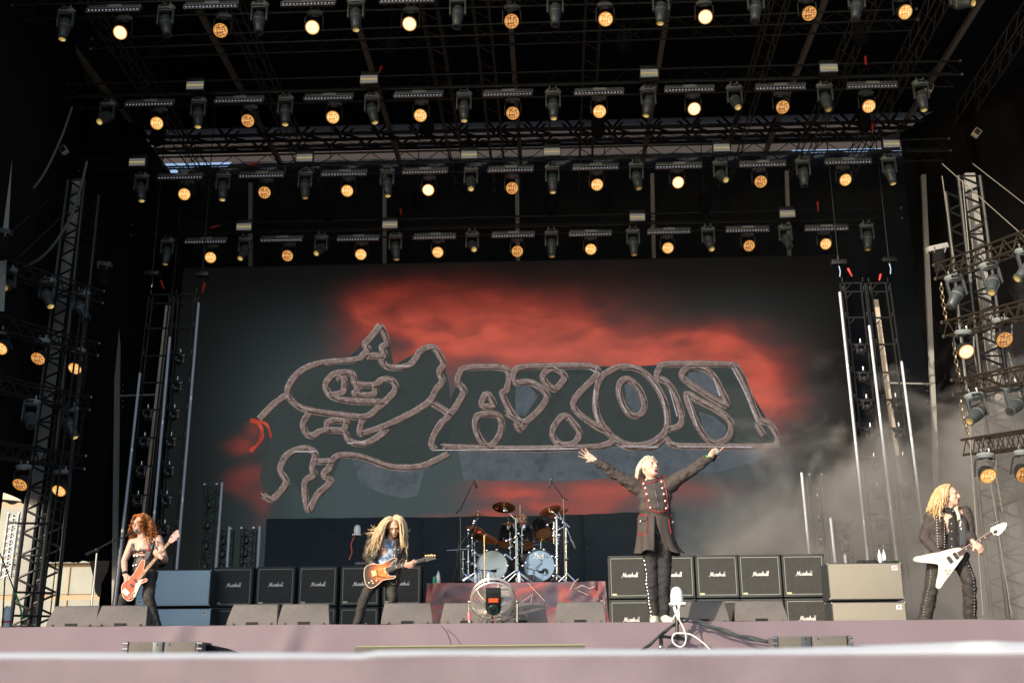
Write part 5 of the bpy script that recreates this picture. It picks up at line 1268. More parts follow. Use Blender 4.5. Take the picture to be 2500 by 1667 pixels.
wp = lambda pts, Y=YDm-.12: catmull([at(1240+x*.2787, 1230+y*.2787, Y) for x, y in pts], 7)
for pts in ([(1455,870),(1475,940),(1500,1010),(1540,1090),(1560,1170),(1545,1230),(1505,1248),(1455,1220),(1440,1175),(1460,1135),(1520,1130),(1600,1140),(1680,1190),(1750,1250),(1810,1330)],[(1510,875),(1490,930),(1460,980),(1440,1010)],[(1490,880),(1500,960),(1495,1010),(1470,960),(1450,900)]):
    obj('cable', MB().path(wp(pts), .0075, 6), M['cable_white'], t)
sc_ = lambda x, y, Y=YDm-.05: at(1240+x*.2787, 1230+y*.2787, Y)
obj('clamp_arm', MB().tube(sc_(1335,1155), sc_(1545,1180), .016), M['black_metal'], t)
obj('clamp_arm', MB().tube(sc_(1340,1165), sc_(1342,1255), .022), M['black_metal'], t)
obj('knob', MB().ell(sc_(1340,1250), (.03,.03,.025), n=10), M['silver'], t)
obj('clamp_arm', MB().tube(sc_(1470,1145), sc_(1570,1200), .018), M['black_metal'], t)
# black cables crossing the stage edge
for lab, pts in (('bundle of black cables running from the dome strobe down to the left',[(1500,1025),(1430,1070),(1360,1120),(1270,1200),(1160,1285),(1090,1340)]),('bundle of black cables running from the dome strobe down to the right',[(1500,1022),(1600,1022),(1700,1050),(1850,1100),(2000,1150),(2150,1185),(2300,1205)])):
    q = MB()
    for k in range(4):
        off = Vector((random.uniform(-.01,.01), -.02*k, random.uniform(-.018,.018)))
        q.path([p+off*(1+.5*math.sin(i*.6+k)) for i, p in enumerate(catmull([at(1240+x*.2787, 1230+y*.2787, 12.42-.28*max(0,(y-1040))/300) for x, y in pts], 7))], .010, 6)
    o = obj('cable_bundle', q, M['fixture'], kind='stuff', origin=at(1655,1518,12.4)); tag(o, lab, 'cables')

# ------------------------------------------------------------------ fan
YFn = 13.15
fc = at(1204, 1468, YFn); ppm = FPX/((fc-EYE).dot(Fw)); fr_ = 54/ppm
t = thing('stage_fan', 'round wire cage stage fan standing at the front in the middle', 'fan', Vector((fc.x, YFn, FL)))
ax = Vector((.05,-.78,-.62)).normalized()     # the motor side, facing the viewer and tilted down
FM = Matrix.Translation(fc) @ ax.to_track_quat('Z','Y').to_matrix().to_4x4()
for rr, z, w in ((1,0,.010),(1.0,-.07,.008),(.97,-.11,.006)):
    ring = [FM @ Vector((fr_*rr*math.cos(a_), fr_*rr*math.sin(a_), z)) for a_ in [k*math.pi/24 for k in range(49)]]
    obj('cage_ring', MB().path(ring, w, 6), M['wire_mesh'], t)
q = MB()
for k in range(72):
    a_ = 2*math.pi*k/72; pts = [(.99,0),(.9,.06),(.65,.10),(.35,.115)]
    q.path([FM @ Vector((fr_*r2*math.cos(a_), fr_*r2*math.sin(a_), z)) for r2, z in pts], .0016, 3)
    pts = [(.99,-.07),(.85,-.13),(.5,-.15),(.15,-.15)]
    q.path([FM @ Vector((fr_*r2*math.cos(a_), fr_*r2*math.sin(a_), z)) for r2, z in pts], .0014, 3)
for rr, z in ((.9,.06),(.78,.085),(.65,.10),(.5,.108),(.85,-.13),(.65,-.145),(.4,-.15)):
    q.path([FM @ Vector((fr_*rr*math.cos(a_), fr_*rr*math.sin(a_), z)) for a_ in [k*math.pi/16 for k in range(33)]], .0018, 3)
obj('wire_cage', q, M['wire_mesh'], t, kind='stuff')
for k in range(6):
    a_ = 2*math.pi*k/6+.3; obj('cage_rib', MB().path([FM @ Vector((fr_*r2*math.cos(a_), fr_*r2*math.sin(a_), z)) for r2, z in ((1,0),(.9,.062),(.6,.105),(.3,.12))], .005, 5), M['wire_mesh'], t)
for k in range(3):
    a0 = 2*math.pi*k/3+.5; P = []
    for r2, da, z in ((.18,-.35,.02),(.55,-.5,.035),(.90,-.38,.03),(.92,.0,.0),(.88,.42,-.04),(.55,.55,-.04),(.18,.4,-.02)):
        P.append(FM @ Vector((fr_*r2*math.cos(a0+da), fr_*r2*math.sin(a0+da), z-.04)))
    obj('blade', MB().prism(P, ax*.004), M['blade'], t)
obj('motor', MB().lathe([(.05,-.02),(.095,-.01),(.095,.10),(.085,.13),(.04,.15),(.03,.155)], FM, 20), M['fixture_dark'], t)
obj('motor_grille', MB().lathe([(.035,.158),(.055,.158),(.06,.150)], FM, 20, False), mat('motor_green', (.012,.05,.042), .3), t)
bx = FM @ Vector((0,.135,.10)); 
rot3 = FM.to_3x3()
yv = FM.to_3x3() @ Vector((0,1,0))
if yv.z < 0: bx = FM @ Vector((0,-.135,.10))
o = obj('control_box', MB().rbox(bx, (.085,.09,.05), .01, rot3), M['fixture_dark'], t)
obj('warning_label', MB().box(bx+ax*.055+Vector((0,0,-.01)), (.055,.026,.002), rot3), M['orange_plastic'], o, False)
for sx in (-1,1):
    e = fc+Vector((sx*(fr_+.02), 0, .0)); obj('bracket_arm', MB().path([Vector((e.x, YFn+.02, FL+.02)), Vector((e.x+sx*.005, YFn, fc.z))], [.014,.010]), M['chrome'], t)
    obj('knob', MB().ell(e, (.022,.022,.022), n=10), M['chrome'], t)
    obj('foot', MB().caps(Vector((e.x, YFn-.2, FL+.02)), Vector((e.x, YFn+.25, FL+.02)), .015), M['black_metal'], t)
obj('tape', MB().tube(fc+Vector((-fr_-.022,.02,-.19)), fc+Vector((-fr_-.022,.02,-.11)), .02), M['pink_tape'], t)
obj('cross_bar', MB().tube(Vector((fc.x-fr_-.02, YFn+.02, FL+.02)), Vector((fc.x+fr_+.02, YFn+.02, FL+.02)), .012), M['black_metal'], t)
for pts in ([(1180,1490),(1168,1512),(1172,1520),(1190,1500),(1196,1492)],[(1130,1522),(1131,1508),(1137,1518),(1142,1524),(1160,1522)],[(1186,1520),(1192,1510),(1198,1518),(1206,1524)]):
    obj('cable', MB().path(catmull([at(x,y,YFn-.35) for x,y in pts],6), .005, 5), M['cable_black'], t)

# ------------------------------------------------------------------ front fill speakers and long box below the stage edge
def frontfill(lab, xs, ytop, Y, side):
    x0, xm, x1 = xs; zt = at(x0, ytop, Y).z; z0 = zt-.30; t = thing('front_fill_speaker', lab, 'speaker', (at(xm,ytop,Y).x, Y, z0))
    for a_, b2 in ((x0,xm),(xm,x1)):
        l, r_ = at(a_,ytop,Y).x, at(b2,ytop,Y).x
        bx_ = obj('cabinet', MB().rbox(((l+r_)/2, Y+.25, (z0+zt)/2), ((r_-l)/2-.004, .25, (zt-z0)/2), .008), M['wedge'], t)
        g_w = (r_-l)*.33; gx = l+g_w+.01 if a_ == x0 else r_-g_w-.01
        obj('grille', MB().rbox((gx, Y-.006, (z0+zt)/2), (g_w, .008, (zt-z0)/2-.012), .004), M['wedge_grille'], bx_)
        fx = r_-.06 if a_ == x0 else l+.06
        obj('flare', MB().rbox((fx, Y-.004, (z0+zt)/2), (.05, .006, (zt-z0)/2-.006), .004), M['fixture'] if a_ == x0 else M['wedge'], bx_)
        obj('screw', MB().ell((fx, Y-.012, zt-.03), (.008,.005,.008), n=8), M['slot'], bx_)
    for xx in (x0, x1):
        p = at(xx, ytop+2, Y); sg_ = -1 if xx == x0 else 1
        for dz in (-.02,-.07): obj('rigging_pin', MB().tube(Vector((p.x, Y-.01, zt+dz)), Vector((p.x+sg_*.05, Y-.01, zt+dz)), .014), M['silver'], t)
        obj('side_plate', MB().box((p.x+sg_*.008, Y+.03, (zt+z0)/2), (.008,.05,(zt-z0)/2)), M['fixture'], t, False)
M['wedge_grille'] = mat('wedge_grille', (.15,.14,.125), .7, 0, .1, 15, .6, 500)
frontfill('double grey line array speaker on the ground before the stage, below the bassist', (314,401,482), 1566, 11.2, 1)
frontfill('double grey line array speaker on the ground before the stage, at the right', (1896,1981,2068), 1552, 11.2, 1)
p0 = at(866,1579,11.0); p1 = at(1428,1574,11.0); t = thing('long_box', 'long low brown box with a pale top edge below the middle of the stage', 'box', p0)
q = MB().hexa([p0+Vector((0,0,-.3)), p1+Vector((0,0,-.3)), p1+Vector((0,.4,-.3)), p0+Vector((0,.4,-.3))], [p0, p1, p1+Vector((0,.4,0)), p0+Vector((0,.4,0))]); obj('box', q, M['wedge_grille'], t, False)
obj('edge_strip', MB().tube(p0+Vector((.02,-.005,.003)), p1+Vector((0,-.005,.003)), .007), M['green_tape'], t)
o = obj('blown_cloth', MB().prism([at(x,y,11.5) for x,y in ((482,1568),(540,1580),(600,1600),(482,1602))], (0,.2,0)), M['black_cloth'], origin=at(500,1580,11.5)); tag(o, 'dark cable cover trailing right from the left line array speaker', 'cable cover')
o = obj('blown_cloth', MB().prism([at(x,y,11.5) for x,y in ((2075,1572),(2110,1576),(2170,1584),(2170,1592),(2075,1592))], (0,.2,0)), M['black_cloth'], origin=at(2100,1580,11.5)); tag(o, 'dark cable cover trailing right from the right line array speaker', 'cable cover')

# ------------------------------------------------------------------ small things on the cabinets
zt = FL+.03+4*CH_+.04
for lab, x in (('small effects unit with coloured lights on the left script logo wall', 884),):
    p = Vector((at(x,1360,YLc).x, YLc+.12, zt)); t = thing('effects_unit', lab, 'effects unit', p); obj('case', MB().rbox(p+Vector((0,0,.03)), (.14,.08,.025), .006), M['fixture'], t)
    for k, mn in enumerate(('silver','pink_tape','silver')): obj('knob', MB().ell(p+Vector((-.08+k*.08,-.05,.06)), (.016,.016,.014), n=8), M[mn], t)
pz = at(2100,1373,19.3).z
p = Vector((at(2120,1373,19.5).x, 19.5, pz)); 
for i, x in enumerate((2151,2162)): bottle('clear water bottle on the upper grey cabinet, %s of the pair' % ['left','right'][i], Vector((at(x,1370,19.45).x, 19.5, pz+.002)), .23, .033, 'silver', group='bottles on the upper grey cabinet')
p = Vector((at(2175,1372,19.4).x, 19.45, pz+.002)); t = thing('effects_unit', 'small pedal with red and green lights on the upper grey cabinet', 'effects unit', p); obj('case', MB().rbox(p+Vector((0,0,.02)), (.12,.07,.02), .006), M['fixture_dark'], t)
for k, mn in enumerate(('red_plastic','rope_green','red_plastic','rope_green')): obj('lamp', MB().ell(p+Vector((-.09+k*.06,-.04,.045)), (.012,.012,.012), n=8), M[mn], t)
p = Vector((at(2117,1372,19.4).x, 19.5, pz)); q = MB()
for k in range(7): q.ell(p+Vector((random.uniform(-.15,.15), random.uniform(-.04,.1), .03)), (.09,.06,.035), n=10)
o = obj('folded_cloth', q, M['black_fabric'], origin=p); tag(o, 'crumpled black cloth lying on the upper grey cabinet', 'cloth')
o = obj('setlist_post', MB().caps(at(27,1420,19), at(5,1520,19), .0, .0) if False else MB().path([at(12,1410,19), at(5,1540,19)], .012, 6), M['black_metal'], origin=at(5,1540,19)); tag(o, 'thin black stand at the far left picture edge', 'stand')
q = MB(); P = catmull([at(x,y,20.5) for x,y in ((0,1350),(14,1385),(33,1436),(44,1465),(52,1495),(50,1545))], 6)
o = obj('black_rope', q.path(P, .012, 6), M['cable_black'], origin=P[0]); tag(o, 'black rope slanting down in front of the left lattice tower', 'rope')
t = thing('marked_rope', 'black rope wound with bright green stripes at the left edge', 'rope', P[16])
for k in range(14, 26):
    if k+1 < len(P): obj('stripe', MB().tube(P[k], P[k].lerp(P[k+1], .55), .022), M['rope_green'], t)
c = at(17,1500,20.3); t = thing('canister', 'pale canister standing behind the stage at the far left edge', 'canister', c); obj('body', MB().lathe([(.06,-.25),(.07,-.24),(.075,.0),(.06,.12),(.03,.15)], Matrix.Translation(c), 12), M['bottle_label'], t); obj('band', MB().lathe([(.077,-.1),(.077,-.14)], Matrix.Translation(c), 12, False), M['pink_tape'], t)
a_, b2 = at(22,1252,23.5), at(0,1410,23.5); t = box_truss('silver_mast', 'bare silver lattice mast at the far left picture edge', b2, a_, .22, .22, 9, .028, .014, 'silver', up=Vector((1,0,0)), side=Vector((0,1,0)), cat='mast')

# ------------------------------------------------------------------ people
def organic(mb, voxel, mat_, parent, name, smooth_it=3, wr=0., wf=9., wdir=None, wmod=None, label=None):
    """union of closed shapes -> one continuous skin"""
    me = mesh_from(name, mb, None)
    tmp = bpy.data.objects.new('tmp', me); col.objects.link(tmp)
    r = tmp.modifiers.new('r', 'REMESH'); r.mode = 'VOXEL'; r.voxel_size = voxel; r.use_smooth_shade = True
    s_ = tmp.modifiers.new('s', 'SMOOTH'); s_.iterations = smooth_it; s_.factor = .5
    dg = bpy.context.evaluated_depsgraph_get(); dg.update()
    ev = tmp.evaluated_get(dg); nm = bpy.data.meshes.new_from_object(ev)
    bpy.data.objects.remove(tmp); bpy.data.meshes.remove(me)
    o0 = worldloc(parent)
    nrm = [v.normal.copy() for v in nm.vertices]
    for v, n_ in zip(nm.vertices, nrm):
        c = v.co.copy()
        if wr:
            q_ = Vector((c.x*wf, c.y*wf, c.z*wf*1.5)); w = noise.noise(q_) + .55*noise.noise(q_*2.3)
            if wmod: w *= wmod(c)
            v.co = c + n_*(wr*w)
        v.co = v.co - o0
    nm.materials.clear(); nm.materials.append(mat_)
    nm.polygons.foreach_set('use_smooth', [True]*len(nm.polygons)); nm.update()
    nm.name = name
    o = bpy.data.objects.new(name, nm); col.objects.link(o); o.parent = parent
    if label: o['label'] = label
    return o
def bvh_of(*objs):
    vs, fs = [], []
    for o in objs:
        k = len(vs); off = worldloc(o); vs += [v.co+off for v in o.data.vertices]; fs += [tuple(i+k for i in p.vertices) for p in o.data.polygons]
    return BVHTree.FromPolygons(vs, fs)
def surf(bv, px, py, off=.006, Yd=13):
    d = (at(px, py, Yd)-EYE).normalized(); h = bv.ray_cast(EYE, d)
    return (h[0]-d*off) if h[0] is not None else at(px, py, Yd)
def basis(f, u):
    f = Vector(f).normalized(); u = Vector(u); r_ = f.cross(u).normalized(); u = r_.cross(f).normalized()
    return Matrix((r_, f, u)).transposed(), r_, f, u
def head_shapes(q, c, B, r_, f, u, s=1., mouth=.0):
    A = lambda x, y, z: c + (r_*x + f*y + u*z)*s
    q.ell(A(0,-.012,.030), (.077*s,.096*s,.092*s), B, 18); q.ell(A(0,.022,-.035), (.062*s,.070*s,.082*s), B, 16)
    q.ell(A(0,.060,-.085), (.036*s,.030*s,.028*s), B, 12)
    q.caps(A(0,.090,.018), A(0,.108,-.022), .009*s, .0125*s, 10)
    q.caps(A(-.036,.080,.036), A(.036,.080,.036), .0125*s, None, 10)
    for k in (-1,1):
        q.ell(A(k*.040,.066,-.020), (.024*s,.020*s,.020*s), B, 10); q.ell(A(k*.080,-.005,-.005), (.010*s,.020*s,.032*s), B, 10)
        q.ell(A(k*.011,.096,-.026), (.010*s,.009*s,.008*s), B, 8)
    q.caps(A(-.022,.084,-.056+mouth*.008), A(.022,.084,-.056+mouth*.008), .008*s, None, 8); q.caps(A(-.018,.080,-.070-mouth*.02), A(.018,.080,-.070-mouth*.02), .009*s, None, 8)
def head_details(t, c, B, r_, f, u, s=1., mouth=.0, brow='hair_blond'):
    A = lambda x, y, z: c + (r_*x + f*y + u*z)*s
    for k in (-1,1):
        obj('eye', MB().ell(A(k*.031,.084,.012), (.012*s,.006*s,.006*s), B, 10), M['eye_dark'], t)
        obj('eyebrow', MB().path([A(k*.018,.096,.036), A(k*.034,.092,.041), A(k*.050,.080,.036)], [.004*s,.005*s,.003*s], 5), M[brow], t)
    obj('mouth', MB().ell(A(0,.088,-.063-mouth*.006), (.018*s,.010*s,(.004+.010*mouth)*s), B, 12), M['mouth'], t)
def hand(q, w, d, n_, ts, curl=.3, spread=.12, s=1., curls=None, thumb=.9):
    """w wrist, d finger direction, n_ palm normal, ts thumb side sign"""
    d = Vector(d).normalized(); n_ = Vector(n_); n_ = (n_-d*n_.dot(d)).normalized(); sd = d.cross(n_)*ts
    K_ = w + d*(.088*s)
    q.caps(w-d*.02*s, w+d*.02*s, .026*s, .026*s, 10)
    for k, x in enumerate((.030,.010,-.010,-.029)):
        q.caps(w+d*.012*s+sd*x*.7*s, K_+sd*x*s-d*(.006*abs(k-1.2))*s, .0155*s, .0135*s, 10)
    q.ell(w+d*.045*s, (.03*s,.03*s,.014*s), Matrix((sd, d, n_)).transposed(), 12)
    for k, (x, L) in enumerate(((.031,1.),(.0105,1.08),(-.0105,1.0),(-.0295,.80))):
        b_ = K_+sd*x*s-d*(.006*abs(k-1.2))*s; dd = (d + sd*(spread*(1.5-k)/1.5)).normalized(); c_ = curls[k] if curls else curl
        r0 = .0098*s
        for L_, cc in ((.046,.6),(.029,1.),(.022,.7)):
            ang = c_*cc; ax_ = dd.cross(n_).normalized(); dd = (Quaternion(ax_, ang) @ dd); e = b_+dd*(L_*L*s)
            q.caps(b_, e, r0, r0*.9, 8); b_ = e; r0 *= .9
    b_ = w+d*.022*s+sd*.026*s; dd = (d*.75+sd*thumb+n_*.25).normalized()
    q.caps(w+d*.01*s+sd*.01*s, b_, .016*s, .015*s, 8)
    for L_ in (.036,.028): e = b_+dd*L_*s; q.caps(b_, e, .0125*s, .0105*s, 8); b_ = e; dd = (dd+d*.25+n_*.1).normalized()
def hair_strands(t, c, B, r_, f, u, n, L, wind, m, wave=.25, s=1., lift=.0, face=.30, thick=.011, fr=4., seed=1, name='hair', spread=.35, capm=True, extra=None, tuck=None):
    rnd = random.Random(seed); q = MB(); loc = lambda x, y, z: c + (r_*x + f*y + u*z)*s
    R3 = Vector((.088,.106,.104))*s; cen = c + u*.022*s - f*.014*s
    dn_ = Vector((0,0,-1))
    for k in range(n):
        for _ in range(40):
            v = Vector((rnd.gauss(0,1), rnd.gauss(0,1), rnd.gauss(0,1))).normalized()
            if v.z < -.25: continue
            if v.y > face and v.z < .62: continue
            if tuck is not None and v.y > tuck and v.z < .80: continue
            break
        p = cen + (r_*v.x*R3.x + f*v.y*R3.y + u*v.z*R3.z); nn = (r_*v.x + f*v.y + u*v.z).normalized()
        d = (nn*(.5+lift) + u*.25 - f*.35*max(0,v.z) + r_*(.5 if v.x > 0 else -.5)*max(0,v.z)).normalized()
        LL = L*rnd.uniform(.7,1.08); ns = 14; st_ = LL/ns; P = [p-nn*.01]; ph = rnd.uniform(0,6.28); a1 = d.orthogonal().normalized()
        jit = Vector((rnd.uniform(-1,1), rnd.uniform(-1,1), rnd.uniform(-.3,.3)))*spread
        for i in range(ns):
            g_ = (dn_ + wind*(.4+.6*i/ns) + jit*(.3+.9*i/ns)).normalized()
            d = (d*.62+g_*.38).normalized(); p = p + d*st_
            e = p-cen; loc3 = Vector((e.dot(r_)/(R3.x+.008), e.dot(f)/(R3.y+.008), e.dot(u)/(R3.z+.008)))
            if loc3.length < 1: loc3.normalize(); p = cen + r_*loc3.x*(R3.x+.008) + f*loc3.y*(R3.y+.008) + u*loc3.z*(R3.z+.008)
            e = p-cen; lx3, ly3, lz3 = e.dot(r_)/s, e.dot(f)/s, e.dot(u)/s
            if ly3 > -.03 and abs(lx3) < .070 and -.24 < lz3 < .050:
                p = p + r_*(((.074 if (lx3 > 0 or (lx3 == 0)) else -.074) - lx3)*s*.8)
            w_ = wave*.045*(i/ns)
            pf = p + a1*(w_*math.sin(ph+i*fr*.5)) + d.cross(a1)*(w_*math.cos(ph*1.3+i*fr*.5))
            e = pf-cen; lx3, ly3, lz3 = e.dot(r_)/s, e.dot(f)/s, e.dot(u)/s
            if ly3 > -.01 and abs(lx3) < .068 and -.26 < lz3 < .045: pf = pf + r_*(((.072 if v.x > 0 else -.072) - lx3)*s)
            P.append(pf)
        q.path(P, [thick*s*(.5+.9*math.sin(math.pi*min(1,(i+1.5)/(ns+1)))**.6)*(1-.85*(i/ns)**3) for i in range(ns+1)], 5)
    if extra:
        for pts, th in extra: q.path(catmull(pts, 5), [th*(1-.9*(i/(5*(len(pts)-1)))) for i in range(5*(len(pts)-1)+1)], 5)
    o = obj(name, q, M[m], t)
    if capm:
        cq = MB().ell(cen - f*.012*s + u*.004*s, (.083*s,.097*s,.100*s), B, 20); o2 = obj('scalp_hair', cq, M[m], t)
    return o
def sneaker(t, p, fd, m, s=1., sole='logo_white'):
    fd = Vector(fd).normalized(); sd = fd.cross(Vector((0,0,1)))
    q = MB().ell(p+fd*.10*s+Vector((0,0,.035*s)), (.048*s,.075*s,.033*s), Matrix((sd, fd, Vector((0,0,1)))).transposed(), 12).caps(p+Vector((0,0,.05*s)), p+fd*.07*s+Vector((0,0,.045*s)), .046*s, .042*s).caps(p-fd*.035*s+Vector((0,0,.045*s)), p+Vector((0,0,.08*s)), .040*s, .042*s)
    o = organic(q, .009, M[m], t, 'shoe', 3)
    obj('sole', MB().prism([p+fd*(a_*s)+sd*(b_*s)+Vector((0,0,.002)) for a_, b_ in ((-.075,-.028),(-.05,-.04),(.08,-.05),(.15,-.035),(.178,0),(.15,.035),(.08,.05),(-.05,.04),(-.075,.028))], Vector((0,0,.022*s))), M[sole], t)
    return o
def limb(q, pts, rs, n=12):
    for (a_, b2), (r1, r2) in zip(zip(pts, pts[1:]), zip(rs, rs[1:])): q.caps(a_, b2, r1, r2, n)

# ---- the singer, arms spread, at the stage edge
def singer():
    Y = 13.0; P = lambda x, y, d=0.: at(1400+x*.1849, 1070+y*.1849, Y+d); Q = lambda x, y, d=0.: at(x, y, Y+d)
    foot = Q(1612,1519); t = thing('person', 'singer with white hair and long red trimmed black coat, arms spread wide, pointing', 'person', Vector((foot.x, Y, FL)))
    B, r_, f, u = basis((.50,-.84,.26), (.02,.1,1)); hc = Q(1588,1143,.01); s = 1.10
    neck = Q(1594,1176,.02); shl, shr = Q(1557,1187,.03), Q(1636,1180,.03)
    ell_, elr = Q(1502,1158,-.03), Q(1686,1150,-.03); wrl, wrr = Q(1456,1125,-.08), Q(1730,1117,-.08)
    chest = Q(1598,1212,.02); waist = Q(1598,1262,.02); pel = Q(1605,1322,.02)
    hl, hr = Q(1588,1335,.02), Q(1623,1333,.02); kl, kr = Q(1590,1421,-.02), Q(1622,1420,-.02); al, ar = Q(1597,1500,.02), Q(1623,1500,.02)
    al.z = ar.z = FL+.09
    q = MB(); head_shapes(q, hc, B, r_, f, u, s, 1.)
    q.caps(hc-u*.06-f*.02, neck+Vector((0,0,-.04)), .058, .064); q.caps(shl, shr, .055); q.ell(chest, (.17,.10,.16)); q.ell(waist, (.15,.10,.15)); q.ell(pel, (.15,.10,.12))
    limb(q, [shl, ell_, wrl], [.052,.042,.030]); limb(q, [shr, elr, wrr], [.052,.042,.030]); limb(q, [hl, kl, al], [.075,.052,.036]); limb(q, [hr, kr, ar], [.075,.052,.036])
    hd_ = (Q(1420,1104,-.1)-wrl).normalized(); hand(q, wrl+hd_*.02, hd_, Vector((.1,-1,.25)), 1 if False else -1, .12, .32, 1.08)
    hd2 = (Q(1752,1095,-.1)-wrr).normalized(); hand(q, wrr+hd2*.02, hd2, Vector((.35,-.9,-.2)), 1, 0, .05, 1.05, curls=[.05,1.35,1.4,1.4], thumb=.9)
    organic(q, .0075, M['skin'], t, 'body', 2)
    head_details(t, hc, B, r_, f, u, s, 1.1, 'hair_grey')
    hair_strands(t, hc, B, r_, f, u, 190, .22, Vector((-.10,.18,0)), 'hair_grey', .08, s, -.2, .22, .009, 3, 4, spread=.10, tuck=-.05)
    # trousers
    q = MB(); limb(q, [hl+Vector((0,0,.04)), kl, al+Vector((0,0,.03))], [.092,.072,.058]); limb(q, [hr+Vector((0,0,.04)), kr, ar+Vector((0,0,.03))], [.092,.072,.058]); q.ell(pel, (.16,.11,.12))
    tro = organic(q, .010, M['black_fabric'], t, 'trousers', 3, .012, 13.)
    bv = bvh_of(tro)
    for xs in ([(1571,1368),(1576,1400),(1576,1425),(1580,1450),(1583,1475),(1587,1502)],):
        for k in range(16):
            i = k/15*(len(xs)-1); a_ = int(min(i, len(xs)-2)); fr = i-a_; x = xs[a_][0]*(1-fr)+xs[a_+1][0]*fr; y = xs[a_][1]*(1-fr)+xs[a_+1][1]*fr
            obj('stud', MB().ell(surf(bv, x+2.5, y, .004), (.005,.005,.008), n=8), M['button'], tro)
    sneaker(t, Vector((al.x, Y+.02, FL)), (-.10,-1,0), 'shoe_yellow', 1.0); sneaker(t, Vector((ar.x, Y+.02, FL)), (.38,-1,0), 'shoe_yellow', 1.0)
    # coat: upper body
    q = MB(); q.caps(shl+Vector((.03,0,-.015)), shr+Vector((-.03,0,-.015)), .085, .085, 14); q.ell(chest+Vector((0,0,-.01)), (.205,.145,.17)); q.ell(Q(1598,1240,.02), (.195,.14,.17)); q.ell(Q(1597,1275,.02), (.19,.135,.14))
    limb(q, [shl+Vector((.02,0,-.03)), shl.lerp(ell_,.5), ell_, wrl.lerp(ell_,.10)], [.092,.080,.066,.056], 14); limb(q, [shr+Vector((-.02,0,-.03)), shr.lerp(elr,.5), elr, wrr.lerp(elr,.10)], [.092,.080,.066,.056], 14)
    for s0, a0 in ((shl, Vector((.10,0,-.14))), (shr, Vector((-.10,0,-.14)))): q.ell(s0+a0, (.09,.10,.12))
    q.caps(neck+Vector((-.03,0,-.03)), neck+Vector((.03,0,-.03)), .080, .080, 12)
    mod = lambda c: 1.7 if abs(c.x-chest.x) > .24 else .7
    coat = organic(q, .011, M['coat'], t, 'coat', 4, .011, 12., wmod=mod)
    # skirt of the coat, open in front
    rows = [(1262,1556,1638,1597,1600),(1285,1556,1641,1596,1602),(1310,1554,1646,1594.5,1610),(1335,1551,1655,1594,1618),(1350,1549,1669,1593,1624)]
    vs = []; N_ = 64
    for j, (y, xl_, xr_, gl, gr) in enumerate(rows):
        a_, b2 = Q(xl_,y), Q(xr_,y); c_ = (a_+b2)/2; hw = (b2.x-a_.x)/2; dp = .135+.028*j
        tl = math.asin(max(-1, min(1, (Q(gl,y).x-c_.x)/hw))); tr = math.asin(max(-1, min(1, (Q(gr,y).x-c_.x)/hw)))
        for i in range(N_+1):
            th = tr + (2*math.pi-(tr-tl))*i/N_         # from the right slit edge round the back to the left one
            w = 1+ .035*j*.5*math.sin(th*9+1)+.02*j*noise.noise(Vector((th*2,j*.3,3)))
            vs.append(Vector((c_.x+math.sin(th)*hw*w, Y+.02-math.cos(th)*dp*w, c_.z+.01*noise.noise(Vector((th*2,0,0)))*j)))
    vs2 = []; K3 = 6                      # subdivide rows
    for j in range(len(rows)-1):
        for k in range(K3):
            for i in range(N_+1): vs2.append(vs[j*(N_+1)+i].lerp(vs[(j+1)*(N_+1)+i], k/K3))
    vs2 += vs[-(N_+1):]; nr = len(vs2)//(N_+1)
    q = MB().add(vs2, [(j*(N_+1)+i, j*(N_+1)+i+1, (j+1)*(N_+1)+i+1, (j+1)*(N_+1)+i) for j in range(nr-1) for i in range(N_)])
    sk = obj('coat_skirt', q, M['coat'], t); so = sk.modifiers.new('s', 'SOLIDIFY'); so.thickness = .006
    q = MB(); q.ell(Q(1603,1292,.03), (.12,.11,.20)); organic(q, .012, M['tee_grey'], t, 'shirt', 3)
    bv = bvh_of(coat, sk); pt = lambda x, y, o_=.006: surf(bv, 1400+x*.1849, 1070+y*.1849, o_)
    def trim(pts, r0=.0055, m='red_trim', nm='trim', par=coat):
        F = []
        for (x0,y0),(x1,y1) in zip(pts, pts[1:]):
            k = max(2, int(math.hypot(x1-x0,y1-y0)/18)); F += [pt(x0+(x1-x0)*i/k, y0+(y1-y0)*i/k) for i in range(k)]
        F.append(pt(*pts[-1])); obj(nm, MB().path(F, r0, 5), M[m], par)
    trim([(1040,572),(980,590),(905,580),(925,660),(960,760),(980,870),(1000,935),(1060,955),(1135,978),(1200,960),(1250,935),(1245,850),(1235,740),(1215,640),(1195,560),(1160,545),(1120,545),(1060,575)])
    trim([(810,520),(860,535),(910,548)]); trim([(1140,505),(1180,492),(1215,497)])
    trim([(865,1010),(930,1010),(975,1018)], nm='pocket_trim'); trim([(975,1040),(978,1150),(972,1250),(940,1268),(880,1262),(838,1245)], nm='pocket_trim'); trim([(1255,1025),(1305,1012)], nm='pocket_trim'); trim([(1258,1060),(1265,1150),(1290,1250),(1335,1252),(1348,1200)], .005, nm='pocket_trim')
    pk = [pt(x,y,.004) for x,y in ((862,1020),(972,1025),(968,1245),(850,1240))]; obj('pocket', MB().prism(pk, Vector((0,-.012,0))), M['coat'], coat, False); fl_ = [pt(x,y,.018) for x,y in ((858,1018),(976,1022),(970,1075),(890,1095),(858,1070))]; obj('pocket_flap', MB().prism(fl_, Vector((0,-.008,0))), M['coat'], coat, False)
    for x, y in ((928,596),(950,655),(968,733),(995,818),(1017,912),(1162,570),(1176,655),(1195,735),(1212,825),(1225,920),(960,545),(888,1092),(1310,1103)): obj('button', MB().ell(pt(x,y,.008), (.0135,.008,.0135), n=10), M['button'], coat)
    trim([(1060,600),(1080,700),(1108,830),(1130,980)], .003, 'silver', 'zip')
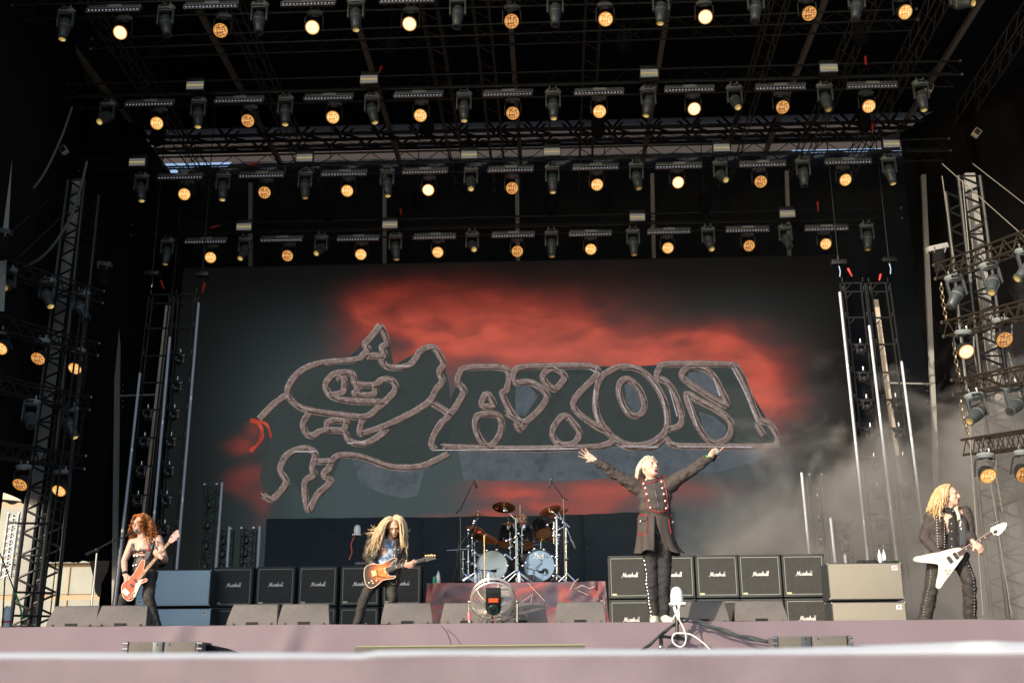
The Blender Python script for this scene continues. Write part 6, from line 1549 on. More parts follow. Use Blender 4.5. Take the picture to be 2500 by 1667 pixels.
    for a_, b2 in ((wrl, ell_), (wrr, elr)):
        d = (b2-a_).normalized(); c_ = a_.lerp(b2,.06); obj('cuff', MB().lathe([(.050,0),(.057,.004),(.060,.05),(.055,.055)], Matrix.Translation(c_) @ d.to_track_quat('Z','X').to_matrix().to_4x4(), 16), M['coat'], coat)
    d = (ell_-wrl).normalized(); c_ = wrl-d*.004; obj('watch', MB().lathe([(.034,0),(.040,.003),(.040,.022),(.034,.025)], Matrix.Translation(c_) @ d.to_track_quat('Z','X').to_matrix().to_4x4(), 16, False).ell(c_+Vector((0,-.04,.01)), (.018,.008,.018)), M['silver'], t)
    d = (elr-wrr).normalized(); obj('wristband', MB().lathe([(.036,0),(.041,.002),(.041,.012),(.036,.014)], Matrix.Translation(wrr) @ d.to_track_quat('Z','X').to_matrix().to_4x4(), 16, False), M['rope_green'], t)
    mc = Q(1751.5,1103.5,-.15); mt = thing('microphone', 'grey ball microphone in the raised right hand of the singer', 'microphone', mc)
    obj('grille', MB().ell(mc, (.034,.034,.034), n=16), M['fixture_light'], mt); obj('handle', MB().tube(mc+Vector((-.01,.02,-.015)), mc+Vector((-.03,.15,-.07)), .022, .014, 12), M['black_metal'], mt)
singer()

def guitar(label, cat, outline, Yf, thick, mtop, medge, neck0, neck1, nw0, nw1, mneck, mboard, head_out, mhead, Y, dyn=0., frets=16, name='electric_guitar', inlay=True):
    """outline etc. in picture px on the plane Y=Yf; neck runs neck0->neck1"""
    o = at(*neck0, Yf); cx = sum(p[0] for p in outline)/len(outline); cy = sum(p[1] for p in outline)/len(outline)
    t = thing(name, label, cat, at(cx, cy, Yf))
    P = catmull([at(x, y, Yf) for x, y in outline], 5, True)
    q = MB().prism(P, (0, thick, 0)); obj('body', q, M[mtop], t, False)
    q = MB(); q.path([p+Vector((0,.004,0)) for p in P]+[P[0]+Vector((0,.004,0))], .0055, 5); obj('binding', q, M[medge], t)
    n0, n1 = at(*neck0, Yf-.012), at(*neck1, Yf-.012+dyn); d = (n1-n0).normalized(); w = d.cross(Vector((0,1,0))).normalized()
    obj('neck', MB().add([n0-w*nw0+Vector((0,.02,0)), n0+w*nw0+Vector((0,.02,0)), n1+w*nw1+Vector((0,.018,0)), n1-w*nw1+Vector((0,.018,0)), n0-w*nw0, n0+w*nw0, n1+w*nw1, n1-w*nw1], [(3,2,1,0),(4,5,6,7),(0,1,5,4),(1,2,6,5),(2,3,7,6),(3,0,4,7)]), M[mneck], t, False)
    obj('fretboard', MB().add([p+Vector((0,e,0)) for e in (-.001,-.006) for p in (n0-w*nw0*.9, n0+w*nw0*.9, n1+w*nw1*.9, n1-w*nw1*.9)], [(3,2,1,0),(4,5,6,7),(0,1,5,4),(1,2,6,5),(2,3,7,6),(3,0,4,7)]), M[mboard], t, False)
    for k in range(frets):
        f_ = 1-(.5**(k/12)) ; f_ = min(1, f_/(1-.5**(frets/12))); c_ = n1.lerp(n0, f_)+Vector((0,-.0075,0)); ww = nw1+(nw0-nw1)*f_
        obj('fret', MB().tube(c_-w*ww*.9, c_+w*ww*.9, .0018, n=4), M['silver'], t)
        if inlay and k in (2,4,6,8,11): 
            c2 = c_-d*.02; obj('inlay', MB().box(c2, (.008,.0012,.008)), M['logo_white'], t, False)
    H = [at(x, y, Yf-.006+dyn) for x, y in head_out]; obj('headstock', MB().prism(H, (0,.016,0)), M[mhead], t, False)
    return t, n0, n1, d, w
# ---- bassist
def bassist():
    Y = 16.0; Kx = .1978; P = lambda x, y, d=0.: at(280+x*Kx, 1230+y*Kx, Y+d)
    t = thing('person', 'bassist with wild ginger hair and sleeveless black vest playing behind a wedge', 'person', Vector((P(330,1300).x, Y, FL)))
    B, r_, f, u = basis((-.42,-.88,.02), (0,0,1)); hc = P(318,262,-.02); s = 1.12
    neck = P(345,395); shl, shr = P(222,478,.02), P(535,438,.02); el_, er = P(118,700,-.02), P(622,690,-.06); wl_, wr = P(130,880,-.20), P(572,655,-.26)
    chest, waist, pel = P(370,560,.02), P(365,760,.02), P(375,900,.02)
    hl, hr = P(290,930,.02), P(440,920,.02); kl = P(120,1150,-.08); al = Vector((P(40,1300).x, Y+.05, FL+.08)); kr = P(415,1140,-.12); ar = Vector((P(560,1400).x, Y-.0, FL+.08))
    q = MB(); head_shapes(q, hc, B, r_, f, u, s, .6); q.caps(hc-u*.06-f*.02, neck+Vector((0,0,-.03)), .056,.064); q.caps(shl, shr, .066); q.ell(chest, (.17,.11,.19)); q.ell(waist, (.155,.105,.17)); q.ell(pel, (.15,.11,.13))
    limb(q, [shl, shl.lerp(el_,.45), el_, el_.lerp(wl_,.35), wl_], [.066,.056,.044,.046,.031]); limb(q, [shr, shr.lerp(er,.45), er, er.lerp(wr,.35), wr], [.068,.058,.046,.046,.031])
    limb(q, [hl, kl, al], [.08,.055,.04]); limb(q, [hr, kr, ar], [.08,.055,.04])
    hand(q, wl_, (P(205,965,-.25)-wl_), Vector((.5,.7,-.3)), -1, .55, .1, 1.1); hand(q, wr, (P(500,600,-.27)-wr), Vector((.3,.8,.3)), 1, .9, .1, 1.1)
    organic(q, .0085, M['skin'], t, 'body', 2); head_details(t, hc, B, r_, f, u, s, .8, 'hair_ginger')
    hair_strands(t, hc, B, r_, f, u, 420, .40, Vector((.0,.25,0)), 'hair_ginger', 1.0, s, .6, .15, .0095, 5.5, 7, spread=.5, tuck=.05)
    q = MB(); limb(q, [hl+Vector((0,0,.05)), kl, al], [.095,.072,.06]); limb(q, [hr+Vector((0,0,.05)), kr, ar], [.10,.078,.06]); q.ell(pel, (.175,.125,.12)); organic(q, .011, M['denim_black'], t, 'trousers', 3, .010, 13.)
    sneaker(t, Vector((al.x, Y, FL)), (-.6,-1,0), 'shoe_black', 1., 'shoe_black'); sneaker(t, Vector((ar.x, Y, FL)), (.5,-1,0), 'shoe_black', 1., 'shoe_black')
    # vest: two panels wrapped on the torso, open V
    q = MB(); q.ell(chest+Vector((0,.015,-.02)), (.185,.125,.18)); q.ell(waist+Vector((0,.01,0)), (.175,.125,.19)); q.ell(P(362,830,.03), (.175,.12,.12))
    q.caps(P(235,450,.03), P(232,560,.0), .055, .06); q.caps(P(500,425,.03), P(520,560,.0), .055, .06)
    vest = organic(q, .011, M['leather'], t, 'vest', 3, .009, 10.); bv = bvh_of(vest); pt = lambda x, y, o_=.006: surf(bv, 280+x*Kx, 1230+y*Kx, o_, Y)
    # bare chest in the V opening
    V = [(262,430),(300,440),(350,450),(410,430),(428,415),(395,470),(350,520),(310,555),(280,582),(272,540),(265,480)]
    obj('bare_chest', MB().prism([pt(x,y,.010) for x, y in V], Vector((0,.03,0))), M['skin'], t, False)
    for x0,y0,x1,y1 in ((225,590,385,608),(270,640,400,640)): obj('lace', MB().path([pt(x0,y0,.006), pt((x0+x1)/2,(y0+y1)/2+6,.008), pt(x1,y1,.006)], .006, 5), M['black_fabric'], vest)
    for x, y in ((282,640),(240,640),(268,752),(236,760)): obj('concho', MB().ell(pt(x,y,.010), (.020,.010,.020), n=12), M['silver'], vest)
    obj('belt', MB().lathe([(1.0,-.02),(1.02,0),(1.0,.02)], Matrix.Translation(P(378,850,.02)) @ Matrix.Diagonal((.178,.125,1,1)), 24, False), M['shoe_black'], t)
    obj('bracelet', MB().lathe([(.036,-.012),(.042,-.008),(.042,.02),(.036,.024)], Matrix.Translation(wl_.lerp(el_,.1)) @ (el_-wl_).to_track_quat('Z','X').to_matrix().to_4x4(), 14, False), M['strap_black'], t)
    # bass guitar
    O = lambda L_: [(280+x*Kx, 1230+y*Kx) for x, y in L_]; Yg = Y-.24
    body = O([(352,688),(330,700),(270,800),(225,870),(150,940),(95,990),(84,1060),(105,1140),(150,1185),(200,1188),(250,1140),(290,1050),(325,985),(395,948),(388,918),(345,930),(318,905),(340,850),(362,760),(372,700)])
    g, n0, n1, d, w = guitar('red bass guitar with cream edging held by the ginger bassist', 'bass guitar', body, Yg, .042, 'bass_red', 'cream', O([(290,925)])[0], O([(672,472)])[0], .026, .019, 'maple', 'maple', O([(655,465),(690,395),(735,345),(765,322),(790,320),(785,345),(802,385),(760,430),(735,460),(685,485)]), 'head_pink', Y, -.02, 18, 'bass_guitar')
    pos = lambda x, y, o_=.004: at(280+x*Kx, 1230+y*Kx, Yg-o_)
    obj('pickguard', MB().prism([pos(x,y,.002) for x, y in ((262,960),(320,905),(345,935),(300,1030),(255,1140),(215,1170),(245,1060))], Vector((0,-.003,0))), M['cream'], g, False)
    for x,y in ((255,945),(205,1000)): 
        c_ = pos(x,y,.010); obj('pickup', MB().box(c_, (.03,.006,.012), Matrix.Rotation(R(42),3,'Y')), M['dark_board'], g, False)
    obj('bridge', MB().box(pos(140,1085,.008), (.045,.008,.028), Matrix.Rotation(R(42),3,'Y')), M['chrome'], g, False)
    for x,y in ((205,1130),(232,1095),(185,1165),(215,1150)): obj('knob', MB().ell(pos(x,y,.012), (.014,.012,.014), n=10), M['chrome'], g)
    for k in (-1.5,-.5,.5,1.5): obj('string', MB().tube(n1+w*k*.009+Vector((0,-.010,0)), pos(150,1075,.016)+w*k*.012, .0014, n=4), M['silver'], g)
    for x,y in ((690,400),(725,350),(760,440),(795,405)): obj('tuning_peg', MB().caps(at(280+x*Kx,1230+y*Kx,Yg-.03), at(280+(x+6)*Kx,1230+(y+5)*Kx,Yg-.03), .010, .012, 8), M['chrome'], g)
    bv2 = bvh_of(vest); S = [(505,395),(470,450),(440,520),(412,600),(385,690)]; L_, R2 = [], []
    for x, y in S: c_ = surf(bv2, 280+x*Kx, 1230+y*Kx, .02, Y-.1); L_.append(c_+Vector((-.035,0,-.008))); R2.append(c_+Vector((.035,0,.008)))
    n = len(S); sq = MB().add(L_+R2+[p+Vector((0,.006,0)) for p in L_+R2], [(i,i+1,n+i+1,n+i) for i in range(n-1)]+[(2*n+i,3*n+i,3*n+i+1,2*n+i+1) for i in range(n-1)]); sp = obj('strap', sq, M['strap_black'], g, False)
    c1 = (L_[1]+R2[1])/2+Vector((0,-.008,0)); cr = MB().box(c1+Vector((.0,0,-.01)), (.008,.002,.045)).box(c1+Vector((0,0,.01)), (.028,.002,.008)); obj('cross_emblem', cr, M['button'], sp, False)
    obj('round_patch', MB().ell((L_[3]+R2[3])/2+Vector((0,-.010,.045)), (.026,.003,.024), n=14), M['red_trim'], sp)
bassist()
# microphone stand of the bassist
Pm = lambda x, y, d=0.: at(x*.2296, 1180+y*.2296, 15.4+d)
bt0 = Pm(968,1290); t = thing('microphone_stand', 'black boom microphone stand with its microphone at the mouth of the bassist', 'microphone stand', Vector((bt0.x, bt0.y, FL)))
obj('pole', MB().path([Vector((Pm(955,1400).x, 15.4, FL)), Pm(975,1290), Pm(1000,1050)], .013), M['silver'], t); obj('pole', MB().path([Pm(1000,1060), Pm(1030,740)], .010), M['silver'], t)
obj('base', MB().lathe([(.14,0),(.14,.015),(.03,.035)], Matrix.Translation(Vector((Pm(955,1400).x, 15.4, FL+.001))), 20), M['black_metal'], t)
obj('boom', MB().path([Pm(915,755,-.05), Pm(1030,700), Pm(1110,655,.05), Pm(1205,605,.1), Pm(1290,582,.15), Pm(1370,548,.2)], [.026,.014,.012,.009,.009,.009]), M['black_metal'], t)
for x,y,r_ in ((1030,705,.03),(1205,605,.02),(1000,722,.02)): obj('joint', MB().ell(Pm(x,y,.0), (r_,)*3, n=10), M['black_metal'], t)
m_ = obj('microphone', MB().tube(Pm(1360,552,.2), Pm(1425,512,.25), .012, .019, 12), M['black_metal'], t); obj('grille', MB().ell(Pm(1440,503,.26), (.030,.030,.030), n=14), M['fixture_light'], m_)

# ---- lead guitarist
def lead():
    Y = 16.3; Kx = .1976; P = lambda x, y, d=0.: at(840+x*Kx, 1230+y*Kx, Y+d)
    t = thing('person', 'guitarist with long windblown blond hair and black leather jacket, looking down at his guitar', 'person', Vector((P(400,1400).x, Y, FL)))
    B, r_, f, u = basis((.22,-.80,-.52), (0,-.45,1)); hc = P(612,285,-.10); s = 1.12
    neck = P(575,410,-.02); shl, shr = P(345,462,.02), P(715,490,.04); el_, er = P(282,640,.02), P(742,720,-.02); wl_, wr = P(372,760,-.20), P(765,760,-.28)
    chest, waist, pel = P(545,560,.02), P(510,760,.02), P(480,920,.03); hl, hr = P(400,950,.02), P(555,950,.02)
    kl = P(235,1190,-.10); al = Vector((P(150,1500).x, Y+.0, FL+.09)); kr = P(600,1140,-.12); ar = Vector((P(640,1500).x, Y+.1, FL+.09))
    q = MB(); head_shapes(q, hc, B, r_, f, u, s); q.caps(hc-u*.06-f*.02, neck+Vector((0,0,-.04)), .055,.06); q.caps(shl, shr, .06); q.ell(chest, (.16,.11,.18)); q.ell(waist, (.14,.10,.18)); q.ell(pel, (.14,.10,.12))
    limb(q, [shl, el_, wl_], [.05,.042,.030]); limb(q, [shr, er, wr], [.05,.042,.030]); limb(q, [hl, kl, al], [.075,.052,.038]); limb(q, [hr, kr, ar], [.075,.052,.038])
    hand(q, wl_, (P(450,850,-.27)-wl_), Vector((.5,.8,-.1)), -1, .5, .1, 1.15); hand(q, wr, (P(800,760,-.34)-wr)+Vector((0,0,.0)), Vector((-.2,.9,.4)), 1, 1.0, .1, 1.15)
    organic(q, .0085, M['skin'], t, 'body', 2); head_details(t, hc, B, r_, f, u, s, 0, 'hair_blond')
    ex = []
    for k in range(44):
        a_ = random.uniform(-1,1); x1, y1 = random.choice([(350,262),(330,300),(300,315),(262,372),(300,400),(330,440),(290,460),(350,470)]); x1 += random.uniform(-25,25); y1 += random.uniform(-15,15)
        ex.append(([P(560+a_*20,170+random.uniform(0,40),-.05), P(510,230+random.uniform(-15,40),-.02), P(430,300+random.uniform(-40,60),0), P((430+x1)/2-10,(330+y1)/2,0), P(x1,y1,random.uniform(-.08,.05))], random.uniform(.006,.012)))
    for k in range(20):
        x1, y1 = random.choice([(820,318),(785,385),(760,500),(720,530),(750,430),(700,500)]); x1 += random.uniform(-20,15); y1 += random.uniform(-20,15)
        ex.append(([P(660,160+random.uniform(0,30),-.10), P(700,230+random.uniform(0,30),-.10), P(730,320,-.08), P((740+x1)/2,(350+y1)/2,-.06), P(x1,y1,-.06)], random.uniform(.005,.010)))
    hair_strands(t, hc, B, r_, f, u, 420, .50, Vector((-.35,.05,0)), 'hair_straw', .30, s, -.05, .32, .0075, 3, 9, spread=.34, extra=ex, tuck=.10)
    q = MB(); limb(q, [hl+Vector((0,0,.05)), kl, al+Vector((0,0,.02))], [.098,.074,.062]); limb(q, [hr+Vector((0,0,.05)), kr, ar+Vector((0,0,.02))], [.098,.076,.062]); q.ell(pel, (.17,.12,.12)); organic(q, .011, M['denim_black'], t, 'trousers', 3, .012, 13.)
    sneaker(t, Vector((al.x, Y, FL)), (-.5,-1,0), 'shoe_black', 1., 'shoe_black'); sneaker(t, Vector((ar.x, Y+.1, FL)), (.5,-1,0), 'shoe_black', 1., 'shoe_black')
    q = MB(); q.ell(chest+Vector((.02,0,0)), (.155,.118,.2)); q.ell(waist, (.155,.118,.2)); tee = organic(q, .011, M['tee_print'], t, 'printed_shirt', 3, .006, 8.)
    # jacket: sleeves and two front panels
    q = MB(); limb(q, [shl, shl.lerp(el_,.5), el_, wl_.lerp(el_,.18)], [.082,.074,.066,.052], 14); limb(q, [shr, shr.lerp(er,.5), er, wr.lerp(er,.2)], [.080,.072,.064,.052], 14)
    q.ell(P(375,560,-.01), (.085,.135,.17)); q.ell(P(360,720,.0), (.075,.13,.16)); q.caps(P(440,420,.05), P(640,420,.05), .07, .07); q.ell(P(690,600,.0), (.075,.13,.16)); q.ell(P(660,780,.0), (.07,.125,.20)); q.ell(P(650,900,.0), (.06,.12,.15)); q.ell(P(520,620,.10), (.2,.09,.26))
    q.caps(P(430,440,-.07), P(395,640,-.10), .04, .045); q.caps(P(655,450,-.08), P(640,640,-.11), .03, .04)
    jk = organic(q, .011, M['leather'], t, 'leather_jacket', 3, .013, 11.); bv = bvh_of(jk, tee); pt = lambda x, y, o_=.006: surf(bv, 840+x*Kx, 1230+y*Kx, o_, Y)
    for x, y in ((402,522),(438,500),(385,485),(430,545),(668,600),(668,565),(625,640),(625,560)): obj('badge', MB().ell(pt(x,y,.006), (.014,.008,.014), n=10), M['silver'], jk)
    obj('necklace', MB().path([pt(535,370), pt(560,415,.012), pt(575,440,.012), pt(590,415,.012), pt(610,385)], .003, 4).caps(pt(575,440,.014), pt(577,470,.014), .005), M['silver'], t)
    obj('wallet_chain', MB().path([P(560,940,-.12), P(590,985,-.14), P(640,990,-.14), P(650,940,-.12)], .006, 5), M['silver'], t)
    O = lambda L_: [(840+x*Kx, 1230+y*Kx) for x, y in L_]; Yg = Y-.26
    body = O([(660,670),(610,668),(560,690),(500,725),(430,745),(360,740),(295,755),(258,790),(246,860),(252,930),(272,990),(310,1030),(360,1030),(420,990),(480,940),(560,925),(615,915),(636,890),(600,888),(560,885),(540,850),(560,800),(575,740),(620,700)])
    g, n0, n1, d, w = guitar('dark sunburst electric guitar held by the blond guitarist in the middle left', 'electric guitar', body, Yg, .042, 'sunburst', 'cream', O([(515,812)])[0], O([(985,687)])[0], .030, .022, 'maple', 'dark_board', O([(978,665),(1000,645),(1060,648),(1120,652),(1140,665),(1130,682),(1080,690),(1020,712),(995,700)]), 'dark_board', Y, -.03, 20)
    pos = lambda x, y, o_=.004: at(840+x*Kx, 1230+y*Kx, Yg-o_)
    for x, y in ((508,820),(355,858)): obj('pickup', MB().box(pos(x,y,.010), (.014,.008,.040), Matrix.Rotation(R(-15),3,'Y')), M['gold'], g, False)
    obj('bridge', MB().box(pos(385,850,.010), (.018,.008,.036), Matrix.Rotation(R(-15),3,'Y')), M['gold'], g, False); obj('tremolo_arm', MB().path([pos(385,885,.02), pos(430,890,.03), pos(510,903,.03)], .005), M['gold'], g)
    for x, y in ((343,948),(404,943),(312,970),(360,975)): obj('knob', MB().ell(pos(x,y,.012), (.014,.012,.014), n=10), M['cream'], g)
    for x in (1008,1030,1052,1075,1098,1122): obj('tuning_peg', MB().caps(pos(x,650-(x-1008)*.02,.03), pos(x,632,.03), .007, .010, 8), M['gold'], g)
    for k in range(6): obj('string', MB().tube(n1+w*(k-2.5)*.006+Vector((0,-.010,0)), pos(375,856,.018)+w*(k-2.5)*.010, .001, n=4), M['silver'], g)
    obj('strap', MB().path(catmull([pos(655,675,.0), P(650,560,-.13), P(640,450,-.12), P(600,400,.0)],5), .012, 5), M['strap_black'], g)
lead()

# ---- guitarist on the right
def right():
    Y = 14.8; Kx = .2359; P = lambda x, y, d=0.: at(2200+x*Kx, 1160+y*Kx, Y+d)
    t = thing('person', 'guitarist on the right in a braided black jacket, long blond hair, looking right', 'person', Vector((P(480,1500).x, Y, FL)))
    B, r_, f, u = basis((.80,-.58,.02), (0,.05,1)); hc = P(503,215,.0); s = 1.14
    neck = P(500,345,.02); shl, shr = P(312,430,.03), P(668,385,.03); el_, er = P(245,650,.06), P(712,610,-.02); wl_, wr = P(408,830,-.18), P(752,690,-.26)
    chest, waist, pel = P(500,520,.03), P(500,720,.03), P(490,880,.03); hl, hr = P(360,910,.03), P(605,890,.03)
    kl = P(315,1150,-.10); al = Vector((P(250,1500).x, Y+.02, FL+.09)); kr = P(708,1100,-.12); ar = Vector((P(728,1500).x, Y+.05, FL+.09))
    q = MB(); head_shapes(q, hc, B, r_, f, u, s, .5); q.caps(hc-u*.06-f*.02, neck+Vector((0,0,-.04)), .058,.064); q.caps(shl, shr, .06); q.ell(chest, (.17,.11,.19)); q.ell(waist, (.15,.105,.18)); q.ell(pel, (.15,.11,.13))
    limb(q, [shl, el_, wl_], [.05,.042,.030]); limb(q, [shr, er, wr], [.05,.042,.030]); limb(q, [hl, kl, al], [.08,.055,.038]); limb(q, [hr, kr, ar], [.08,.055,.038])
    hand(q, wl_, (P(490,910,-.24)-wl_), Vector((.5,.8,-.1)), -1, .5, .12, 1.15); hand(q, wr+Vector((0,0,0)), (P(800,735,-.28)-wr), Vector((-.3,.8,.3)), -1, .85, .14, 1.15)
    organic(q, .0085, M['skin'], t, 'body', 2); head_details(t, hc, B, r_, f, u, s, .7, 'hair_blond')
    ex = []
    for k in range(34):
        x1, y1 = random.choice([(245,400),(270,390),(300,420),(320,430),(345,380),(290,345),(330,400)]); x1 += random.uniform(-18,18); y1 += random.uniform(-14,14)
        ex.append(([P(440+random.uniform(-20,20),120+random.uniform(0,40),0), P(400,190+random.uniform(-10,40),0), P(375,260,random.uniform(-.05,.05)), P((370+x1)/2,(290+y1)/2,random.uniform(-.08,.05)), P(x1,y1,random.uniform(-.1,.04))], random.uniform(.006,.012)))
    for k in range(10): ex.append(([P(560,200,.06), P(575+random.uniform(-8,8),300,-.02), P(590,370+random.uniform(0,20),-.1), P(595+random.uniform(-18,18),440+random.uniform(0,50),-.13)], .011))
    hair_strands(t, hc, B, r_, f, u, 340, .40, Vector((-.40,.12,0)), 'hair_blond', .32, s, .05, .15, .0085, 4.5, 12, spread=.22, extra=ex, tuck=-.12)
    q = MB(); limb(q, [hl+Vector((0,0,.06)), kl, al+Vector((0,0,.0))], [.105,.085,.085]); limb(q, [hr+Vector((0,0,.06)), kr, ar+Vector((0,0,.0))], [.105,.085,.083]); q.ell(pel, (.18,.125,.13)); tro = organic(q, .011, M['denim_black'], t, 'trousers', 3, .012, 12.)
    bv = bvh_of(tro)
    for xs in ([(300,930),(296,1010),(290,1100),(270,1180),(252,1270),(232,1360),(218,1440)],[(695,900),(735,1000),(760,1060),(768,1160),(770,1260),(768,1360),(765,1440)]):
        for k in range(18):
            i = k/17*(len(xs)-1); a_ = int(min(i, len(xs)-2)); fr = i-a_; x = xs[a_][0]*(1-fr)+xs[a_+1][0]*fr; y = xs[a_][1]*(1-fr)+xs[a_+1][1]*fr
            x += 10 if xs[0][0] < 500 else -10; obj('stud', MB().ell(surf(bv, 2200+x*Kx, 1160+y*Kx, .003, Y), (.0062,.005,.0062), n=8), M['button'], tro)
    sneaker(t, Vector((al.x, Y, FL)), (-.5,-1,0), 'shoe_black', 1.1, 'shoe_black'); sneaker(t, Vector((ar.x, Y, FL)), (.5,-1,0), 'shoe_black', 1.1, 'shoe_black')
    q = MB(); q.ell(chest+Vector((.03,0,-.02)), (.15,.122,.2)); q.ell(waist+Vector((.02,0,0)), (.155,.12,.2)); q.caps(neck+Vector((-.03,-.02,-.03)), neck+Vector((.04,-.02,-.03)), .06); sh = organic(q, .011, M['black_fabric'], t, 'shirt', 3, .008, 9.)
    q = MB(); limb(q, [shl, shl.lerp(el_,.5), el_, wl_.lerp(el_,.12)], [.088,.082,.074,.058], 14); limb(q, [shr, shr.lerp(er,.5), er, wr.lerp(er,.14)], [.086,.078,.068,.055], 14)
    q.ell(P(385,560,.0), (.10,.14,.20)); q.ell(P(390,700,.0), (.095,.14,.16)); q.ell(P(625,560,.0), (.085,.14,.2)); q.ell(P(625,700,.0), (.075,.135,.18)); q.caps(P(390,400,.06), P(600,385,.06), .075); q.ell(P(500,580,.11), (.21,.09,.28)); q.ell(P(640,830,.06), (.09,.09,.06))
    jk = organic(q, .011, M['coat'], t, 'jacket', 3, .010, 10.); bv = bvh_of(jk, sh, tro); pt = lambda x, y, o_=.006: surf(bv, 2200+x*Kx, 1160+y*Kx, o_, Y)
    obj('lapel_edge', MB().path([pt(x,y,.004) for x, y in ((440,360),(455,450),(462,560),(458,680),(452,750))], .006, 5), M['black_fabric'], jk); obj('lapel_edge', MB().path([pt(x,y,.004) for x, y in ((562,360),(575,450),(585,560),(598,660),(610,740))], .006, 5), M['black_fabric'], jk)
    for k in range(12):
        y = 430+k*28; x0, x1 = 366+k*1.2, 448; obj('braid', MB().path([pt(x0,y,.007), pt((x0+x1)/2,y+3,.012), pt(x1,y+5,.007)], .009, 6), M['leather'], jk)
        obj('stud', MB().ell(pt(x0,y,.012), (.009,.007,.009), n=8), M['button'], jk); obj('stud', MB().ell(pt(x1,y+5,.012), (.008,.007,.008), n=8), M['button'], jk)
    for x, y in ((525,425),(503,425),(540,370),(520,500),(524,578),(524,656),(524,735)): obj('stud', MB().ell(pt(x,y,.006), (.009,.007,.009), n=8), M['button'], sh)
    O = lambda L_: [(2200+x*Kx, 1160+y*Kx) for x, y in L_]; Yg = Y-.24
    out = [(610,752),(555,756),(480,772),(415,790),(385,800),(300,812),(200,835),(155,842),(135,862),(145,885),(200,895),(300,905),(370,915),(395,935),(390,1010),(375,1090),(368,1140),(380,1165),(405,1160),(440,1110),(500,1030),(560,950),(610,880),(640,835),(645,790)]
    out = O(out)
    g, n0, n1, d, w = guitar('white arrow shaped electric guitar held by the guitarist on the right', 'electric guitar', out, Yg, .04, 'guitar_white', 'cream', O([(590,815)])[0], O([(940,597)])[0], .030, .024, 'cream', 'rosewood', O([(925,585),(932,540),(985,515),(1060,487),(1090,490),(1098,510),(1080,545),(1045,585),(1005,625),(980,612),(950,618)]), 'guitar_white', Y, -.03, 18)
    pos = lambda x, y, o_=.004: at(2200+x*Kx, 1160+y*Kx, Yg-o_)
    for x, y in ((565,830),(503,870)): obj('pickup', MB().box(pos(x,y,.010), (.022,.008,.042), Matrix.Rotation(R(-32),3,'Y')), M['dark_board'], g, False)
    for x, y in ((458,978),(497,978),(478,1010)): obj('knob', MB().ell(pos(x,y,.012), (.014,.012,.014), n=10), M['gold'], g)
    obj('scratch_line', MB().path([pos(385,1022,.003), pos(430,1035,.004), pos(465,1048,.003)], .003, 4), M['dark_board'], g)
    obj('headstock_cover', MB().ell(at(2200+975*Kx,1160+583*Kx,Yg-.04), (.032,.004,.020), Matrix.Rotation(R(-30),3,'Y'), 12), M['dark_board'], g)
    for x,y in ((950,520),(985,505),(1018,492),(1075,560),(1050,590),(1030,605)): obj('tuning_peg', MB().caps(pos(x,y,.03), pos(x+(-6 if y<530 else 6),y+(-16 if y<530 else 6),.03), .006, .010, 8), M['chrome'], g)
    for k in range(6): obj('string', MB().tube(n1+w*(k-2.5)*.007+Vector((0,-.010,0)), pos(480,885,.018)+w*(k-2.5)*.009, .001, n=4), M['silver'], g)
    S = [(575,330),(600,400),(618,480),(628,560),(636,640),(642,720)]; L_, R2 = [], []
    for x, y in S: c_ = pt(x,y,.014); L_.append(c_+Vector((-.035,0,0))); R2.append(c_+Vector((.035,0,0)))
    n = len(S); sp = obj('strap', MB().add(L_+R2, [(i,i+1,n+i+1,n+i) for i in range(n-1)]), M['silver_strap'], g, False)
    z_ = [(606,410),(618,480),(606,540),(622,540),(614,610)]; obj('lightning_mark', MB().path([pt(x,y,.022) for x, y in z_], [.012,.010,.008,.008,.002], 5), M['logo_white'], sp)
    obj('silver_lock', MB().path(catmull([P(560,340,-.08), P(590,400,-.14), P(600,460,-.15)],4), .02, 6), M['hair_grey'], t)
right()

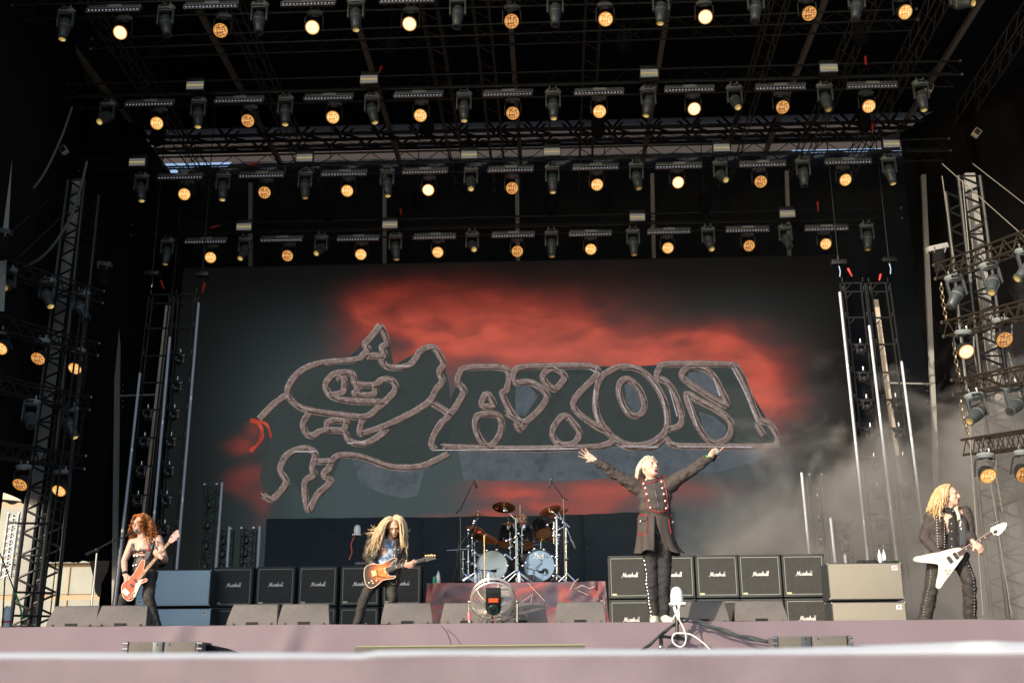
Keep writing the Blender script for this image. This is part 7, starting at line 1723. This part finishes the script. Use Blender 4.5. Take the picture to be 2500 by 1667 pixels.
# ---- drummer, mostly hidden behind the kit
def drummer():
    Y = 23.3; P = lambda x, y, d=0.: dkat(x, y, Y+d)
    seat = P(1080,1180); t = thing('person', 'drummer half hidden behind the kit with bandana, raising one drumstick', 'person', Vector((seat.x, Y, RZ)))
    B, r_, f, u = basis((.15,-.95,-.28), (0,0,1)); hc = P(1102,665,-.05)
    neck = P(1095,790); shl, shr = P(985,825), P(1200,830); el_ = P(950,790,-.20); wl_ = P(1030,690,-.35); er, wr = P(1235,930,-.1), P(1170,960,-.35); pel = P(1090,1180)
    q = MB(); head_shapes(q, hc, B, r_, f, u, 1.08); q.caps(hc-u*.06, neck, .058,.064); q.caps(shl, shr, .065); q.ell(P(1090,930), (.18,.12,.22)); q.ell(P(1090,1080), (.17,.12,.2)); q.ell(pel, (.17,.14,.12))
    limb(q, [shl, el_, wl_], [.062,.046,.032]); limb(q, [shr, er, wr], [.062,.046,.032])
    kl, kr = P(960,1230,-.42), P(1230,1230,-.42); al, ar = Vector((kl.x, Y-.45, RZ+.08)), Vector((kr.x, Y-.45, RZ+.08)); limb(q, [pel+Vector((-.08,0,0)), kl, al], [.08,.06,.04]); limb(q, [pel+Vector((.08,0,0)), kr, ar], [.08,.06,.04])
    hand(q, wl_, Vector((.15,-.2,1)), Vector((.2,-.9,0)), -1, 1.2, .1, 1.15); hand(q, wr, Vector((-.5,-.6,-.1)), Vector((0,.3,-1)), 1, 1.1, .1, 1.15)
    organic(q, .010, M['skin'], t, 'body', 2); head_details(t, hc, B, r_, f, u, 1.08, .3, 'hair_ginger')
    obj('bandana', MB().ell(hc+u*.045-f*.01, (.092,.108,.082), B, 18), M['bandana'], t)
    q = MB(); q.ell(P(1090,950), (.19,.135,.22)); q.ell(P(1090,1090), (.18,.135,.2)); q.caps(P(1020,850), P(1165,855), .07); organic(q, .014, M['black_fabric'], t, 'vest', 3)
    q = MB(); limb(q, [pel+Vector((-.08,0,0)), kl, al], [.095,.075,.055]); limb(q, [pel+Vector((.08,0,0)), kr, ar], [.095,.075,.055]); organic(q, .014, M['denim_black'], t, 'trousers', 3)
    obj('wristband', MB().lathe([(.036,-.035),(.043,-.03),(.043,.04),(.036,.045)], Matrix.Translation(wl_.lerp(el_,.15)) @ (el_-wl_).to_track_quat('Z','X').to_matrix().to_4x4(), 14, False), M['black_fabric'], t)
    s0, s1 = P(1062,640,-.42), P(1063,468,-.42); s_ = obj('drumstick', MB().tube(s0+Vector((0,0,-.05)), s1, .013, .012, 8).ell(s1, (.013,.013,.02)), M['stick_wood'], origin=s0); tag(s_, 'pale wooden drumstick held upright by the drummer', 'drumstick')
    st_ = thing('drum_stool', 'round black drum stool under the drummer', 'stool', Vector((seat.x, Y, RZ))); obj('seat', MB().lathe([(.17,0),(.19,.03),(.17,.07)], Matrix.Translation(Vector((seat.x, Y, max(RZ+.3, pel.z-.17)))), 20), M['drum_black'], st_)
    for k in range(3): a_ = k*2.1; obj('leg', MB().tube(Vector((seat.x, Y, RZ+.35)), Vector((seat.x+.25*math.cos(a_), Y+.25*math.sin(a_), RZ)), .012), M['chrome'], st_)
drummer()

# ------------------------------------------------------------------ stage smoke drifting in from the right
def smoke():
    x0, x1, y0, y1, z0, z1 = 2.5, 13.5, 16.6, 27.4, FL+.02, FL+9.6
    q = MB().box(((x0+x1)/2, (y0+y1)/2, (z0+z1)/2), ((x1-x0)/2, (y1-y0)/2, (z1-z0)/2))
    m = bpy.data.materials.new('smoke'); m.use_nodes = True; N = m.node_tree.nodes; L = m.node_tree.links
    N.remove(N['Principled BSDF']); v = N.new('ShaderNodeVolumePrincipled'); v.inputs['Color'].default_value = (.97,.98,1,1); v.inputs['Anisotropy'].default_value = .2
    L.new(v.outputs[0], N['Material Output'].inputs['Volume'])
    tc = N.new('ShaderNodeTexCoord'); nz = N.new('ShaderNodeTexNoise'); nz.inputs['Scale'].default_value = .55; nz.inputs['Detail'].default_value = 5; nz.inputs['Distortion'].default_value = .8
    L.new(tc.outputs['Object'], nz.inputs['Vector']); sp = N.new('ShaderNodeSeparateXYZ'); L.new(tc.outputs['Object'], sp.inputs[0])
    def mr(src, a, b, c, d):
        n = N.new('ShaderNodeMapRange'); n.interpolation_type = 'SMOOTHSTEP'; n.inputs[1].default_value = a; n.inputs[2].default_value = b; n.inputs[3].default_value = c; n.inputs[4].default_value = d; L.new(src, n.inputs[0]); return n.outputs[0]
    def ma(op, a, b):
        n = N.new('ShaderNodeMath'); n.operation = op
        for i, w in enumerate((a, b)):
            if isinstance(w, (int, float)): n.inputs[i].default_value = w
            else: L.new(w, n.inputs[i])
        return n.outputs[0]
    # the cloud's top rises towards the right: height above floor compared with a slanting ceiling
    top = ma('MULTIPLY_ADD', sp.outputs[0], .30); top.node.inputs[2].default_value = 4.3
    top = ma('ADD', top, ma('MULTIPLY', ma('SUBTRACT', nz.outputs[0], .5), 11.0))
    h = ma('SUBTRACT', top, sp.outputs[2]); a = mr(h, -.3, 1.8, 0, 1)
    left = mr(ma('ADD', sp.outputs[0], ma('MULTIPLY', ma('SUBTRACT', nz.outputs[0], .5), 5.0)), -6.6, -2.2, 0, 1)
    body = mr(nz.outputs[0], .38, .68, .04, 1)
    ed = ma('MULTIPLY', mr(ma('ADD', sp.outputs[1], mr(sp.outputs[0], -1.6, 1.6, 0, 4.4)), -.9, .6, 0, 1), mr(sp.outputs[1], 3.5, 5.3, 1, 0))
    d = ma('MULTIPLY', ma('MULTIPLY', ma('MULTIPLY', a, left), ma('MULTIPLY', ma('MULTIPLY', body, ed), mr(sp.outputs[0], -2.0, 3.5, .9, 2.6))), 2.1)
    L.new(d, v.inputs['Density'])
    o = obj('smoke', q, m, None, False, 'stuff', None, ((x0+x1)/2, (y0+y1)/2, z0)); tag(o, 'pale stage smoke drifting in from the right over the ladder frames', 'smoke')
    try: scene.cycles.volume_step_rate = 3; scene.cycles.volume_max_steps = 64
    except Exception: pass
smoke()
